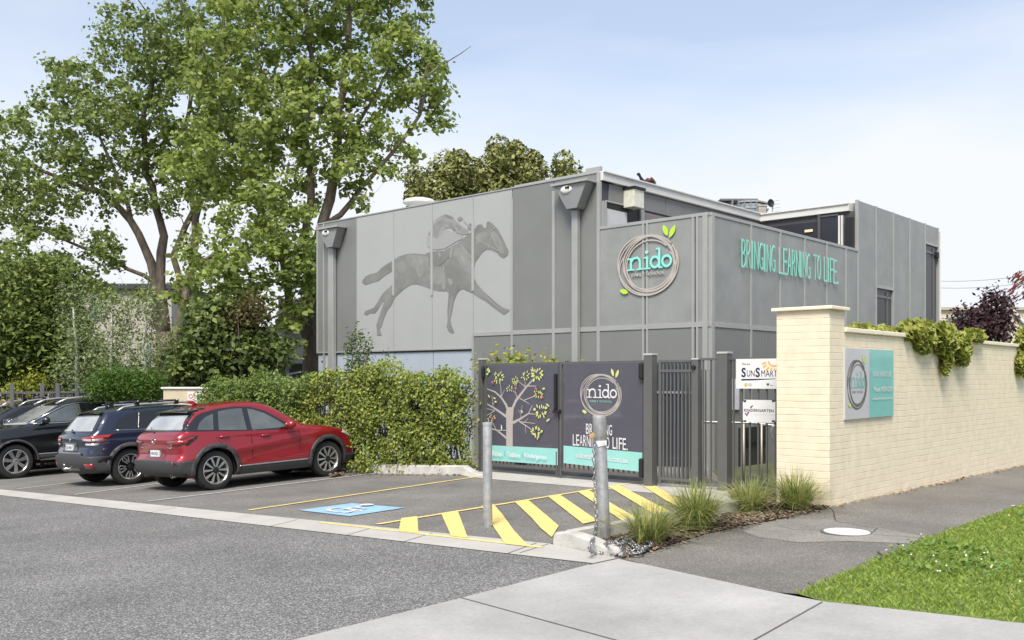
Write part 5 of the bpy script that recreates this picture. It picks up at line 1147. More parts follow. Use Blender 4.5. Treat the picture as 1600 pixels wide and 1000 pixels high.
# hedge: creeper over a steel fence
HA = G(752, 741) + Vector((-.25, .42, 0)); HB = G(540, 741) + Vector((.05, .45, 0)); HC = G(395, 737) + Vector((0, .5, 0)); HC = Vector((-6.75, 21.1, 0))
hd = (HC - HA).to_2d(); HP = PL(HC, (HA - HC)); HLn = hd.length
def hedge():
    rg = np.random.default_rng(31); ex = .2
    t = root('vine_fence', HP.P(HLn / 2, hz(*HP.P(HLn / 2, 0)[:2])), 'steel bar fence smothered in yellow-green leafy creeper behind the red car', 'hedge')
    ncl = 2500; per = 22; n = ncl * per; u = np.repeat(rg.uniform(-ex, HLn, ncl), per); P = HP.O.to_tuple()
    topf = lambda u: 1.60 + .10 * np.sin(u * 1.7) + .07 * np.sin(u * 4.1 + 1) + .05 * np.sin(u * 9.3) - np.clip((3.2 - u) * .10, 0, .35)
    zz = np.repeat(rg.uniform(0, 1, ncl) ** .85, per); j3 = rg.normal(size=(n, 3)) * [.075, .06, .085]; jc = np.repeat(rg.uniform(-.03, .13, ncl), per); u = u + j3[:, 0]; X = HP.O.x + HP.eu.x * u; Y = HP.O.y + HP.eu.y * u; g0 = h(X, Y) + .02
    thick = .17 + .10 * np.sin(u * 2.3 + zz * 5) * np.sin(zz * 7 + u) + .09 * zz + .05 * np.sin(u * 6 + zz * 11)
    d = j3[:, 1] - .06 + jc + thick * np.repeat(np.where(rg.uniform(0, 1, ncl) < .8, 1, -.6), per)
    z = g0 + (topf(u) - g0) * zz + j3[:, 2]; z = np.maximum(z, g0 + .03)
    hole = (np.sin(u * 3.9 + 1.3) * np.sin(z * 4.7 + u * 1.1) > .80) & (z < 1.2); keep = ~hole; 
    C = np.stack([X + HP.n.x * d, Y + HP.n.y * d, z], -1)[keep]; n = len(C)
    # shaggy top
    k2 = 3200; u2 = rg.uniform(-ex, HLn, k2); z2 = topf(u2) + np.abs(rg.normal(0, .07, k2)) + .08 * (np.sin(u2 * 5.3) > .6) * rg.uniform(0, 1, k2); d2 = rg.normal(.05, .17, k2)
    C = np.concatenate([C, np.stack([HP.O.x + HP.eu.x * u2 + HP.n.x * d2, HP.O.y + HP.eu.y * u2 + HP.n.y * d2, z2], -1)]); n = len(C)
    nn = rg.normal(size=(n, 3)) * .65 + np.array([HP.n.x * .7, HP.n.y * .7, .6]); A = leafquads(C, nn, rg.uniform(.035, .095, n), .58, rg)
    dark = mat_leaf('creeper_leaf', [(.08, .13, .025), (.15, .21, .04), (.28, .34, .06), (.47, .48, .12), (.20, .26, .045), (.11, .16, .03), (.36, .40, .08)], .3)
    un = (C[:, 0] - HP.O.x) * HP.eu.x + (C[:, 1] - HP.O.y) * HP.eu.y; left = un + .35 * np.sin(C[:, 2] * 3.1) < 2.7
    fastmesh('foliage', A[~left], np.arange((~left).sum() * 4), dark, t)
    fastmesh('green_foliage', A[left], np.arange(left.sum() * 4), mat_leaf('creeper_leaf_green', [(.06, .11, .022), (.10, .17, .035), (.17, .24, .05), (.28, .34, .08), (.13, .20, .04)], .3), t)
    # inner mass of stems, added as a dark core to block light
    m = MB()
    for k in range(420):
        uu = random.uniform(-ex, HLn); zb = hz(*HP.P(uu, 0)[:2]); zt = float(topf(np.array(uu))) - .15; a = zb + random.uniform(0, .8) * (zt - zb); 
        m.tube([HP.P(uu, a, random.uniform(-.1, .14)), HP.P(uu + random.uniform(-.25, .25), (a + zt) / 2, random.uniform(-.1, .16)), HP.P(uu + random.uniform(-.4, .4), min(zt, a + random.uniform(.4, 1)), random.uniform(-.1, .14))], .008, 4, cap=False)
    m.build('stems', M('creeper_stem', (.09, .06, .035), .95, var=.3), t)
    for k in range(int((HLn + ex) / .13)):
        uu = -ex + k * .13; p = HP.P(uu, 0); m = MB(); m.box(HP, uu - .011, uu + .011, hz(p.x, p.y) + .1, float(topf(np.array(uu))) - .25, -.03, -.008); m.build('bar', FENCE, t)
    m = MB()
    for uu in np.arange(-ex, HLn, 2.05): p = HP.P(uu, 0); m.box(HP, uu - .035, uu + .035, hz(p.x, p.y), float(topf(np.array(uu))) - .1, -.05, .03)
    m.build('rail_post', FENCE, t)
hedge()
bush('shrub', 'yellow-green leafy shrub showing above the left banner gate', [(812, 577, 62, 20, 0, .4), (775, 580, 35, 14, 0, .3), (850, 578, 30, 12, 0, .3)], 18.9, 210, .10, [(.12, .17, .02), (.27, .31, .045), (.42, .42, .08), (.20, .25, .03)], 41, per=26, base=(812, 640))
bush('hedge_sapling', 'upright leafy shoots sticking out above the creeper hedge', [(546, 545, 6, 25, 0, .1), (560, 535, 8, 32, .05, .12), (571, 550, 7, 24, 0, .1), (558, 575, 20, 22, 0, .15), (607, 562, 7, 12, 0, .1)], 19.3, 90, .085, [(.06, .10, .03), (.10, .15, .05), (.16, .22, .08)], 42, per=9, md=.06, rad=.06, asp=.4, base=(556, 700))
# ivy shrub, dark mass with reddish patch
bush('ivy_shrub', 'large dark ivy-like shrub with brown patch behind the creeper hedge', [(330, 545, 42, 55, 0, 1.1), (385, 555, 55, 40, .2, 1.1), (415, 555, 26, 28, -.2, .8), (350, 500, 40, 26, 0, .8), (300, 580, 26, 30, 0, .7)], 24, 900, .16, [(.035, .06, .016), (.07, .11, .028), (.15, .20, .05), (.27, .33, .09), (.05, .08, .02)], 43, per=30, md=.2, rad=.18)
bush('copper_shrub', 'reddish brown leafy shrub at the top of the ivy', [(385, 490, 26, 22, 0, .5), (372, 505, 18, 22, 0, .4)], 23.6, 130, .12, [(.06, .04, .02), (.13, .09, .04), (.17, .19, .05), (.05, .05, .02)], 44, per=24, md=.16, base=(385, 620))
# far-left dense shrubs
bush('bushy_tree', 'dense feathery green tree at the left edge behind the metal fence', [(35, 520, 65, 85, 0, 2.0), (85, 500, 38, 60, .5, 1.5), (0, 560, 60, 60, 0, 1.6), (60, 440, 60, 35, .5, 1.4), (120, 560, 30, 45, 0, 1.2)], 27, 1250, .16, [(.06, .095, .02), (.10, .15, .03), (.17, .23, .05), (.26, .32, .08), (.08, .12, .025)], 45, cat='tree', per=30, md=.24, rad=.22, asp=.45)
bush('yellow_shrub', 'small yellow-leaved shrub behind the metal fence posts', [(48, 598, 20, 12, 0, .3), (30, 610, 20, 9, 0, .3)], 25.6, 60, .10, [(.20, .24, .03), (.36, .38, .05), (.13, .18, .03)], 46, per=18, md=.12)
SILV = [(.11, .16, .05), (.17, .23, .08), (.25, .31, .12), (.33, .38, .19), (.14, .19, .06)]
BIRCHB = M('birch_bark', (.50, .48, .43), .8, 0, .35, 14, .3, 30)
def birch(px, top, bot, lean, seed, label, rx=32):
    dep = 25.5
    tree('birch_tree', label, dep, (px, bot), [([(px, bot), (px - lean, (top + bot) / 2), (px - lean * 1.6, top)], .055, .02)],
         [(px - lean, top + 10, rx, 50, .3, .6, 1), (px + 6, top + 80, rx * 1.1, 60, 0, .8, 1), (px - 10, top + 130, rx * .9, 45, 0, .7, 1)], 75, 60, .15, .085, MATS.get('birch_leaf') or mat_leaf('birch_leaf', SILV, .3), seed, md=.2, twr=.008, group='slender young birches behind the parked cars', flat=1.1, bark=BIRCHB, asp=.5, droop=.2)
birch(124, 480, 612, 6, 51, 'leftmost young birch with white trunk beside the metal fence')
birch(174, 490, 612, 0, 52, 'middle young birch in front of the cream house', 28)
birch(232, 480, 608, 6, 53, 'right young birch beside the broad trunk of the spreading tree', 30)
bush('clipped_shrub', 'rounded dark green fine-leaved shrub behind the roof-racked cars', [(190, 600, 38, 18, 0, .7), (225, 603, 32, 16, 0, .6), (165, 606, 24, 13, 0, .5)], 23, 520, .085, [(.045, .10, .012), (.08, .155, .02), (.12, .21, .035)], 54, per=34, md=.1, rad=.10, asp=.3, flat=1.4)
bush('brush_shrub', 'pale mixed shrubs between the birches and the spreading tree', [(275, 575, 34, 26, .5, .8), (150, 585, 50, 20, 1.5, .8), (255, 600, 30, 12, .5, .5), (90, 590, 40, 20, 1, .8)], 26, 620, .10, [(.07, .10, .03), (.12, .16, .05), (.20, .23, .09), (.24, .2, .11), (.09, .12, .04)], 55, per=24, md=.2, rad=.18, asp=.4)
# cypress beyond the roof
CYP = [(.15, .17, .05), (.24, .26, .075), (.36, .365, .12), (.18, .20, .055), (.115, .13, .04)]
def cypress(label, blobs, dep, n, seed, base):
    rg = np.random.default_rng(seed)
    t = root('cypress_tree', (lambda p: (p.x, p.y, hz(p.x, p.y)))(PT(base, 500, dep)), label, 'tree', 'olive cypresses beyond the roof')
    B = [(PT(x, y, dep + dz), (rx / F * dep, 2.2, rz / F * dep), 1) for x, y, rx, rz, dz in blobs]
    Cn = thin(cloud(B, n * 4, rg, .9), .75, rg)[:n]; per = 200
    C = np.repeat(Cn, per, 0); N_ = len(C); d = rg.normal(size=(N_, 3)); d /= np.linalg.norm(d, axis=1, keepdims=True); d *= rg.uniform(.5, 1, (N_, 1)) ** .4 * np.repeat(rg.uniform(.38, .75, len(Cn)), per)[:, None]
    A = leafquads(C + d, d + rg.normal(size=(N_, 3)) * .35 + [0, 0, .3], rg.uniform(.14, .3, N_), .5, rg)
    fastmesh('crown', A, np.arange(N_ * 4), MATS.get('cypress_leaf') or mat_leaf('cypress_leaf', CYP, .12), t)
    m = MB(); p = PT(base, 500, dep); m.tube([(p.x, p.y, hz(p.x, p.y)), (p.x, p.y, 6), (p.x + .3, p.y, 9)], [.5, .35, .15], 8)
    for k in range(40):
        c = Cn[rg.integers(len(Cn))]; m.tube([(p.x, p.y, max(3, c[2] - 2.5)), tuple((np.array((p.x, p.y, c[2] - 1)) + c) / 2), tuple(c)], [.14, .08, .03], 5)
    m.build('trunk', BARK, t, 'all')
cypress('broad olive-green lumpy cypress showing above the roof behind the mural', [(670, 300, 40, 28, 0), (715, 280, 34, 32, 0), (760, 290, 45, 40, .5), (790, 260, 34, 32, 0), (822, 275, 22, 30, 0), (805, 310, 40, 30, 0), (700, 320, 60, 20, 0)], 44, 210, 61, 760)
cypress('small olive-green cypress top beside the rainwater head', [(884, 272, 22, 14, 0), (880, 300, 30, 20, 0)], 44, 34, 62, 884)
# creepers on the cream wall
def creeper(label, blobs, n, seed):
    rg = np.random.default_rng(seed); C = []
    for px, py, ru, rz, dd, dth in blobs:
        u, v = WB.uv(px, py); k = int(n * ru * rz * 3.6); a = rg.normal(size=(k, 3)); a /= np.linalg.norm(a, axis=1, keepdims=True); a *= rg.uniform(0, 1, (k, 1)) ** .33
        uu = u + a[:, 0] * ru; vv = v + a[:, 2] * rz; d = dd + a[:, 1] * dth
        C.append(np.stack([WB.O.x + WB.eu.x * uu + WB.n.x * d, WB.O.y + WB.eu.y * uu + WB.n.y * d, vv], -1))
    C = np.concatenate(C); p0 = C.mean(0); t = root('wall_creeper', (p0[0], p0[1], C[:, 2].min()), label, 'creeper', 'creepers hanging over the cream wall')
    nn = rg.normal(size=C.shape) * .55 + np.array([WB.n.x * .7, WB.n.y * .7, .7]); A = leafquads(C, nn, rg.uniform(.08, .17, len(C)), .9, rg)
    fastmesh('leaves', A, np.arange(len(A) * 4), MATS.get('grape_leaf') or mat_leaf('grape_leaf', [(.17, .21, .04), (.28, .32, .06), (.44, .44, .11), (.21, .25, .05), (.36, .37, .08)], .3), t)
    m = MB()
    for k in range(26):
        a, b = C[rg.integers(len(C))], C[rg.integers(len(C))]
        if np.linalg.norm(a - b) < .9: m.tube([a, (a + b) / 2 + [0, 0, .03], b], .007, 4, cap=False)
    m.build('stems', TWIG, t)
creeper('large leafy yellow-green creeper spilling over the middle of the cream wall', [(1440, 530, .42, .20, .02, .12), (1470, 530, .5, .26, .04, .15), (1495, 545, .34, .26, .06, .12), (1472, 562, .16, .15, .07, .06), (1468, 578, .06, .08, .08, .04), (1500, 558, .10, .12, .06, .05), (1520, 525, .45, .10, .02, .1), (1425, 522, .35, .10, .0, .1), (1400, 516, .6, .05, -.2, .15), (1370, 513, .4, .035, -.2, .1), (1455, 512, .6, .12, -.2, .2)], 2600, 71)
creeper('leafy creeper hanging over the cream wall at the right edge of the photo', [(1598, 540, .35, .35, .05, .15), (1592, 570, .3, .22, .05, .1), (1610, 530, .5, .3, .05, .15)], 2200, 72)
PURP = [(.035, .016, .022), (.065, .032, .04), (.10, .055, .06), (.045, .022, .03)]
bush('purple_shrub', 'lower purple-leaved shrub behind the cream wall', [(1517, 505, 14, 20, 0, .5), (1508, 520, 14, 14, 0, .4), (1527, 515, 10, 16, 0, .4), (1502, 515, 8, 10, 0, .3)], 19.5, 110, .10, PURP, 73, per=26, md=.13, rad=.13, base=(1515, 560), group='purple-leaved shrubs behind the wall', asp=.5)
bush('purple_shrub', 'taller purple-leaved shrub behind the cream wall', [(1553, 490, 13, 30, 0, .5), (1562, 508, 11, 22, 0, .4), (1546, 510, 14, 20, 0, .4), (1566, 486, 7, 12, 0, .3), (1550, 466, 5, 12, 0, .2)], 19.5, 170, .10, PURP, 74, per=28, md=.13, rad=.12, base=(1555, 560), group='purple-leaved shrubs behind the wall', asp=.5)
def redtree():
    dep = 21; b = PT(1745, 600, dep); b.z = hz(b.x, b.y); t = root('red_leaf_tree', b, 'drooping branch of red and dark green leaves at the right edge', 'tree')
    m = MB(); tip = []; top = PT(1740, 330, dep); m.tube([b - UZ * .1, b.lerp(top, .5) + Vector((.1, 0, 0)), top], [.14, .11, .06], 10); rg = np.random.default_rng(8)
    for k, (x, y) in enumerate(((1566, 468), (1580, 472), (1600, 462), (1590, 440), (1576, 436), (1612, 480), (1640, 430), (1680, 400))):
        e = PT(x, y, dep + rg.uniform(-.4, .4)); s = top.lerp(b, .12 + .03 * k); mid = s.lerp(e, .55) + Vector((0, 0, .28)); m.tube([s, mid, e], [.03, .015, .004], 6)
        for j in range(15): tip.append(np.array(mid.lerp(e, j / 14)) + rg.normal(0, .035, 3))
    m.build('trunk', BARK, t, 'all'); cc = cloud([(top + Vector((0, 0, .5)), (1.25, 1.25, 1.0), 1), (top + Vector((.5, 0, 1.1)), (.9, .9, .8), 1)], 420, rg); tip += list(cc); C = np.repeat(np.array(tip), 7, 0); C += rg.normal(0, .045, C.shape)
    dirv = rg.normal(size=C.shape) * .25 + [.6, 0, .55]; dirv /= np.linalg.norm(dirv, axis=1, keepdims=True); n = len(C); s = rg.uniform(.08, .18, (n, 1)); side = np.cross(dirv, rg.normal(size=C.shape)); side /= np.linalg.norm(side, axis=1, keepdims=True)
    A = np.stack([C - dirv * s / 2, C + side * s * .14, C + dirv * s / 2, C - side * s * .14], 1); fastmesh('leaves', A, np.arange(n * 4), mat_leaf('red_leaf', [(.22, .015, .02), (.12, .02, .02), (.06, .07, .03), (.28, .03, .03), (.10, .12, .06)], .25), t)
redtree()
# ================================================================ BACKGROUND
HAZEW = M('house_cream', (.43, .40, .35), .8, var=.05); HGREY = M('house_grey', (.28, .29, .31), .8, var=.05); HROOF = M('house_roof_dark', (.045, .048, .055), .7, var=.1); WINB = M('house_window', (.14, .19, .20), .1, var=.1, vs=1, coat=1)
X_ = (1, 0)
def house(label, dep, rects, base, name='house', ry=4):
    t = root(name, (lambda p: (p.x, p.y, hz(p.x, p.y)))(PT(base, 560, dep)), label, 'house')
    for nm, x0, x1, y0, y1, mat, d0, d1 in rects:
        p0 = PT(x0, y1, dep); p1 = PT(x1, y0, dep); z0 = hz(p0.x, p0.y) - .2 if y1 > 600 else p0.z
        m = MB(); m.abox(p0.x, p1.x, dep - d1, dep + d0, z0, p1.z); m.build(nm, mat, t)
house('cream two-storey house with bluish window beyond the birches', 46, [('wall', 128, 268, 452, 640, HAZEW, 6, 0), ('window', 143, 159, 465, 500, WINB, .1, .06), ('roof', 120, 275, 444, 452, HROOF, 6.3, .3), ('window', 143, 180, 552, 575, BLACK, .1, .05), ('pipe', 124, 127, 462, 530, HROOF, .1, .1), ('window', 228, 236, 540, 580, WINB, .1, .05)], 200)
house('dark-roofed house at the left edge beyond the dense tree', 48, [('roof', -60, 80, 422, 460, HROOF, 6, .5), ('wall', -50, 76, 460, 640, HAZEW, 6, 0), ('window', -10, 20, 468, 490, WINB, .1, .05)], 20)
house('grey house seen between the ivy shrub and the tall tree trunk', 42, [('wall', 275, 500, 510, 640, HGREY, 6, 0), ('roof', 440, 520, 468, 500, M('roof_tan', (.33, .29, .25), .8, var=.1), 6, .6), ('gutter', 436, 522, 500, 505, HROOF, .2, .7), ('wall_band', 435, 500, 540, 568, M('band_grey', (.19, .2, .2), .7, var=.05), .1, .3), ('window', 452, 472, 570, 590, BLACK, .1, .05), ('window', 284, 300, 510, 545, WINB, .1, .05)], 420)
def white_rail():
    a = PT(446, 586, 30); t = root('white_rail', a, 'white slanting rail beside the trunk of the tall tree', 'rail'); m = MB(); m.tube([PT(443, 568, 30), a, PT(470, 581, 30)], .03, 6); m.tube([a, (a.x, a.y, hz(a.x, a.y))], .03, 6); m.build('bar', WHITE_TRIM, t, True)
white_rail()
def planter():
    a = G(258, 655); a = PT(255, 608, 22.6); b = PT(338, 612, 22.6); pl = PL(a, (b - a).to_2d()); L_ = (b - a).to_2d().length
    t = root('low_wall', (a.x, a.y, hz(a.x, a.y)), 'low cream rendered wall with white coping behind the red car roof', 'wall')
    m = MB(); m.box(pl, 0, L_, hz(a.x, a.y) - .1, a.z, -.2, 0); m.build('wall_face', M('low_wall_cream', (.55, .47, .33), .8, var=.08), t, bevel=.01)
    m = MB(); m.box(pl, -.05, L_ + .05, a.z, a.z + .05, -.25, .04); m.build('coping', WHITE_TRIM, t, bevel=.01)
    c = pl.P(.75, a.z + .1); 
    s = root('parking_sign', PT(304, 625, 22.3), 'small white sign with red and green marks on the low cream wall', 'sign'); m = MB()
    p = PT(304, 623, 22.3); q2 = PL((p.x, p.y), (1, 0)); z0 = PT(304, 629, 22.3).z; m.box(q2, -.17, -.01, z0, z0 + .26, -.02, 0); m.box(q2, .02, .17, z0, z0 + .28, -.02, 0); m.build('plate', SG, s)
    m = MB(); m.lathe((p.x - .09, p.y - .004, z0 + .15), (0, -1, 0), [(.035, 0), (.055, .002), (.055, 0)], 16); m.build('red_ring', BRED, s); m = MB(); m.box(q2, .06, .12, z0 + .06, z0 + .2, .002, .006); m.build('green_mark', M('sign_green', (.05, .2, .08), .5, var=0), s)
    a = PT(268, 603, 24); b = PT(314, 603, 24); pl = PL(a, (b - a).to_2d()); t = root('timber_planter', (a.x, a.y, hz(a.x, a.y)), 'brown timber board edging below the ivy shrub', 'planter'); m = MB()
    for k in range(4): z = PT(268, 612 - k * 6, 24).z; m.box(pl, 0, (b - a).length, z, z + .085, -.1, 0)
    m.build('board', M('timber_brown', (.16, .085, .05), .8, var=.2, vs=8), t, bevel=.005)
planter()
def metal_fence():
    dep = 23.6; a = PT(-40, 625, dep); b = PT(140, 622, 25.2); pl = PL(a, (b - a).to_2d()); L_ = (b - a).to_2d().length; z0 = hz(a.x, a.y)
    t = root('steel_fence', (a.x, a.y, z0), 'grey steel fence with tall square posts behind the black car', 'fence')
    for px in (-30, 18.5, 66, 90, 120, 138):
        u = pl.u(px); zt = pl.uv(px, 599 if px < 130 else 612)[1]; m = MB(); m.box(pl, u - .045, u + .045, z0, zt, -.04, .04); m.build('post', M('post_grey', (.17, .175, .19), .5, .3, .1), t, bevel=.006)
    zr = pl.uv(40, 612)[1]; m = MB(); m.box(pl, 0, L_, zr - .05, zr, -.02, .02); m.box(pl, 0, L_, zr - 1.05, zr - 1.0, -.02, .02); m.build('rail', MATS['post_grey'], t)
    for k in range(int(L_ / .12)): m = MB(); m.box(pl, k * .12, k * .12 + .011, z0 + .1, zr - .04, -.01, .01); m.build('bar', MATS['post_grey'], t)
    a = PT(-40, 632, 25.6); b = PT(60, 634, 26.2); pl = PL(a, (b - a).to_2d()); t = root('timber_fence', (a.x, a.y, hz(a.x, a.y)), 'pale timber paling fence behind the steel fence', 'fence'); m = MB()
    zt = PT(0, 626, 25.8).z
    for k in range(28): m.box(pl, k * .15, k * .15 + .13, hz(a.x, a.y) - .05, zt + random.uniform(-.02, .02), -.02, 0)
    m.build('paling', M('timber_pale', (.33, .25, .17), .85, var=.2, vs=6), t)
metal_fence()
def right_house():
    dep = 40; t = root('cream_building', (PT(1520, 560, dep).x, dep, hz(20, 40)), 'cream low building with weatherboard walls beyond the brick wall', 'building')
    Cw = M('cream_board', (.62, .55, .42), .8, var=.05); p0 = PT(1440, 484.5, dep); p1 = PT(1640, 478, dep); m = MB(); m.abox(p0.x, p1.x + 1, dep, dep + 8, -.5, p0.z); m.build('wall', Cw, t)
    m = MB(); m.abox(p0.x - .1, p1.x + 1.1, dep - .15, dep + 8.1, p0.z, p0.z + .12); m.build('roof', M('trim_tan', (.42, .38, .31), .7, var=.05), t)
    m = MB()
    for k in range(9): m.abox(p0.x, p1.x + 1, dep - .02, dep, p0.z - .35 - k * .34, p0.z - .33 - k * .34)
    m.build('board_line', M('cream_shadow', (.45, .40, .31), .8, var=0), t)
    dep = 34; t = root('gable_house', (PT(1600, 560, dep).x, dep, hz(20, 34)), 'small cream gable end with white barge board at the right edge', 'house')
    ap = PT(1588, 488, dep); l = PT(1573, 505, dep); r = PT(1650, 560, dep); pl = PL((l.x, dep), (1, 0)); m = MB()
    m.prism(pl, [(ap.x - l.x - .2, -.5), (ap.x - l.x - .2, ap.z), (r.x - l.x, r.z), (r.x - l.x, -.5)], -5, 0); m.build('wall', Cw, t)
    m = MB(); m.prism(pl, [(ap.x - l.x - .2, ap.z), (ap.x - l.x - .2, ap.z + .14), (r.x - l.x, r.z + .14), (r.x - l.x, r.z)], -5, .15); m.build('barge_board', WHITE_TRIM, t)
right_house()
def tower():
    dep = 300; p = PT(1165, 500, dep); t = root('office_tower', (p.x, dep, hz(p.x, dep)), 'distant glass office tower top above the school roof', 'building')
    x0, x1, xm = PT(1131, 0, dep).x, PT(1200, 0, dep).x, PT(1182, 0, dep).x; z1 = PT(0, 315, dep).z
    m = MB(); m.prism_pts = None; n = 14; base = []
    for k in range(n + 1):
        s = k / n; base.append((x0 + 2 + (xm - x0 - 2) * s, dep - 3 * math.sin(s * math.pi * .6)))
    base += [(x1, dep + 1), (x1, dep + 14), (x0, dep + 14)]
    m.add([(x, y, -3) for x, y in base] + [(x, y, z1 - 1) for x, y in base], [tuple(range(len(base) - 1, -1, -1)), tuple(range(len(base), 2 * len(base)))] + [(i, (i + 1) % len(base), len(base) + (i + 1) % len(base), len(base) + i) for i in range(len(base))])
    m.build('tower_core', M('tower_glass', (.24, .32, .40), .12, .3, .3, .35, coat=.5), t)
    for k in range(9):
        m = MB(); z = z1 - .6 - k * 2.0; o = .25; b2 = [(x - (0 if x > x0 + 1 else .6), y - o) for x, y in base]; b2 = [(x + (.5 if x == x1 else 0), y) for x, y in b2]
        m.add([(x, y, z) for x, y in b2] + [(x, y, z + .5) for x, y in b2], [tuple(range(len(b2) - 1, -1, -1)), tuple(range(len(b2), 2 * len(b2)))] + [(i, (i + 1) % len(b2), len(b2) + (i + 1) % len(b2), len(b2) + i) for i in range(len(b2))]); m.build('floor_slab', M('tower_slab', (.35, .34, .33), .7, var=.05), t)
    m = MB(); m.abox(x0 - 1.5, xm, dep - 2, dep + 12, z1, z1 + .6); m.build('roof', M('tower_roof', (.13, .13, .14), .7, var=.05), t)
    m = MB(); [m.abox(x0 + 2 + k * 1.9, x0 + 2.15 + k * 1.9, dep - 3.6, dep - 1, -3, z1) for k in range(5)]; m.build('mullion', MATS['tower_slab'], t)
tower()
def cables():
    for y0, y1, lb in ((436, 415, 'upper thin overhead cable in the sky at the right'), (446, 428, 'lower thin overhead cable in the sky at the right')):
        a = PT(1405, y0, 60); b = PT(1750, y1 - 12, 40); m = MB(); m.tube([a.lerp(b, k / 12) - UZ * (.5 * math.sin(math.pi * k / 12)) for k in range(13)], .012, 5)
        tag(m.build('overhead_cable', M('cable', (.2, .2, .2), .8, var=0), smooth='all'), lb, 'cable', 'overhead cables at the right')
cables()
# low green belt far away so that the horizon is not bare
def belt():
    rg = np.random.default_rng(77); n = 16000; a = rg.uniform(-1.1, 1.25, n); r = rg.uniform(58, 78, n); X = np.sin(a) * r; Y = np.cos(a) * r
    k = (Y > 20); X, Y = X[k], Y[k]; n = len(X); Z = h(X, Y) + rg.uniform(0, 1, n) * (2.3 + 1.3 * np.sin(X * .3) * np.sin(X * .11 + 2)); C = np.stack([X, Y, Z], -1)
    A = leafquads(C, rg.normal(size=(n, 3)) + [0, -.5, .6], rg.uniform(.5, 1.2, n), .8, rg); tag(fastmesh('far_trees', A, np.arange(n * 4), mat_leaf('belt_leaf', [(.05, .08, .02), (.09, .13, .03), (.13, .17, .05)], .2)), 'far belt of low suburban greenery on the horizon', 'trees', kind='stuff')
belt()
# ================================================================ CARS
TYRE = M('tyre', (.018, .018, .018), .85, 0, .1, 10, .2, 60); PLAST = M('car_plastic', (.045, .046, .048), .6, 0, .06, 12, .15, 200); CHROME = M('chrome', (.62, .62, .62), .18, 1, .02); ALLOY = M('alloy', (.55, .55, .54), .25, .85, .03); RIMDK = M('rim_dark', (.02, .02, .022), .4, .3, .05)
CGLASS = M('car_glass', (.075, .085, .08), .03, 0, .45, 1.6, spec=1, coat=1); CGLASSB = glass('car_glass_black', (.010, .011, .013), .05); RGLASS = M('glass_sky_sheen', (.34, .35, .35), .06, 0, .3, 1.3, coat=1, spec=1); TRIMB = M('trim_gloss_black', (.008, .008, .009), .12, 0, 0, coat=1)  # pale tone of RGLASS stands in for sky reflection; CGLASS mottling imitates the interior
LAMPR = M('lamp_red', (.30, .012, .012), .12, 0, .15, 9, coat=1); LAMPW = M('lamp_clear', (.50, .50, .50), .12, .3, .15, 12, coat=1); PLATE = M('plate_white', (.66, .67, .68), .4, 0, .03); UNDER = M('underbody', (.012, .012, .012), .9)
def paint(name, col, metal=.35): return M(name, col, .32, metal, .0, coat=1, coatr=.02, spec=.5)
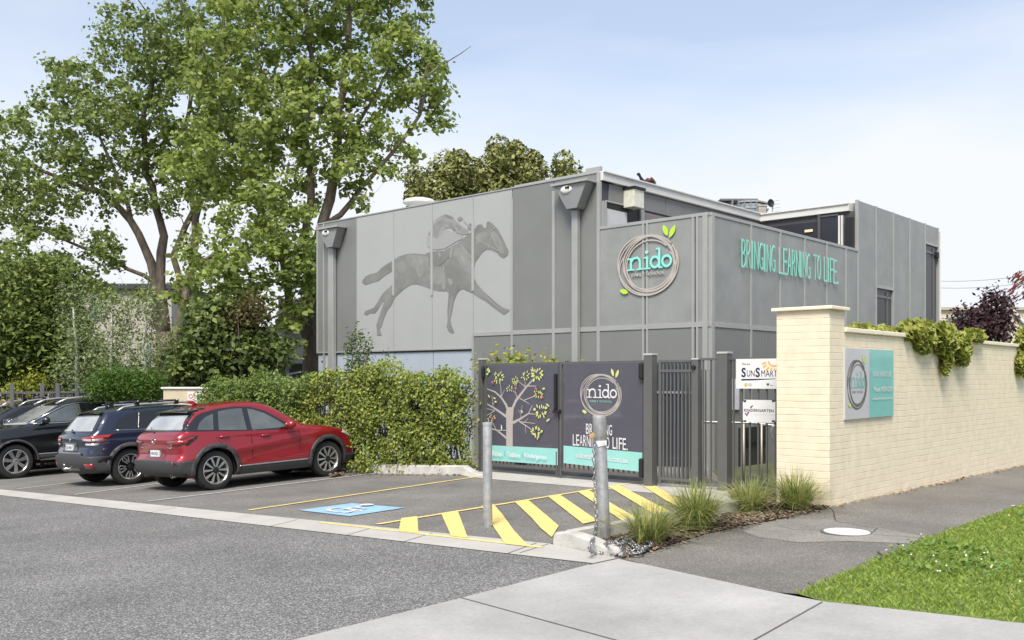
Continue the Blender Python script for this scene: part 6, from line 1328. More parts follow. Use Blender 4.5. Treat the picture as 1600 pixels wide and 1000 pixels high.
def car(name, label, sp):
    t = bpy.data.objects.new(name, None); COL.objects.link(t); WM[t.name] = Matrix.Identity(4); tag(t, label, sp.get('cat', 'car'), sp.get('group'))
    xf, xr, Ra, wr, w0, zs = sp['xf'], sp['xr'], sp['Ra'], sp['wr'], sp['w'] / 2, sp['sill']
    top = catmull(sp['sil'], .035); T = np.array(top); xR, xF = T[:, 0].min(), T[:, 0].max(); belt = sp['belt']; tum = sp['tum']; cre = sp.get('crease')
    def Wf(x, z):
        x = np.asarray(x, float); z = np.asarray(z, float)
        fr = np.clip((x - (xF - 1.15)) / 1.15, 0, 1); rr = np.clip(((xR + .95) - x) / .95, 0, 1)
        w = w0 * (1 - sp.get('pf', .17) * fr ** 2.3 - sp.get('pr', .12) * rr ** 2.2)
        w = w - np.clip(.36 - z, 0, 1) * .35 - .035 * np.clip((z - .55) / .4, -1, 1) ** 2
        zb = belt + sp.get('bs', 0) * (-x); k = np.clip(z - zb, 0, 2); w = w - tum * k - .12 * k * k * 0
        w = w - sp.get('shoulder', .02) * (1 / (1 + np.exp(-(z - zb) / .012)))
        if cre: w = w + cre[3] * np.exp(-((z - (cre[0] + cre[1] * x)) / cre[2]) ** 2) * np.clip(1.6 - abs(x) * .55, 0, 1) - cre[3] * .8 * np.exp(-((z - (cre[0] + cre[1] * x) + .17) / .10) ** 2) * np.clip(1.35 - abs(x), 0, 1)
        # wheel arch swell
        for xc in (xf, xr): w = w + .022 * np.exp(-(((x - xc) / .48) ** 2 + ((z - .62) / .3) ** 2))
        return w
    seg0, seg1 = T[:-1], T[1:]
    def dist(x, z):
        P = np.stack([x, z], -1)[:, None]; d = seg1 - seg0; tt = np.clip(((P - seg0) * d).sum(-1) / (d * d).sum(-1), 0, 1)
        return np.sqrt((((seg0 + d * tt[..., None]) - P) ** 2).sum(-1)).min(1)
    rf = sp.get('fillet', .10)
    def Y(x, z):
        d = dist(x, z); dd = np.clip(d, 0, rf); return Wf(x, z) - rf * .75 + .75 * np.sqrt(np.maximum(0, rf * rf - (rf - dd) ** 2))
    # side with wheel arches
    zb = zs; a = math.asin(min(1, (wr - zb) / Ra)) if zb < wr else 0
    def arc(xc): return [(xc + Ra * math.cos(th), wr + Ra * math.sin(th)) for th in np.linspace(-a, math.pi + a, 26)]
    poly = [tuple(p) for p in T] + [(T[-1][0] - .02, zb)] * (T[-1][1] > zb + .02) + arc(xf) + arc(xr)
    bm = bmesh.new(); bm.faces.new([bm.verts.new((x, z, 0)) for x, z in poly]); gridcut(bm, .05)
    bmesh.ops.triangulate(bm, faces=[f for f in bm.faces if len(f.verts) > 4])
    XZ = np.array([(v.co.x, v.co.y) for v in bm.verts]); Ys = Y(XZ[:, 0], XZ[:, 1]); F0 = [tuple(v.index for v in f.verts) for f in (bm.verts.index_update(), bm.faces)[1]]; bm.free()
    mb = MB(); mb.add([(x, -y, z) for (x, z), y in zip(XZ, Ys)], F0); mb.add([(x, y, z) for (x, z), y in zip(XZ, Ys)], [f[::-1] for f in F0])
    # strip over the top
    Ye = Y(T[:, 0], T[:, 1]); tn = np.gradient(T, axis=0); tn /= np.linalg.norm(tn, axis=1, keepdims=True) + 1e-9; nr = np.stack([-tn[:, 1], tn[:, 0]], -1)
    if nr[len(nr) // 2, 1] < 0: nr = -nr
    K = 16; vs = []
    for i in range(len(T)):
        c = .03 + sp.get('bulge', .03) * abs(nr[i, 0])
        for k in range(K + 1):
            s = -1 + 2 * k / K; bl = c * (1 - s * s); vs.append((T[i, 0] + nr[i, 0] * bl, s * Ye[i], T[i, 1] + nr[i, 1] * bl))
    mb.add(vs, [(i * (K + 1) + k, i * (K + 1) + k + 1, (i + 1) * (K + 1) + k + 1, (i + 1) * (K + 1) + k) for i in range(len(T) - 1) for k in range(K)])
    me = bpy.data.meshes.new('body'); me.from_pydata(mb.v, [], mb.f); bm = bmesh.new(); bm.from_mesh(me); bmesh.ops.remove_doubles(bm, verts=bm.verts, dist=.006); bmesh.ops.recalc_face_normals(bm, faces=bm.faces); bm.normal_update()
    bvh = BVHTree.FromBMesh(bm); bm.to_mesh(me); bm.free(); link('body', me, sp['paint'], t, True)
    def decal(nm, mat, pts, plane, off=.004, thick=.006, both=True, parent=None, step=.05, sharp=False):
        objs = []
        for sgn in ((-1, 1) if (plane == 'side' and both) else (-1,)):
            bm = bmesh.new(); bm.faces.new([bm.verts.new((x, z, 0)) for x, z in pts]); gridcut(bm, step); V = []; 
            for v in bm.verts:
                a_, b_ = v.co.x, v.co.y
                if plane == 'side': o, d = Vector((a_, 3 * sgn, b_)), Vector((0, -sgn, 0))
                elif plane == 'rear': o, d = Vector((-6, a_, b_)), Vector((1, 0, 0))
                elif plane == 'front': o, d = Vector((6, a_, b_)), Vector((-1, 0, 0))
                hit, n, _, _ = bvh.ray_cast(o, d)
                if hit is None: hit, n, _, _ = bvh.find_nearest(Vector((a_, w0 * sgn, b_)) if plane == 'side' else Vector(((xR if plane == 'rear' else xF), a_, b_)))
                if n.dot(d) > 0: n = -n
                V.append(hit + n * off)
            bm.verts.index_update(); Fs = [tuple(v.index for v in f.verts) for f in bm.faces]; bm.free()
            # orient outwards
            q = MB(); 
            if Fs:
                f = Fs[0]; nn = (V[f[1]] - V[f[0]]).cross(V[f[2]] - V[f[1]]); 
                if nn.dot(d) > 0: Fs = [g[::-1] for g in Fs]
            q.add(V, Fs); o_ = q.build(nm, mat, parent or t, smooth=True); 
            if thick: s = o_.modifiers.new('solid', 'SOLIDIFY'); s.thickness = thick; s.offset = 1
            objs.append(o_)
        return objs
    # floor, wheel housings
    m = MB(); m.abox(xR + .25, xF - .3, -w0 * .55, w0 * .55, wr * .72, .62)
    for xc in (xf, xr):
        for s_ in (-1, 1):
            n = 20; vs = []
            for k in range(n + 1):
                th = -a + (math.pi + 2 * a) * k / n; x = xc + (Ra + .004) * math.cos(th); z = wr + (Ra + .004) * math.sin(th); vs += [(x, s_ * (w0 - .06), z), (x, s_ * (w0 - .45), z)]
            m.add(vs, [(2 * k, 2 * k + 2, 2 * k + 3, 2 * k + 1) for k in range(n)] + [tuple(2 * k + 1 for k in range(n + 1))])
    m.build('underbody', UNDER, t)
    # wheels
    tw = sp.get('tw', .215)
    for xc in (xr, xf):
        for s_ in (-1, 1):
            yo = s_ * (w0 - .035); w_ = bpy.data.objects.new('wheel', None); COL.objects.link(w_); w_.parent = t; WM[w_.name] = Matrix.Translation((xc, yo, wr)); w_.location = (xc, yo, wr)
            ax = (0, s_, 0); c = Vector((xc, yo, wr)); rr = wr * .70
            m = MB(); m.lathe(c, ax, [(rr, -.004), (rr + .012, .004), (wr * .86, .006), (wr * .96, -.006), (wr, -.03), (wr, -tw + .03), (wr * .95, -tw + .004), (rr, -tw)], 48); m.build('tyre', TYRE, w_, True)
            m = MB(); m.lathe(c, ax, [(rr + .003, -.0), (rr - .008, .003), (rr - .02, -.01), (rr - .028, -.06), (rr - .05, -.13)], 48); rm = m.build('rim', sp.get('rimedge', ALLOY), w_, True)
            m = MB(); m.lathe(c, ax, [(rr - .03, -.075), (.10, -.075), (.001, -.08)], 32); m.build('spoke_gap_shade', RIMDK, w_, True)  # dark disc stands in for the shade behind the spokes
            m = MB(); kind = sp['rim']; e1 = Vector((1, 0, 0)); e2 = Vector((0, 0, 1)); n_ = Vector(ax)
            def pt(r, th, d): return c + e1 * r * math.cos(th) + e2 * r * math.sin(th) + n_ * d
            def spoke(th0, th1, r0, r1, w_a, w_b, d0=.0, d1=-.012):
                q = []
                for (r_, th_, ww, dd) in ((r0, th0, w_a, d0), (r1, th1, w_b, d1)):
                    q += [pt(r_, th_ - ww / r_ / 2, dd), pt(r_, th_ + ww / r_ / 2, dd), pt(r_, th_ + ww / r_ / 2, dd - .04), pt(r_, th_ - ww / r_ / 2, dd - .04)]
                m.add(q, [(0, 1, 5, 4), (1, 2, 6, 5), (2, 3, 7, 6), (3, 0, 4, 7), (0, 3, 2, 1), (4, 5, 6, 7)])
            if kind == 'ten':
                for k in range(5):
                    th = 2 * math.pi * k / 5 + .3
                    for g in (-1, 1): spoke(th + g * .24, th + g * .33, .06, rr - .02, .024, .044)
            elif kind == 'fork':
                for k in range(5):
                    th = 2 * math.pi * k / 5 + .2
                    for g in (-1, 1): spoke(th + g * .40, th + g * .27, .09, rr * .8, .022, .022); spoke(th + g * .27, th + g * .50, rr * .8, rr - .015, .022, .03)
                    spoke(th + .63, th + .63, rr * .45, rr - .02, .02, .028)
            else:
                for k in range(7): th = 2 * math.pi * k / 7 + .2; spoke(th, th, .05, rr - .02, .055, .085)
            m.build('spokes', sp.get('spokem', ALLOY), w_, bevel=.003)
            m = MB(); m.lathe(c, ax, [(.055, -.02), (.05, .006), (.034, .010), (.001, .010)], 20); m.build('hub', sp.get('hubm', RIMDK), w_, True)
            for k in range(5): pass
    # cladding: arch rings and sills
    if sp.get('clad', True):
        cw = sp.get('cw', .085)
        for xc in (xf, xr):
            a0 = -a * .9; ring = [(xc + (Ra - .002) * math.cos(th), wr + (Ra - .002) * math.sin(th)) for th in np.linspace(a0, math.pi - a0, 30)] + [(xc + (Ra + cw) * math.cos(th), wr + (Ra + cw) * math.sin(th)) for th in np.linspace(math.pi - a0 * .8, a0 * .8, 30)]
            decal('wheel_arch_trim', PLAST, ring, 'side', .010, .012, step=.08)
        x1, x2 = xf - Ra - .02, xr + Ra + .02; decal('sill_trim', PLAST, [(x2, zs + .005), (x1, zs + .005), (x1, zs + sp.get('sillh', .15)), (x2, zs + sp.get('sillh', .15))], 'side', .006, .008)
        if sp.get('strip'): s_ = sp['strip']; decal('chrome_strip', CHROME, [(x2 + .03, s_), (x1 - .05, s_ + .01), (x1 - .05, s_ + .035), (x2 + .03, s_ + .022)], 'side', .018, .006)
    for d_ in sp.get('decals', []):
        nm, mat, pts, plane = d_[:4]; kw = d_[4] if len(d_) > 4 else {}; decal(nm, mat, pts, plane, **kw)
    for s_ in (-1, 1):      # mirrors
        if 'mirror' in sp:
            mx_, mz_ = sp['mirror']; yb = float(Y(np.array([mx_]), np.array([mz_]))[0])
            m = MB(); m.ball((mx_ - .01, s_ * (yb + .14), mz_ + .05), .095, .13, .09, 8); m.build('mirror', sp.get('mirrorm', sp['paint']), t, 'all'); m = MB(); m.tube([(mx_ + .02, s_ * (yb - .04), mz_ - .01), (mx_, s_ * (yb + .09), mz_ - .0)], [.04, .03], 8); m.build('mirror_arm', TRIMB, t, 'all')
            if s_ == 1 or 1: m = MB(); m.lathe((mx_ - .062, s_ * (yb + .145), mz_ + .05), (-1, 0, 0), [(.055, 0), (.001, .012)], 16); m.build('mirror_glass', CHROME, t, True)
    for hx, hzz in sp.get('handles', []):
        for s_ in (-1, 1):
            yb = float(Y(np.array([hx]), np.array([hzz]))[0]); m = MB(); m.tube([(hx - .10, s_ * (yb - .005), hzz), (hx - .08, s_ * (yb + .025), hzz + .002), (hx + .07, s_ * (yb + .025), hzz + .004), (hx + .10, s_ * (yb - .005), hzz + .004)], [.016, .023, .023, .016], 8); m.build('door_handle', sp.get('handlem', sp['paint']), t, 'all')
    if 'plate' in sp:
        z_ = sp['plate']; xs = [bvh.ray_cast(Vector((-6, y_, z_ + dz)), Vector((1, 0, 0)))[0].x for y_ in (0, .14) for dz in (-.05, .05)]; xp = min(xs) - .012
        m = MB(); m.abox(xp - .008, xp + .03, -.16, .16, z_ - .058, z_ + .058); m.build('number_plate', PLATE, t, bevel=.003); t['_px'] = xp - .0095
    if 'extra' in sp: sp['extra'](t, Y, bvh)
    return t
def place(t, p, fwd_dir, sc=1.0):
    """stand the car on the ground plane: p = ground point of the origin, fwd_dir horizontal"""
    f = Vector((fwd_dir[0], fwd_dir[1], 0)).normalized(); l = Vector((-f.y, f.x, 0)); z = lambda q: hz(q.x, q.y)
    c = Vector((p[0], p[1], 0)); f3 = Vector((f.x, f.y, (z(c + f) - z(c - f)) / 2)).normalized(); l3 = Vector((l.x, l.y, (z(c + l) - z(c - l)) / 2)).normalized(); u = f3.cross(l3).normalized(); l3 = u.cross(f3)
    m = Matrix((( f3.x, l3.x, u.x), (f3.y, l3.y, u.y), (f3.z, l3.z, u.z))).to_4x4() @ Matrix.Scale(sc, 4); m.translation = (c.x, c.y, z(c)); t.matrix_world = m
    t.location = m.translation; t.rotation_euler = m.to_euler(); t.scale = (sc, sc, sc)
RED = paint('paint_red', (.31, .010, .020), .4)
def seam(pts, w=.007):
    P = [np.array(p, float) for p in pts]; out_ = []; inn = []
    for i in range(len(P)):
        tt = P[min(i + 1, len(P) - 1)] - P[max(i - 1, 0)]; tt = tt / np.linalg.norm(tt); nn = np.array((-tt[1], tt[0])) * w / 2; out_.append(tuple(P[i] + nn)); inn.append(tuple(P[i] - nn))
    return out_ + inn[::-1]
SK = dict(off=.0025, thick=0, step=.3)
SEAM = M('seam_dark', (.01, .006, .006), .6, var=0)
def red_extra(t, Y, bvh):
    m = MB()   # roof spoiler
    pts = [(-1.30, .0, 1.505), (-1.63, .0, 1.45), (-1.66, .0, 1.43), (-1.55, .0, 1.40)]
    vs = []; 
    for y in np.linspace(-.58, .58, 9): 
        k = 1; vs += [(x + .10 * y * y, y, z - .05 * y * y) for x, _, z in pts]
    m.add(vs, [(i * 4 + k, i * 4 + (k + 1) % 4, (i + 1) * 4 + (k + 1) % 4, (i + 1) * 4 + k) for i in range(8) for k in range(4)] + [(0, 1, 2, 3), (35, 34, 33, 32)]); m.build('roof_spoiler', TRIMB, t, True)
    m = MB(); m.tube([(-1.12, 0, 1.53), (-1.20, 0, 1.60), (-1.30, 0, 1.63)], [.05, .034, .014], 8); m.build('shark_fin_aerial', RED, t, 'all')
    m = MB(); m.tube([(-1.91, .10, 1.08), (-1.87, .30, 1.11), (-1.80, .42, 1.17)], [.016, .010, .006], 6); m.build('rear_wiper', TRIMB, t, 'all')
    m = MB(); m.lathe((-1.90, -.50, .30), (-1, 0, 0), [(.032, -.12), (.036, .02), (.028, .02), (.028, -.1)], 18); m.build('exhaust', CHROME, t, True)
    m = MB(); c = Vector((-1.975, 0, .93)); m.tube([c + Vector((0, .062 * math.cos(a_), .05 * math.sin(a_))) for a_ in np.linspace(0, 2 * math.pi, 22)], .007, 6); m.tube([c + Vector((0, .055, .02)), c + Vector((0, .025, -.01)), c + Vector((0, 0, -.02)), c + Vector((0, -.025, -.01)), c + Vector((0, -.055, .02))], .007, 6); m.build('badge', CHROME, t, 'all')
    q = PL((-2.2, 0), (0, -1)); 
red_sil = [(-1.86, .29), (-1.97, .36), (-2.02, .48), (-2.02, .58), (-1.96, .66), (-1.975, .80), (-2.0, .93), (-1.96, 1.03), (-1.85, 1.10), (-1.70, 1.25), (-1.57, 1.375), (-1.44, 1.445), (-1.15, 1.51), (-.8, 1.553), (-.42, 1.568), (-.12, 1.54), (.14, 1.45), (.42, 1.28), (.64, 1.135), (.80, 1.075), (1.2, 1.025), (1.58, .95), (1.82, .86), (1.94, .74), (1.99, .58), (1.99, .40), (1.92, .26)]
def mirr(pts): return [(-y, z) for y, z in pts]
rd = [('window_surround', TRIMB, [(.46, 1.035), (.16, 1.245), (-.08, 1.385), (-.35, 1.47), (-.7, 1.49), (-1.05, 1.462), (-1.38, 1.40), (-1.50, 1.35), (-1.66, 1.22), (-1.80, 1.085), (-1.4, 1.068), (-.6, 1.03), (.1, 1.01)], 'side', dict(off=.003, thick=0)),
      ('side_window', CGLASS, [(.32, 1.05), (.12, 1.20), (-.10, 1.335), (-.32, 1.415), (-.44, 1.435), (-.47, 1.035)], 'side', dict(off=.007, thick=0)),
      ('side_window', CGLASS, [(-.58, 1.045), (-.55, 1.45), (-.8, 1.445), (-1.06, 1.41), (-1.15, 1.075)], 'side', dict(off=.007, thick=0)),
      ('side_window', CGLASS, [(-1.25, 1.085), (-1.17, 1.375), (-1.34, 1.32), (-1.48, 1.22), (-1.56, 1.10)], 'side', dict(off=.007, thick=0)),
      ('body_seam', SEAM, seam([(-.49, .36), (-.51, .7), (-.51, 1.02)]), 'side', SK), ('body_seam', SEAM, seam([(.52, .36), (.54, .6), (.56, .85), (.55, 1.0)]), 'side', SK), ('body_seam', SEAM, seam([(-.80, .42), (-.84, .6), (-1.12, .82), (-1.22, .95), (-1.22, 1.06)]), 'side', SK),
      ('tail_lamp', TRIMB, [(-1.90, .90), (-1.92, .85), (-1.80, .87), (-1.66, .94), (-1.56, 1.005), (-1.68, 1.005), (-1.80, .975)], 'side', dict(off=.004, thick=.004)),
      ('tail_lamp', LAMPR, [(-1.89, .92), (-1.89, .88), (-1.80, .89), (-1.69, .95), (-1.61, .985), (-1.70, .985), (-1.80, .95)], 'side', dict(off=.009, thick=.004)),
      ('tail_lamp', TRIMB, [(-.84, .84), (-.84, .965), (-.60, .95), (-.40, .90), (-.60, .84)], 'rear', dict(off=.004, thick=.004)), ('tail_lamp', LAMPR, [(-.83, .86), (-.83, .945), (-.62, .93), (-.46, .90), (-.62, .86)], 'rear', dict(off=.009, thick=.004)),
      ('tail_lamp', TRIMB, mirr([(-.84, .84), (-.84, .965), (-.60, .95), (-.40, .90), (-.60, .84)]), 'rear', dict(off=.004, thick=.004)), ('tail_lamp', LAMPR, mirr([(-.83, .86), (-.83, .945), (-.62, .93), (-.46, .90), (-.62, .86)]), 'rear', dict(off=.009, thick=.004)),
      ('rear_window_surround', TRIMB, [(-.76, 1.085), (-.62, 1.40), (.62, 1.40), (.76, 1.085)], 'rear', dict(off=.004, thick=0)), ('rear_window', RGLASS, [(-.68, 1.105), (-.57, 1.365), (.57, 1.365), (.68, 1.105)], 'rear', dict(off=.008, thick=.002)),
      ('rear_bumper', PLAST, [(-.84, .30), (-.84, .555), (-.5, .585), (.5, .585), (.84, .555), (.84, .30)], 'rear', dict(off=.010, thick=.012)),
      ('rear_bumper', PLAST, [(-1.99, .30), (-2.0, .555), (-1.80, .575), (-1.62, .56), (-1.62, .27)], 'side', dict(off=.009, thick=.010)),
      ('front_bumper', PLAST, [(1.62, .28), (1.62, .46), (1.8, .42), (1.94, .42), (1.92, .28)], 'side', dict(off=.009, thick=.010)),
      ('reflector', LAMPR, [(-.73, .50), (-.71, .565), (-.66, .565), (-.66, .50)], 'rear', dict(off=.024, thick=.004)), ('reflector', TRIMB, [(-.80, .49), (-.74, .575), (-.50, .585), (-.52, .545), (-.62, .50)], 'rear', dict(off=.020, thick=.002)),
      ('plate_recess_shade', M('paint_red_shade', (.17, .008, .014), .35, .4, 0, coat=1), [(-.36, .60), (-.30, .79), (.30, .79), (.36, .60)], 'rear', dict(off=.003, thick=0)),  # recess is flat; the deeper red paints in its shade
      ('badge', CHROME, [(-.56, .795), (-.56, .812), (-.44, .812), (-.44, .795)], 'rear', dict(off=.006, thick=.003)), ('badge', CHROME, [(.44, .795), (.44, .812), (.56, .812), (.56, .795)], 'rear', dict(off=.006, thick=.003)),
      ('windscreen', CGLASS, [(-.60, 1.06), (-.50, 1.40), (.50, 1.40), (.60, 1.06)], 'front', dict(off=.004, thick=.002)), ('head_lamp', LAMPW, [(-.78, .78), (-.45, .76), (-.5, .86), (-.78, .9)], 'front', dict(off=.005)), ('head_lamp', LAMPW, mirr([(-.78, .78), (-.45, .76), (-.5, .86), (-.78, .9)]), 'front', dict(off=.005)),
      ('head_lamp', LAMPW, [(1.85, .80), (1.90, .74), (1.76, .80), (1.62, .87), (1.72, .89)], 'side', dict(off=.004, thick=.004)), ('grille', TRIMB, [(-.5, .42), (-.55, .70), (.55, .70), (.5, .42)], 'front', dict(off=.006))]
red_sil = [(x + .06 * (x < -1.8), z) for x, z in red_sil]
red_spec = dict(sil=red_sil, bulge=.005, xf=1.22, xr=-1.25, Ra=.405, wr=.358, w=1.79, sill=.235, belt=1.03, bs=.015, tum=.50, shoulder=.022, crease=(.78, .11, .045, .026), rim='ten', paint=RED, plate=.70, strip=.385, decals=rd, mirror=(.30, 1.05), handles=[(-.20, .92), (-1.06, .95)], extra=red_extra, pr=.08)
G1, G2 = G(333, 765.2), G(508, 744.2)
def axle(t, spec, wpx, d, side, sc, which='xr'):
    """put the given wheel's contact point over ground pixel wpx; d = forward direction, side = +1 left / -1 right wheel seen"""
    f = Vector((d[0], d[1], 0)).normalized(); l = Vector((-f.y, f.x, 0)); g = G(*wpx); o = g - f * spec[which] * sc - l * side * (spec['w'] / 2 - .10) * sc
    place(t, o, f, sc)
red = car('parked_car', 'red hatchback parked nose to the creeper hedge, nearest of the parked cars', dict(red_spec, group='cars parked in the marked bays'))
fd = (G2 - G1).to_2d().normalized(); fd = Vector((fd.x, fd.y, 0)).lerp(UB, .5).normalized()
axle(red, red_spec, (336, 765.4), fd, -1, .985)
# plate characters
def plate_text(t, x, z, txt, w_=.26, hgt=.06, col=None):
    q = PL((x, 0), (0, -1), Vector((-1, 0, 0))); s = Art(q, 0); s.text(col or M('plate_blue', (.05, .07, .2), .5, var=0), txt, (-w_ / 2, w_ / 2, z - hgt / 2, z + hgt / 2), .02)
    for m_, mb in s.mb.items():
        me = bpy.data.meshes.new('plate_lettering'); me.from_pydata(mb.v, [], mb.f); me.materials.append(m_); o = bpy.data.objects.new('plate_lettering', me); COL.objects.link(o); o.parent = t
plate_text(red, red['_px'], .70, '1HN 8QZ'); del red['_px']
# blue wagon
NAVYP = paint('paint_navy', (.012, .018, .042), .4)
SILV_R = M('rail_silver', (.5, .5, .5), .35, .7, .03)
blue_sil = [(-1.98, .30), (-2.10, .42), (-2.14, .56), (-2.12, .70), (-2.08, .80), (-2.09, .92), (-2.08, 1.02), (-2.0, 1.10), (-1.86, 1.28), (-1.74, 1.44), (-1.62, 1.51), (-1.2, 1.55), (-.6, 1.575), (0, 1.57), (.35, 1.53), (.75, 1.36), (1.10, 1.14), (1.28, 1.05), (1.7, 1.0), (2.02, .92), (2.18, .78), (2.24, .6), (2.24, .42), (2.12, .27)]
def blue_extra(t, Y, bvh):
    for s_ in (-1, 1):
        y = s_ * .60; m = MB(); m.tube([(-1.45, y, 1.50), (-1.30, y, 1.58), (-.9, y, 1.625), (0, y, 1.64), (.25, y, 1.60), (.42, y * 1.0, 1.50)], [.022, .024, .022, .022, .022, .02], 8); m.build('roof_rail', SILV_R, t, 'all')
    for x in (-1.02, -.15):
        m = MB(); m.tube([(x, -.70, 1.685), (x, .70, 1.685)], .022, 8); cb_ = m.build('crossbar', TRIMB, t, 'all'); m = MB()
        for s_ in (-1, 1): m.abox(x - .05, x + .05, s_ * .60 - .03, s_ * .60 + .03, 1.60, 1.675)
        m.build('bar_foot', TRIMB, cb_, bevel=.01)
    m = MB(); vs = []; pts = [(-1.50, 1.535), (-1.80, 1.51), (-1.84, 1.49), (-1.74, 1.455)]
    for y in np.linspace(-.58, .58, 9): vs += [(x + .12 * y * y, y, z - .06 * y * y) for x, z in pts]
    m.add(vs, [(i * 4 + k, i * 4 + (k + 1) % 4, (i + 1) * 4 + (k + 1) % 4, (i + 1) * 4 + k) for i in range(8) for k in range(4)] + [(0, 1, 2, 3), (35, 34, 33, 32)]); m.build('roof_spoiler', TRIMB, t, True)
    m = MB(); m.tube([(-2.10, 0, 1.12), (-2.02, .2, 1.16), (-1.98, .33, 1.17)], [.022, .012, .006], 6); m.build('rear_wiper', TRIMB, t, 'all')
    m = MB(); m.tube([(-1.35, 0, 1.55), (-1.40, 0, 1.64), (-1.48, 0, 1.65)], [.04, .022, .01], 8); m.build('shark_fin_aerial', NAVYP, t, 'all')
    m = MB(); m.abox(-2.30, -2.0, -.03, .03, .36, .40); m.ball((-2.28, 0, .46), .028, .028, .028, 8); m.build('tow_ball', CHROME, t, 'all')
tl = [(-.90, .90), (-.90, 1.04), (-.52, 1.00), (-.50, .93), (-.70, .91)]
bd_ = [('side_window', CGLASSB, [(1.02, 1.10), (.70, 1.31), (.35, 1.455), (.0, 1.50), (-.6, 1.50), (-1.20, 1.46), (-1.45, 1.36), (-1.66, 1.17), (-1.55, 1.135), (-.6, 1.115), (.4, 1.09)], 'side', dict(off=.004, thick=0)),
       ('window_trim', CHROME, seam([(-1.60, 1.125), (-1.5, 1.118), (-.6, 1.10), (.4, 1.075), (1.0, 1.08)], .014), 'side', dict(off=.008, thick=.003, step=.3)), ('window_trim', TRIMB, seam([(-1.12, 1.13), (-1.02, 1.46)], .03), 'side', dict(off=.008, thick=.002)), ('window_trim', TRIMB, seam([(-.12, 1.11), (-.16, 1.49)], .05), 'side', dict(off=.008, thick=.002)),
       ('body_seam', SEAM, seam([(-.12, .36), (-.13, .7), (-.12, 1.08)]), 'side', SK), ('body_seam', SEAM, seam([(-.80, .36), (-.84, .5), (-1.10, .8), (-1.12, 1.1)]), 'side', SK),
       ('rear_window', RGLASS, [(-.66, 1.12), (-.54, 1.43), (.54, 1.43), (.66, 1.12)], 'rear', dict(off=.006, thick=.002)), ('rear_window_surround', TRIMB, [(-.76, 1.10), (-.60, 1.46), (.60, 1.46), (.76, 1.10)], 'rear', dict(off=.003, thick=0)),
       ('tail_lamp', LAMPR, tl, 'rear', dict(off=.008, thick=.006)), ('tail_lamp', LAMPR, mirr(tl), 'rear', dict(off=.008, thick=.006)), ('tail_lamp', LAMPR, [(-2.06, .90), (-2.06, 1.04), (-1.80, 1.045), (-1.62, 1.055), (-1.78, .96)], 'side', dict(off=.006, thick=.006)),
       ('lamp_lens', LAMPW, [(-.84, .92), (-.84, .97), (-.58, .975), (-.56, .94)], 'rear', dict(off=.016, thick=.002)), ('lamp_lens', LAMPW, mirr([(-.84, .92), (-.84, .97), (-.58, .975), (-.56, .94)]), 'rear', dict(off=.016, thick=.002)), ('lamp_lens', LAMPW, [(-.84, .84), (-.84, .885), (-.62, .89), (-.60, .85)], 'rear', dict(off=.006, thick=.004)), ('lamp_lens', LAMPW, mirr([(-.84, .84), (-.84, .885), (-.62, .89), (-.60, .85)]), 'rear', dict(off=.006, thick=.004)),
       ('rear_bumper', PLAST, [(-.90, .30), (-.90, .62), (-.58, .64), (-.50, .69), (.50, .69), (.58, .64), (.90, .62), (.90, .30)], 'rear', dict(off=.012, thick=.014)), ('rear_bumper', PLAST, [(-2.12, .30), (-2.12, .62), (-1.95, .62), (-1.80, .45), (-1.72, .42), (-1.72, .30)], 'side', dict(off=.011, thick=.012)),
       ('bumper_sill', CHROME, [(-.52, .685), (-.52, .70), (.52, .70), (.52, .685)], 'rear', dict(off=.022, thick=.004)), ('bumper_insert', TRIMB, [(-.42, .36), (-.42, .42), (.42, .42), (.42, .36)], 'rear', dict(off=.028, thick=.004)),
       ('reflector', LAMPR, [(-.82, .40), (-.82, .49), (-.64, .49), (-.66, .41)], 'rear', dict(off=.028, thick=.004)), ('reflector', LAMPR, mirr([(-.82, .40), (-.82, .49), (-.64, .49), (-.66, .41)]), 'rear', dict(off=.028, thick=.004)),
       ('plate_frame', TRIMB, [(-.34, .72), (-.30, .90), (.30, .90), (.34, .72)], 'rear', dict(off=.004, thick=.002)),
       ('windscreen', CGLASS, [(-.62, 1.12), (-.52, 1.46), (.52, 1.46), (.62, 1.12)], 'front', dict(off=.004, thick=.002)), ('grille', TRIMB, [(-.42, .62), (-.46, .82), (.46, .82), (.42, .62)], 'front', dict(off=.006)), ('head_lamp', LAMPW, [(-.85, .80), (-.5, .78), (-.52, .90), (-.85, .93)], 'front', dict(off=.006)), ('head_lamp', LAMPW, mirr([(-.85, .80), (-.5, .78), (-.52, .90), (-.85, .93)]), 'front', dict(off=.006)),
       ('badge', CHROME, [(.40, .80), (.40, .818), (.50, .818), (.50, .80)], 'rear', dict(off=.006, thick=.003)), ('badge', CHROME, [(-.05, .955), (-.03, .985), (.03, .985), (.05, .955), (.03, .925), (-.03, .925)], 'rear', dict(off=.008, thick=.003))]
blue_spec = dict(sil=blue_sil, xf=1.34, xr=-1.33, Ra=.415, wr=.37, w=1.84, sill=.27, belt=1.09, bs=.01, tum=.46, shoulder=.02, crease=(.90, .0, .06, .014), rim='fork', paint=NAVYP, plate=.805, sillh=.16, decals=bd_, mirror=(.82, 1.11), handles=[(.12, .97), (-.85, .98)], handlem=CHROME, extra=blue_extra, pf=.16, rimedge=ALLOY, spokem=ALLOY)
blue = car('parked_car', 'navy wagon with silver roof rails and black crossbars, between the red and black cars', dict(blue_spec, group='cars parked in the marked bays'))
axle(blue, blue_spec, (203, 757), fd, -1, .97)
plate_text(blue, blue['_px'], .805, '1LK 4WD'); del blue['_px']
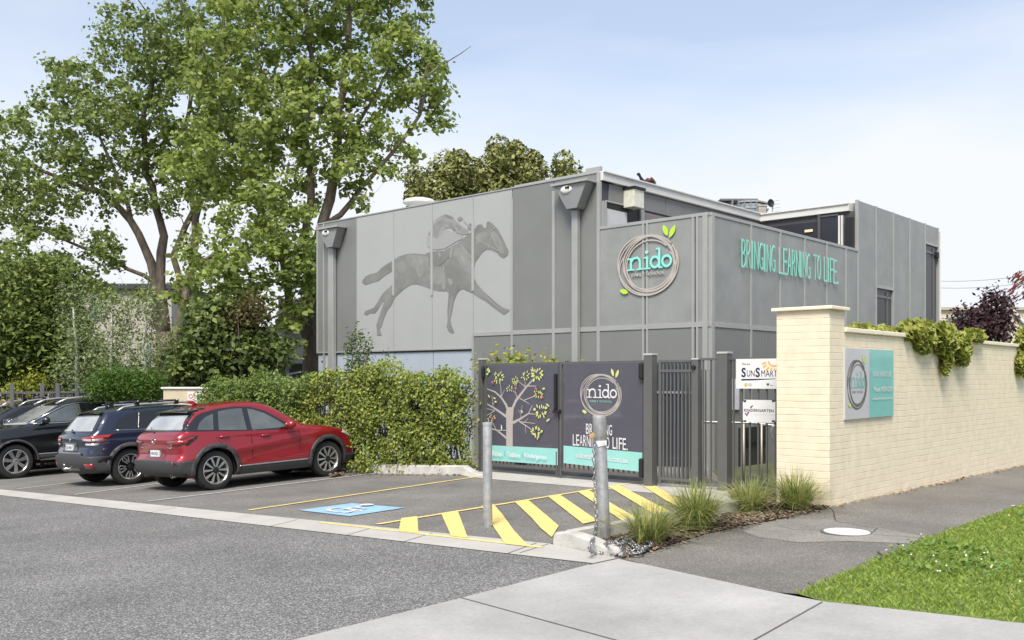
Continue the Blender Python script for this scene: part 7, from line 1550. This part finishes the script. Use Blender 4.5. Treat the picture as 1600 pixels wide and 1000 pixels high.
# black four-wheel drive, nose out
BLK = paint('paint_black', (.008, .008, .010), .3)
blk_sil = [(-2.20, .40), (-2.32, .55), (-2.34, .75), (-2.32, 1.0), (-2.30, 1.12), (-2.18, 1.35), (-2.05, 1.58), (-1.9, 1.66), (-1.3, 1.71), (-.6, 1.74), (-.1, 1.725), (.22, 1.66), (.62, 1.45), (1.02, 1.24), (1.22, 1.17), (1.75, 1.12), (2.15, 1.04), (2.33, .92), (2.39, .72), (2.40, .50), (2.30, .34)]
def blk_extra(t, Y, bvh):
    for s_ in (-1, 1):
        y = s_ * .66; m = MB(); m.tube([(-1.85, y, 1.66), (-1.65, y, 1.745), (-1.0, y, 1.79), (-.2, y, 1.79), (.15, y, 1.76), (.40, y, 1.66)], [.02, .026, .026, .026, .026, .02], 8); m.build('roof_rail', SILV_R, t, 'all')
        m = MB(); m.tube([(-.95, s_ * .93, .40), (.90, s_ * .93, .40)], .038, 10); m.build('side_step', SILV_R, t, True)
wtr = [(1.06, 1.225), (.62, 1.43), (.24, 1.60), (-.03, 1.65), (-.6, 1.66), (-1.3, 1.64), (-1.85, 1.58), (-2.05, 1.30), (-1.9, 1.26), (-.6, 1.24), (.4, 1.215)]
kd = [('window_trim', CHROME, seam(wtr[:7], .02), 'side', dict(off=.010, thick=.004, step=.3)), ('window_trim', CHROME, seam([(1.06, 1.215), (.4, 1.205), (-.6, 1.225), (-1.9, 1.25)], .02), 'side', dict(off=.010, thick=.004, step=.3)),
      ('window_surround', TRIMB, wtr, 'side', dict(off=.003, thick=0)), ('side_window', CGLASS, [(.95, 1.24), (.60, 1.41), (.23, 1.575), (.0, 1.625), (-.10, 1.63), (-.12, 1.24), (.4, 1.235)], 'side', dict(off=.007, thick=0)), ('side_window', CGLASSB, [(-.24, 1.245), (-.22, 1.635), (-.9, 1.63), (-1.0, 1.26)], 'side', dict(off=.007, thick=0)), ('side_window', CGLASSB, [(-1.1, 1.265), (-1.02, 1.625), (-1.75, 1.57), (-1.9, 1.29)], 'side', dict(off=.007, thick=0)),
      ('windscreen', RGLASS, [(-.72, 1.20), (-.60, 1.61), (.60, 1.61), (.72, 1.20)], 'front', dict(off=.005, thick=.002)), ('body_seam', SEAM, seam([(1.0, .5), (1.02, .9), (1.06, 1.2)]), 'side', SK), ('body_seam', SEAM, seam([(-.16, .5), (-.17, .9), (-.16, 1.22)]), 'side', SK),
      ('side_strip', SILV_R, [(-1.0, .50), (-1.0, .52), (1.0, .53), (1.0, .51)], 'side', dict(off=.012, thick=.004)), ('grille', CHROME, [(-.5, .66), (-.55, .95), (.55, .95), (.5, .66)], 'front', dict(off=.006)), ('head_lamp', LAMPW, [(-.90, .84), (-.58, .80), (-.60, .96), (-.90, 1.0)], 'front', dict(off=.006)), ('head_lamp', LAMPW, mirr([(-.90, .84), (-.58, .80), (-.60, .96), (-.90, 1.0)]), 'front', dict(off=.006)),
      ('tail_lamp', LAMPR, [(-.9, .95), (-.9, 1.15), (-.6, 1.12), (-.62, .98)], 'rear', dict(off=.006)), ('tail_lamp', LAMPR, mirr([(-.9, .95), (-.9, 1.15), (-.6, 1.12), (-.62, .98)]), 'rear', dict(off=.006)), ('rear_window', CGLASSB, [(-.7, 1.2), (-.58, 1.56), (.58, 1.56), (.7, 1.2)], 'rear', dict(off=.006)), ('number_plate', PLATE, [(-.18, .50), (-.18, .61), (.18, .61), (.18, .50)], 'front', dict(off=.012, thick=.004, step=.5))]
blk_spec = dict(sil=blk_sil, xf=1.43, xr=-1.43, Ra=.445, wr=.385, w=1.94, sill=.42, belt=1.20, bs=.0, tum=.42, shoulder=.03, crease=(.98, -.03, .05, .022), rim='seven', paint=BLK, sillh=.10, cw=.05, decals=kd, mirror=(.80, 1.23), mirrorm=BLK, handles=[(.10, 1.08), (-.92, 1.09)], handlem=BLK, extra=blk_extra, pf=.15, tw=.24, hubm=ALLOY, fillet=.13)
blk = car('parked_car', 'large black four-wheel drive with silver roof rails, parked nose towards the road', dict(blk_spec, group='cars parked in the marked bays'))
axle(blk, blk_spec, (24, 747.5), -fd, 1, 1.01, 'xf')
# two more beyond it, cut by the frame
def dup(rt, label, mt=None):
    r = rt.copy(); COL.objects.link(r); r['label'] = label
    for ch in list(rt.children):
        c = ch.copy(); COL.objects.link(c); c.parent = r
        if mt and c.name.split('.')[0] in ('body', 'mirror') and c.data: c.data = c.data.copy(); c.data.materials[0] = mt
        for g in list(ch.children):
            d = g.copy(); COL.objects.link(d); d.parent = c
    return r
bpy.context.view_layer.update()
c4 = dup(blue, 'dark car whose pale windscreen shows at the left edge beside the black four-wheel drive', paint('paint_charcoal', (.02, .022, .025), .4))
o4 = blk.location + (Vector((-UB.y, UB.x, 0)) * 2.45) + fd * .1
place(c4, o4, -fd, 1.10)
c5 = dup(red, 'red car just showing at the left edge beyond the dark cars')
place(c5, o4 + Vector((-UB.y, UB.x, 0)) * 2.7 + fd * .6, -fd, .97)
